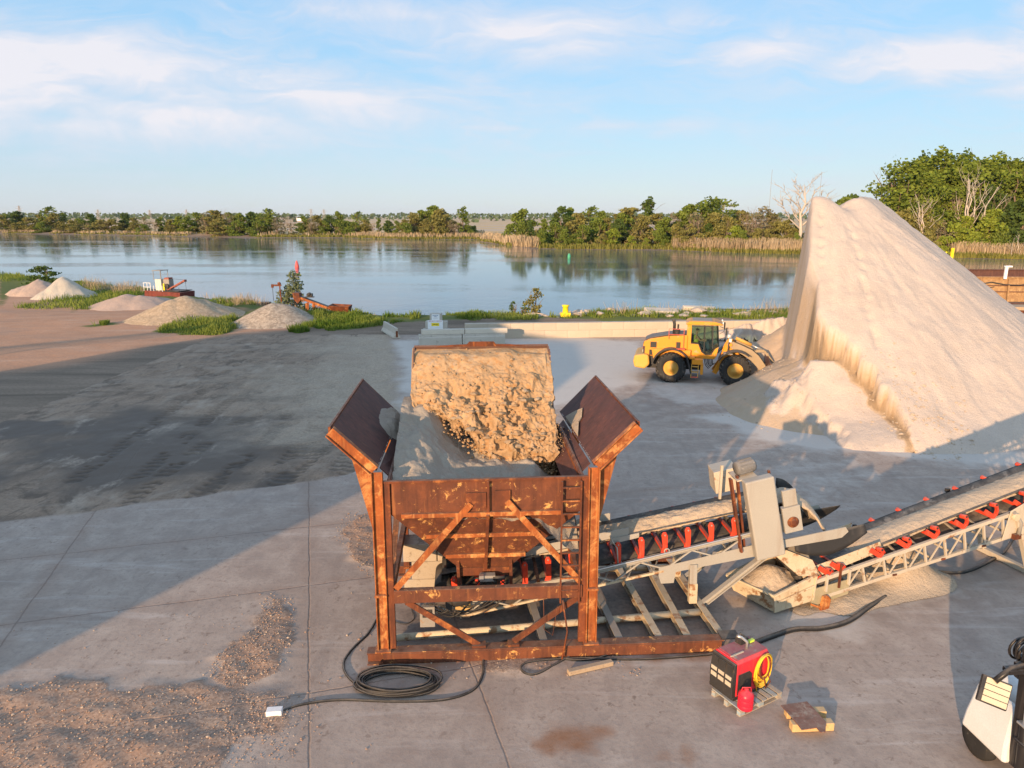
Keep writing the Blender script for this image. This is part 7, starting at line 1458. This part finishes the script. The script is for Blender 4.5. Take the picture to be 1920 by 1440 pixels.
# ================================================================ foreground
def path3(px, z, r, n=4):
    P_ = [Vector((*G(u, v, z), z)) for u, v in px]; out = []
    for i in range(len(P_) - 1):
        p0 = P_[max(0, i - 1)]; p1 = P_[i]; p2 = P_[i + 1]; p3 = P_[min(len(P_) - 1, i + 2)]
        for k in range(n):
            t = k / n; out.append(.5 * ((2 * p1) + (p2 - p0) * t + (2 * p0 - 5 * p1 + 4 * p2 - p3) * t * t + (3 * p1 - p0 - 3 * p2 + p3) * t ** 3))
    return out + [P_[-1]]
def cable(px, r, name, lab, cat, z=.03, lift=None):
    pts = path3(px, z, r, 6)
    if lift: pts = [p + Vector((0, 0, lift(i / (len(pts) - 1)))) for i, p in enumerate(pts)]
    mm = MB(); mm.tube(pts, r, 8); o = mm.build(name, M_CABLE); return tag(o, lab, cat)
mm = MB(); rr = random.Random(33); c0 = Vector((*G(746, 1286), .03))
pts = []
for k in range(9 * 26):
    a = 2 * math.pi * k / 26; w_ = 1 + .10 * math.sin(k * .11) + rr.gauss(0, .006); lay = (k / 26)
    pts.append(c0 + Vector((math.cos(a) * .80 * w_ + .05 * math.sin(lay * 2.1), math.sin(a) * .40 * w_ + .03 * math.cos(lay * 1.7) * 1.5, .018 * lay + .02 * (.5 + .5 * math.sin(3 * a + lay)))))
mm.tube(pts, .024, 6); o = mm.build('hose_coil', M_CABLE); tag(o, 'flat coil of thick black cable lying in front of the hopper', 'cable')
cable([(707, 1160), (688, 1190), (662, 1215), (645, 1240), (648, 1262), (668, 1282), (700, 1290)], .026, 'power_cable', 'black cable curving from the left hopper post down to the coil', 'cable')
cable([(520, 1336), (570, 1320), (640, 1312), (740, 1315), (830, 1312), (885, 1295), (905, 1265), (907, 1235), (925, 1212)], .028, 'power_cable', 'black cable running from the small junction box past the coil to the hopper', 'cable')
cable([(925, 1210), (960, 1200), (1010, 1218), (1060, 1235), (1110, 1236), (1150, 1222), (1160, 1205), (1140, 1200), (1100, 1215), (1060, 1235), (1010, 1262), (985, 1262), (977, 1250), (1000, 1240), (1090, 1234), (1200, 1236), (1340, 1226), (1390, 1215)], .026, 'power_cable', 'looped black cable tangled before the front skid beam', 'cable', .035)
cable([(1388, 1216), (1440, 1196), (1490, 1180), (1540, 1178), (1590, 1165), (1630, 1138), (1660, 1119)], .06, 'suction_hose', 'fat black hose snaking from the skid towards the right conveyor', 'hose', .06)
cable([(1720, 1062), (1760, 1072), (1810, 1072), (1860, 1050), (1890, 1028), (1908, 1000)], .045, 'suction_hose', 'black hose hanging under the right end of the cream conveyor', 'hose', .05, lambda f: 1.1 * max(0, f - .75) * 4 * .25)
cable([(738, 1165), (760, 1170), (776, 1160), (772, 1145), (768, 1128)], .012, 'thin_wire', 'thin wire hanging inside the left of the hopper frame', 'wire', .02)
p = G(515, 1337, .04); mm = MB(); mm.box((0, 0, .06), (.30, .17, .12)); o = mm.build('junction_box', M_WHITE, None, .012); o.location = (p[0], p[1], .01); o.rotation_euler = (0, 0, .1); tag(o, 'small pale junction box at the left end of the long black cable', 'box')
a = G(1065, 1262, .06); b = G(1148, 1242, .06); mm = MB(); mm.beam((*a, .075), (*b, .065), .13, .10); o = mm.build('timber', M_WOOD, None, .012); tag(o, 'loose weathered timber lying by the cable loop before the skid beam', 'timber')
# welder on its pallet
pal = [G(1330, 1306), G(1392, 1346), G(1470, 1309), G(1405, 1268)]; pc = Vector((sum(q[0] for q in pal) / 4, sum(q[1] for q in pal) / 4, 0)); pyaw = math.atan2(pal[2][1] - pal[1][1], pal[2][0] - pal[1][0])
PW = math.dist(pal[1], pal[2]); PD = math.dist(pal[0], pal[1]); pt = thing('pallet', 'worn blue-grey wooden pallet under the red welder', 'pallet', (pc.x, pc.y, .012), pyaw); M_PAL = worn('pallet_blue', (.25, .34, .38), (.30, .25, .19), (.38, .31, .22), 5, .7, .85, patch_at=.5); M_PALW = worn('pallet_wood', (.42, .34, .25), (.27, .21, .15), (.30, .36, .38), 5, .7, .85, patch_at=.55)
for k in range(8): mm = MB(); mm.box((-PW / 2 + PW * (k + .5) / 8, 0, .13), (PW / 8 * .72, PD, .022)); mm.build('deck_board', M_PALW if k % 3 else M_PAL, pt)
for k in range(3):
    y = -PD / 2 + .06 + k * (PD - .12) / 2; mm = MB(); mm.box((0, y, .108), (PW, .09, .02)); mm.build('stringer_board', M_PALW, pt); mm = MB(); mm.box((0, y, .008), (PW, .09, .016)); mm.build('bottom_board', M_PALW, pt)
    for x in (-PW / 2 + .07, 0, PW / 2 - .07): mm = MB(); mm.box((x, y, .056), (.13, .09, .08)); mm.build('block', M_PAL, pt)
M_WRED = worn('welder_red', (.62, .028, .045), (.40, .03, .04), (.25, .14, .12), 3, .5, .45, patch_at=.68, bump=.05); M_WTOP = worn('welder_top', (.30, .06, .085), (.24, .12, .12), (.30, .25, .22), 3, .7, .6, patch_at=.55)
wl = thing('welder', 'red and black engine welder standing on the pallet', 'welder', (pc.x - .14, pc.y + .16, .153), pyaw + R(0)); wx, wy, wz = .98, .62, .82
# body: x along pallet width; panel end faces the camera's left
mm = MB(); mm.prism([(-wy / 2, .06), (wy / 2, .06), (wy / 2, wz - .05), (wy / 2 - .06, wz), (-wy / 2 + .06, wz), (-wy / 2, wz - .05)], (-wx / 2 + .1, 0, 0), (0, 1, 0), (0, 0, 1), (wx - .1, 0, 0)); mm.build('casing', M_WRED, wl, .015)
mm = MB(); mm.box((.08, 0, wz + .006), (wx - .16, wy - .12, .012)); mm.build('lid', M_WTOP, wl)
mm = MB(); mm.prism([(-wx / 2, .06), (-wx / 2 - .02, .42), (-wx / 2 + .04, wz - .04), (-wx / 2 + .1, wz - .04), (-wx / 2 + .1, .06)], (0, -wy / 2 + .01, 0), (1, 0, 0), (0, 0, 1), (0, wy - .02, 0)); mm.build('control_panel', M_DARK, wl, .01)
for k in range(3): mm = MB(); mm.box((-wx / 2 - .012, -.19 + .19 * k, .40), (.012, .15, .22)); mm.build('panel_plate', M_TAN, wl); mm = MB(); mm.box((-wx / 2 + .012, -.19 + .19 * k, .65), (.012, .16, .17)); mm.build('gauge_window', M_DARK, wl)
mm = MB(); mm.prism([(-.36, .10), (.02, .10), (.02, .46), (-.06, .54), (-.36, .54)], (0, -wy / 2 - .012, 0), (1, 0, 0), (0, 0, 1), (0, .012, 0)); mm.build('side_grille', M_DARK, wl); mm = MB(); mm.box((.02, 0, .03), (wx, wy + .02, .06)); mm.build('base', M_DARK, wl)
mm = MB(); mm.tube([(.12, -.05, wz), (.12, -.05, wz + .16), (.02, .02, wz + .26), (-.06, .06, wz + .29)], .03, 10); mm.build('exhaust', M_STEEL, wl); mm = MB(); mm.box((-.2, -.1, wz + .02), (.34, .03, .02)); mm.build('handle', M_TAN, wl)
mm = MB(); mm.box((.20, .16, wz + .07), (.20, .16, .12)); mm.tube([(.1, .2, wz + .02), (.2, .2, wz + .18), (.34, .12, wz + .05)], .03, 6); o = mm.build('work_gloves', M_DARK); o.location = wl.location; o.rotation_euler = wl.rotation_euler; tag(o, 'dark gloves and rag heaped on top of the red welder', 'gloves'); mm = MB(); mm.box((.36, .06, wz + .05), (.14, .06, .05)); mm.build('cuff', worn('lime', (.55, .75, .08), None, None, 4, .2, .6), o)
mm = MB(); rr = random.Random(44)
for k in range(13):
    cx_ = .30 + rr.gauss(0, .022); ry = .20 + rr.gauss(0, .018); rz_ = .30 + rr.gauss(0, .05); off = rr.uniform(0, .05); 
    mm.tube([(cx_ + ry * math.sin(a), -wy / 2 - .03 - off - .02 * math.cos(a), wz - .01 - rz_ + rz_ * math.cos(a) - .0) for a in [i * 2 * math.pi / 22 for i in range(22)]], .011, 6, closed=True)
mm.tube([(.12, -wy / 2 - .05, wz - .3), (.08, -wy / 2 - .06, .3), (.16, -wy / 2 - .04, .02)], .011, 6); o = mm.build('hose_loop', worn('hose_yellow', (.80, .48, .03), (.66, .36, .03), None, 5, .4, .45, bump=.05)); o.location = wl.location; o.rotation_euler = wl.rotation_euler; tag(o, 'bright yellow hose looped over the near side of the welder', 'hose')
mm = MB(); rr = random.Random(45)
for k in range(4): q_ = .14 + rr.gauss(0, .02); mm.tube([(.30 + q_ * math.sin(a), -wy / 2 - .085, wz - .28 + .26 * math.cos(a)) for a in [i * 2 * math.pi / 18 for i in range(18)]], .012, 6, closed=True)
mm.tube([(.42, -wy / 2 - .06, .35), (.55, -wy / 2 - .04, .10), (.40, -wy / 2 - .06, .02), (.3, -wy / 2 - .08, .3)], .012, 6); o = mm.build('welding_lead', M_RUST); o.location = wl.location; o.rotation_euler = wl.rotation_euler; tag(o, 'brown welding lead hanging inside the yellow hose loops', 'cable')
gp = G(1397, 1326, .155); gc = thing('gas_can', 'round bright red fuel can on the pallet corner', 'fuel can', (gp[0], gp[1], .153)); mm = MB(); mm.lathe([(.001, 0), (.145, 0), (.15, .02), (.15, .09), (.144, .10), (.15, .11), (.15, .20), (.144, .21), (.15, .22), (.15, .30), (.10, .36), (.04, .38), (.04, .42), (.001, .42)], (0, 0, 0), (0, 0, 1), 28); mm.build('body', worn('can_red', (.70, .02, .045), (.5, .02, .04), None, 5, .3, .35, bump=.04), gc); mm = MB(); mm.tube([(-.10, 0, .35), (-.08, 0, .44), (.08, 0, .44), (.10, 0, .35)], .012, 6); mm.build('handle', M_WRED, gc)
# steel plate on two timbers
pp = [G(1464, 1322, .16), G(1492, 1318, .16), G(1510, 1315, .16)]; sp_ = [G(u, v, .2) for u, v in ((1464, 1322), (1495, 1357), (1503, 1368), (1531, 1364), (1538, 1372.5), (1548, 1372), (1549, 1353), (1525, 1327), (1513, 1315))]
mm = MB(); nn = len(sp_); mm.add([(x, y, .20) for x, y in sp_] + [(x, y, .185) for x, y in sp_], [tuple(range(nn)), tuple(reversed(range(nn, 2 * nn)))] + [(i, nn + i, nn + (i + 1) % nn, (i + 1) % nn) for i in range(nn)]); o = mm.build('steel_plate', rust_mat('plate_brown', (.14, .06, .045), (.22, .09, .06), (.34, .28, .22), .52)); tag(o, 'odd-shaped brown steel plate lying on two raw timbers', 'plate')
o.data.calc_smooth_groups if False else None
for (u0, v0, u1, v1), lab in (((1472, 1343, 1546, 1343), 'farther raw timber under the brown steel plate'), ((1482, 1368, 1560, 1365), 'nearer raw timber under the brown steel plate')):
    a = G(u0, v0, .02); b = G(u1, v1, .02); mm = MB(); mm.beam((*a, .10), (*b, .10), .16, .165); o = mm.build('timber', M_WOODLT, None, .012); tag(o, lab, 'timber', 'timbers under the steel plate')
# towable light tower at the right corner
lt = thing('light_tower', 'white towable light tower with a black mast and square lamp at the right corner', 'light tower', (9.48, 11.15, 0), R(6)); M_BLK = worn('gloss_black', (.018, .017, .018), (.03, .027, .026), (.20, .17, .15), 3, .4, .35, patch_at=.72); M_TOWERW = worn('tower_white', (.60, .60, .58), (.50, .49, .47), None, 2, .3, .3, bump=.05)
for sec in ([(-1.24, .45), (-1.19, .75), (-1.04, 1.26), (-.98, 1.36), (-.88, 1.36), (-.88, .45)], [(-.70, .45), (-.70, 1.36), (-.58, 1.48), (1.0, 1.52), (1.1, 1.1), (1.1, .45)]):
    mm = MB(); nn = len(sec); fr = [(x, -.62 + .20 * max(0, z - .45), z) for x, z in sec]; bk_ = [(x, .40, z) for x, z in sec]; mm.add(fr + bk_, [tuple(range(nn)), tuple(reversed(range(nn, 2 * nn)))] + [(i_, nn + i_, nn + (i_ + 1) % nn, (i_ + 1) % nn) for i_ in range(nn)]); mm.build('hood', M_TOWERW, lt, .05)
mm = MB(); mm.box((.08, .0, .36), (2.0, .95, .14)); mm.beam((-.86, -.6, .40), (-1.05, -1.25, .42), .12, .12); mm.beam((-1.0, -1.1, .40), (-1.35, -1.45, .42), .16, .14); mm.build('frame', M_BLK, lt, .01); mm = MB(); mm.lathe([(.001, -.11), (.20, -.11), (.34, -.10), (.37, -.05), (.37, .05), (.34, .10), (.20, .11), (.001, .11)], (-1.06, .10, .37), (1, .0, 0), 24); mm.build('wheel', M_TYRE, lt)
mm = MB(); mm.beam((-1.04, -.66, .45), (-1.00, -.52, 2.35), .17, .16, 0, (0, 1, 0)); mm.cyl((-1.10, -.82, .5), (-1.07, -.74, 1.30), .085, n=16); mm.cyl((-1.07, -.74, 1.30), (-1.04, -.68, 1.85), .05, n=12, m=1); mm.beam((-.92, -.64, .5), (-.88, -.52, 2.25), .04, .08, 0, (0, 1, 0)); mm.box((-1.07, -.78, 1.0), (.24, .2, .05)); mm.box((-1.07, -.76, 1.32), (.22, .2, .04), m=1); mm.box((-.82, -.45, 2.12), (.42, .3, .42)); mm.build('mast', [M_BLK, M_STEEL], lt, .012)
mm = MB(); mm.tube([(-1.0, -.5, 2.26), (-1.05, -.52, 2.28), (-1.34, -.55, 2.24), (-1.62, -.58, 2.05)], .05, 8); mm.box((-1.15, -.53, 2.20), (.50, .16, .07)); mm.box((-1.08, -.5, 2.27), (.24, .12, .05)); mm.build('lamp_arm', M_BLK, lt)
lm = MB(); Rl = Matrix.Rotation(R(14), 3, 'Y') @ Matrix.Rotation(R(-30), 3, 'Z') @ Matrix.Rotation(R(-22), 3, 'X'); LC = Vector((-1.62, -.60, 1.86)); lm.box(LC, (.44, .10, .44), rot=Rl); lo_ = lm.build('lamp', M_BLK, lt, .02)
for k in range(4): mm = MB(); mm.box(LC + Rl @ Vector((.02, -.056, -.15 + .10 * k)), (.36, .02, .088), rot=Rl); mm.build('lens', M_LENSC if k else globals().setdefault('M_LENSC', worn('lens_cream', (.50, .44, .31), (.42, .36, .25), None, 6, .3, .3, bump=0)), lo_)
mm = MB(); rr = random.Random(55); cc = []
for k in range(9 * 20): a = 2 * math.pi * k / 20; a0 = .21 + .05 * math.sin(k * .37); cc.append((-.80 + a0 * math.cos(a), -.50 + .0022 * k, 2.36 + a0 * math.sin(a)))
mm.tube(cc, .022, 6); mm.tube([(-1.05, -.52, 2.25), (-1.10, -.52, 2.55), (-.96, -.52, 2.68), (-.80, -.50, 2.57)], .05, 8); mm.build('coiled_cord', M_BLK, lt)
mm = MB(); mm.box((-1.02, -.72, 1.80), (.16, .10, .12)); mm.build('marker_light', worn('orange_lens', (.65, .16, .03), None, None, 4, .2, .3), lt)
st = MB(); rr = random.Random(77)
for k in range(420):
    f = rr.random(); u = 1640 + 160 * f + rr.gauss(0, 22); v = 806 + 40 * f + rr.gauss(0, 10); x, y = G(u, v); i_ = int((x - 8) / .105); j_ = int((y - 25.5) / .11)
    z = max(0, float(H[min(max(j_, 0), H.shape[0] - 1), min(max(i_, 0), H.shape[1] - 1)])); r_ = rr.choice((.03, .04, .05, .06, .08)) * (1.7 if rr.random() < .06 else 1); st.stone((x, y, z + r_ * .1), r_, rr, 0, .7)
for k in range(500):
    u, v = rr.choice(((1400, 770), (1480, 790), (1560, 800), (1440, 735), (1620, 800))); x, y = G(u + rr.gauss(0, 40), v + rr.gauss(0, 8)); i_ = int((x - 8) / .105); j_ = int((y - 25.5) / .11)
    z = max(0, float(H[min(max(j_, 0), H.shape[0] - 1), min(max(i_, 0), H.shape[1] - 1)])); r_ = rr.choice((.02, .03, .04, .06)); st.stone((x, y, z + r_ * .2), r_, rr, 0, .7)
o = st.build('sand_clods', [worn('clod', (.44, .355, .27), (.36, .28, .2), None, 3, .5, .9)]); tag(o, 'crumbled clods of sand along the toe of the big pile', 'clods', kind='stuff')
# loose stones on the apron
st = MB(); rr = random.Random(66); gs = []
polys = [(PG([(-40, 1300), (120, 1280), (250, 1302), (370, 1288), (430, 1306), (540, 1312), (540, 1340), (525, 1365), (450, 1385), (425, 1450), (-40, 1450)]), 1500), (PG([(500, 1118), (550, 1122), (545, 1200), (522, 1262), (440, 1292), (400, 1272), (405, 1235), (465, 1195), (490, 1170)]), 900), (PG([(645, 965), (712, 955), (718, 1085), (690, 1080), (630, 1010)]), 420), (PG([(430, 1300), (600, 1300), (560, 1420), (420, 1440)]), 320), (PG([(700, 1230), (1200, 1230), (1200, 1275), (700, 1275)]), 120), (PG([(0, 1150), (700, 1100), (700, 1440), (0, 1440)]), 160)]
for P_, n in polys:
    A_ = np.array(P_); lo, hi = A_.min(0), A_.max(0); c = npr.uniform(lo, hi, (n * 4, 2)); c = c[sdist(c[:, 0][None], c[:, 1][None], P_)[0] < .12 * npr.random(len(c))][:n]
    jx = np.clip(np.searchsorted(_yx, c[:, 0]), 0, len(_yx) - 1); jy = np.clip(np.searchsorted(np.array(_yy), c[:, 1]), 0, len(_yy) - 1)
    for (x, y), z in zip(c, YZ[jy, jx]): r_ = rr.choice((.008, .010, .012, .015, .018, .024)) * (1.6 if rr.random() < .05 else 1); st.stone((x, y, z + r_ * .3), r_, rr, 0 if rr.random() < .7 else 1, .75)
o = st.build('gravel', [worn('gravel_brown', (.34, .215, .15), (.23, .155, .11), (.42, .32, .24), 12, .6, .9), worn('gravel_pale', (.42, .33, .25), (.31, .24, .185), None, 12, .6, .9)]); tag(o, 'scattered gravel on the concrete at the lower left', 'gravel', kind='stuff')
# the storage shed behind the camera whose shadow lies across the yard
def SP(p, d): a, c_ = math.sin(SUN_AZ), math.cos(SUN_AZ); return (d * a + p * c_, d * c_ - p * a)
sh = thing('storage_shed', 'big plain sheet-metal storage shed standing beside the yard', 'shed'); prof = [(-15.9, 0), (-15.9, 8.0), (-17.2, 9.6), (-21, 11.0), (-26.2, 11.4), (-28.5, 12.9), (-36, 12.7), (-42, 10.6), (-48.0, 9.5), (-49.0, 7.5), (-49.0, 0)]
mm = MB(); A_ = [SP(p, -10) for p, z in prof]; B_ = [SP(p, -22) for p, z in prof]; nn = len(prof); mm.add([(x, y, z[1]) for (x, y), z in zip(A_, prof)] + [(x, y, z[1]) for (x, y), z in zip(B_, prof)], [tuple(range(nn)), tuple(reversed(range(nn, 2 * nn)))] + [(i, nn + i, nn + (i + 1) % nn, (i + 1) % nn) for i in range(nn)]); mm.build('wall', worn('sheet_metal', (.42, .42, .40), (.36, .35, .33), None, 1, .4, .5), sh)

# a stacker boom beyond the left edge; its shadow is the thin stripe across the tan ground
sb = thing('stacker', 'long lattice stacker boom on two tall legs at the far left of the yard', 'stacker'); a0 = Vector((-64, 7.2, 8.0)); a1 = Vector((-47.5, 20.2, 8.3)); mm = MB()
for o_ in (Vector((0, 0, 0)), Vector((.6, -.8, 0)), Vector((0, 0, .8)), Vector((.6, -.8, .8))): mm.beam(a0 + o_, a1 + o_, .1, .1)
for k in range(20): q0 = a0.lerp(a1, k / 20); q1 = a0.lerp(a1, (k + 1) / 20); mm.beam(q0, q1 + Vector((0, 0, .8)), .06, .06); mm.beam(q0 + Vector((.6, -.8, 0)), q1, .06, .06)
mm.build('boom', M_TAN, sb); mm = MB(); mm.beam(a0 + Vector((.3, -.4, .84)), a1 + Vector((.3, -.4, .84)), .8, .03); mm.build('belt', M_BELT, sb)
for f in (.12, .5): mm = MB(); q0 = a0.lerp(a1, f) + Vector((.3, -.4, 0)); mm.beam((q0.x, q0.y, 0), q0, .25, .25, 0, (0, 1, 0)); mm.build('leg', M_TAN, sb)
# ================================================================ the evening air
t = NT('haze'); pv = t.n('ShaderNodeVolumePrincipled', {'Color': (.86, .92, 1.0), 'Density': .000032, 'Anisotropy': .2}); t.n('ShaderNodeOutputMaterial', {'Volume': pv.outputs[0]})
mm = MB(); mm.box((0, 0, 0), (12800, 12800, 60)); o = mm.build('haze', t.m); o.location = (0, 0, 24); tag(o, 'thin evening haze over the whole scene', 'haze', kind='stuff')
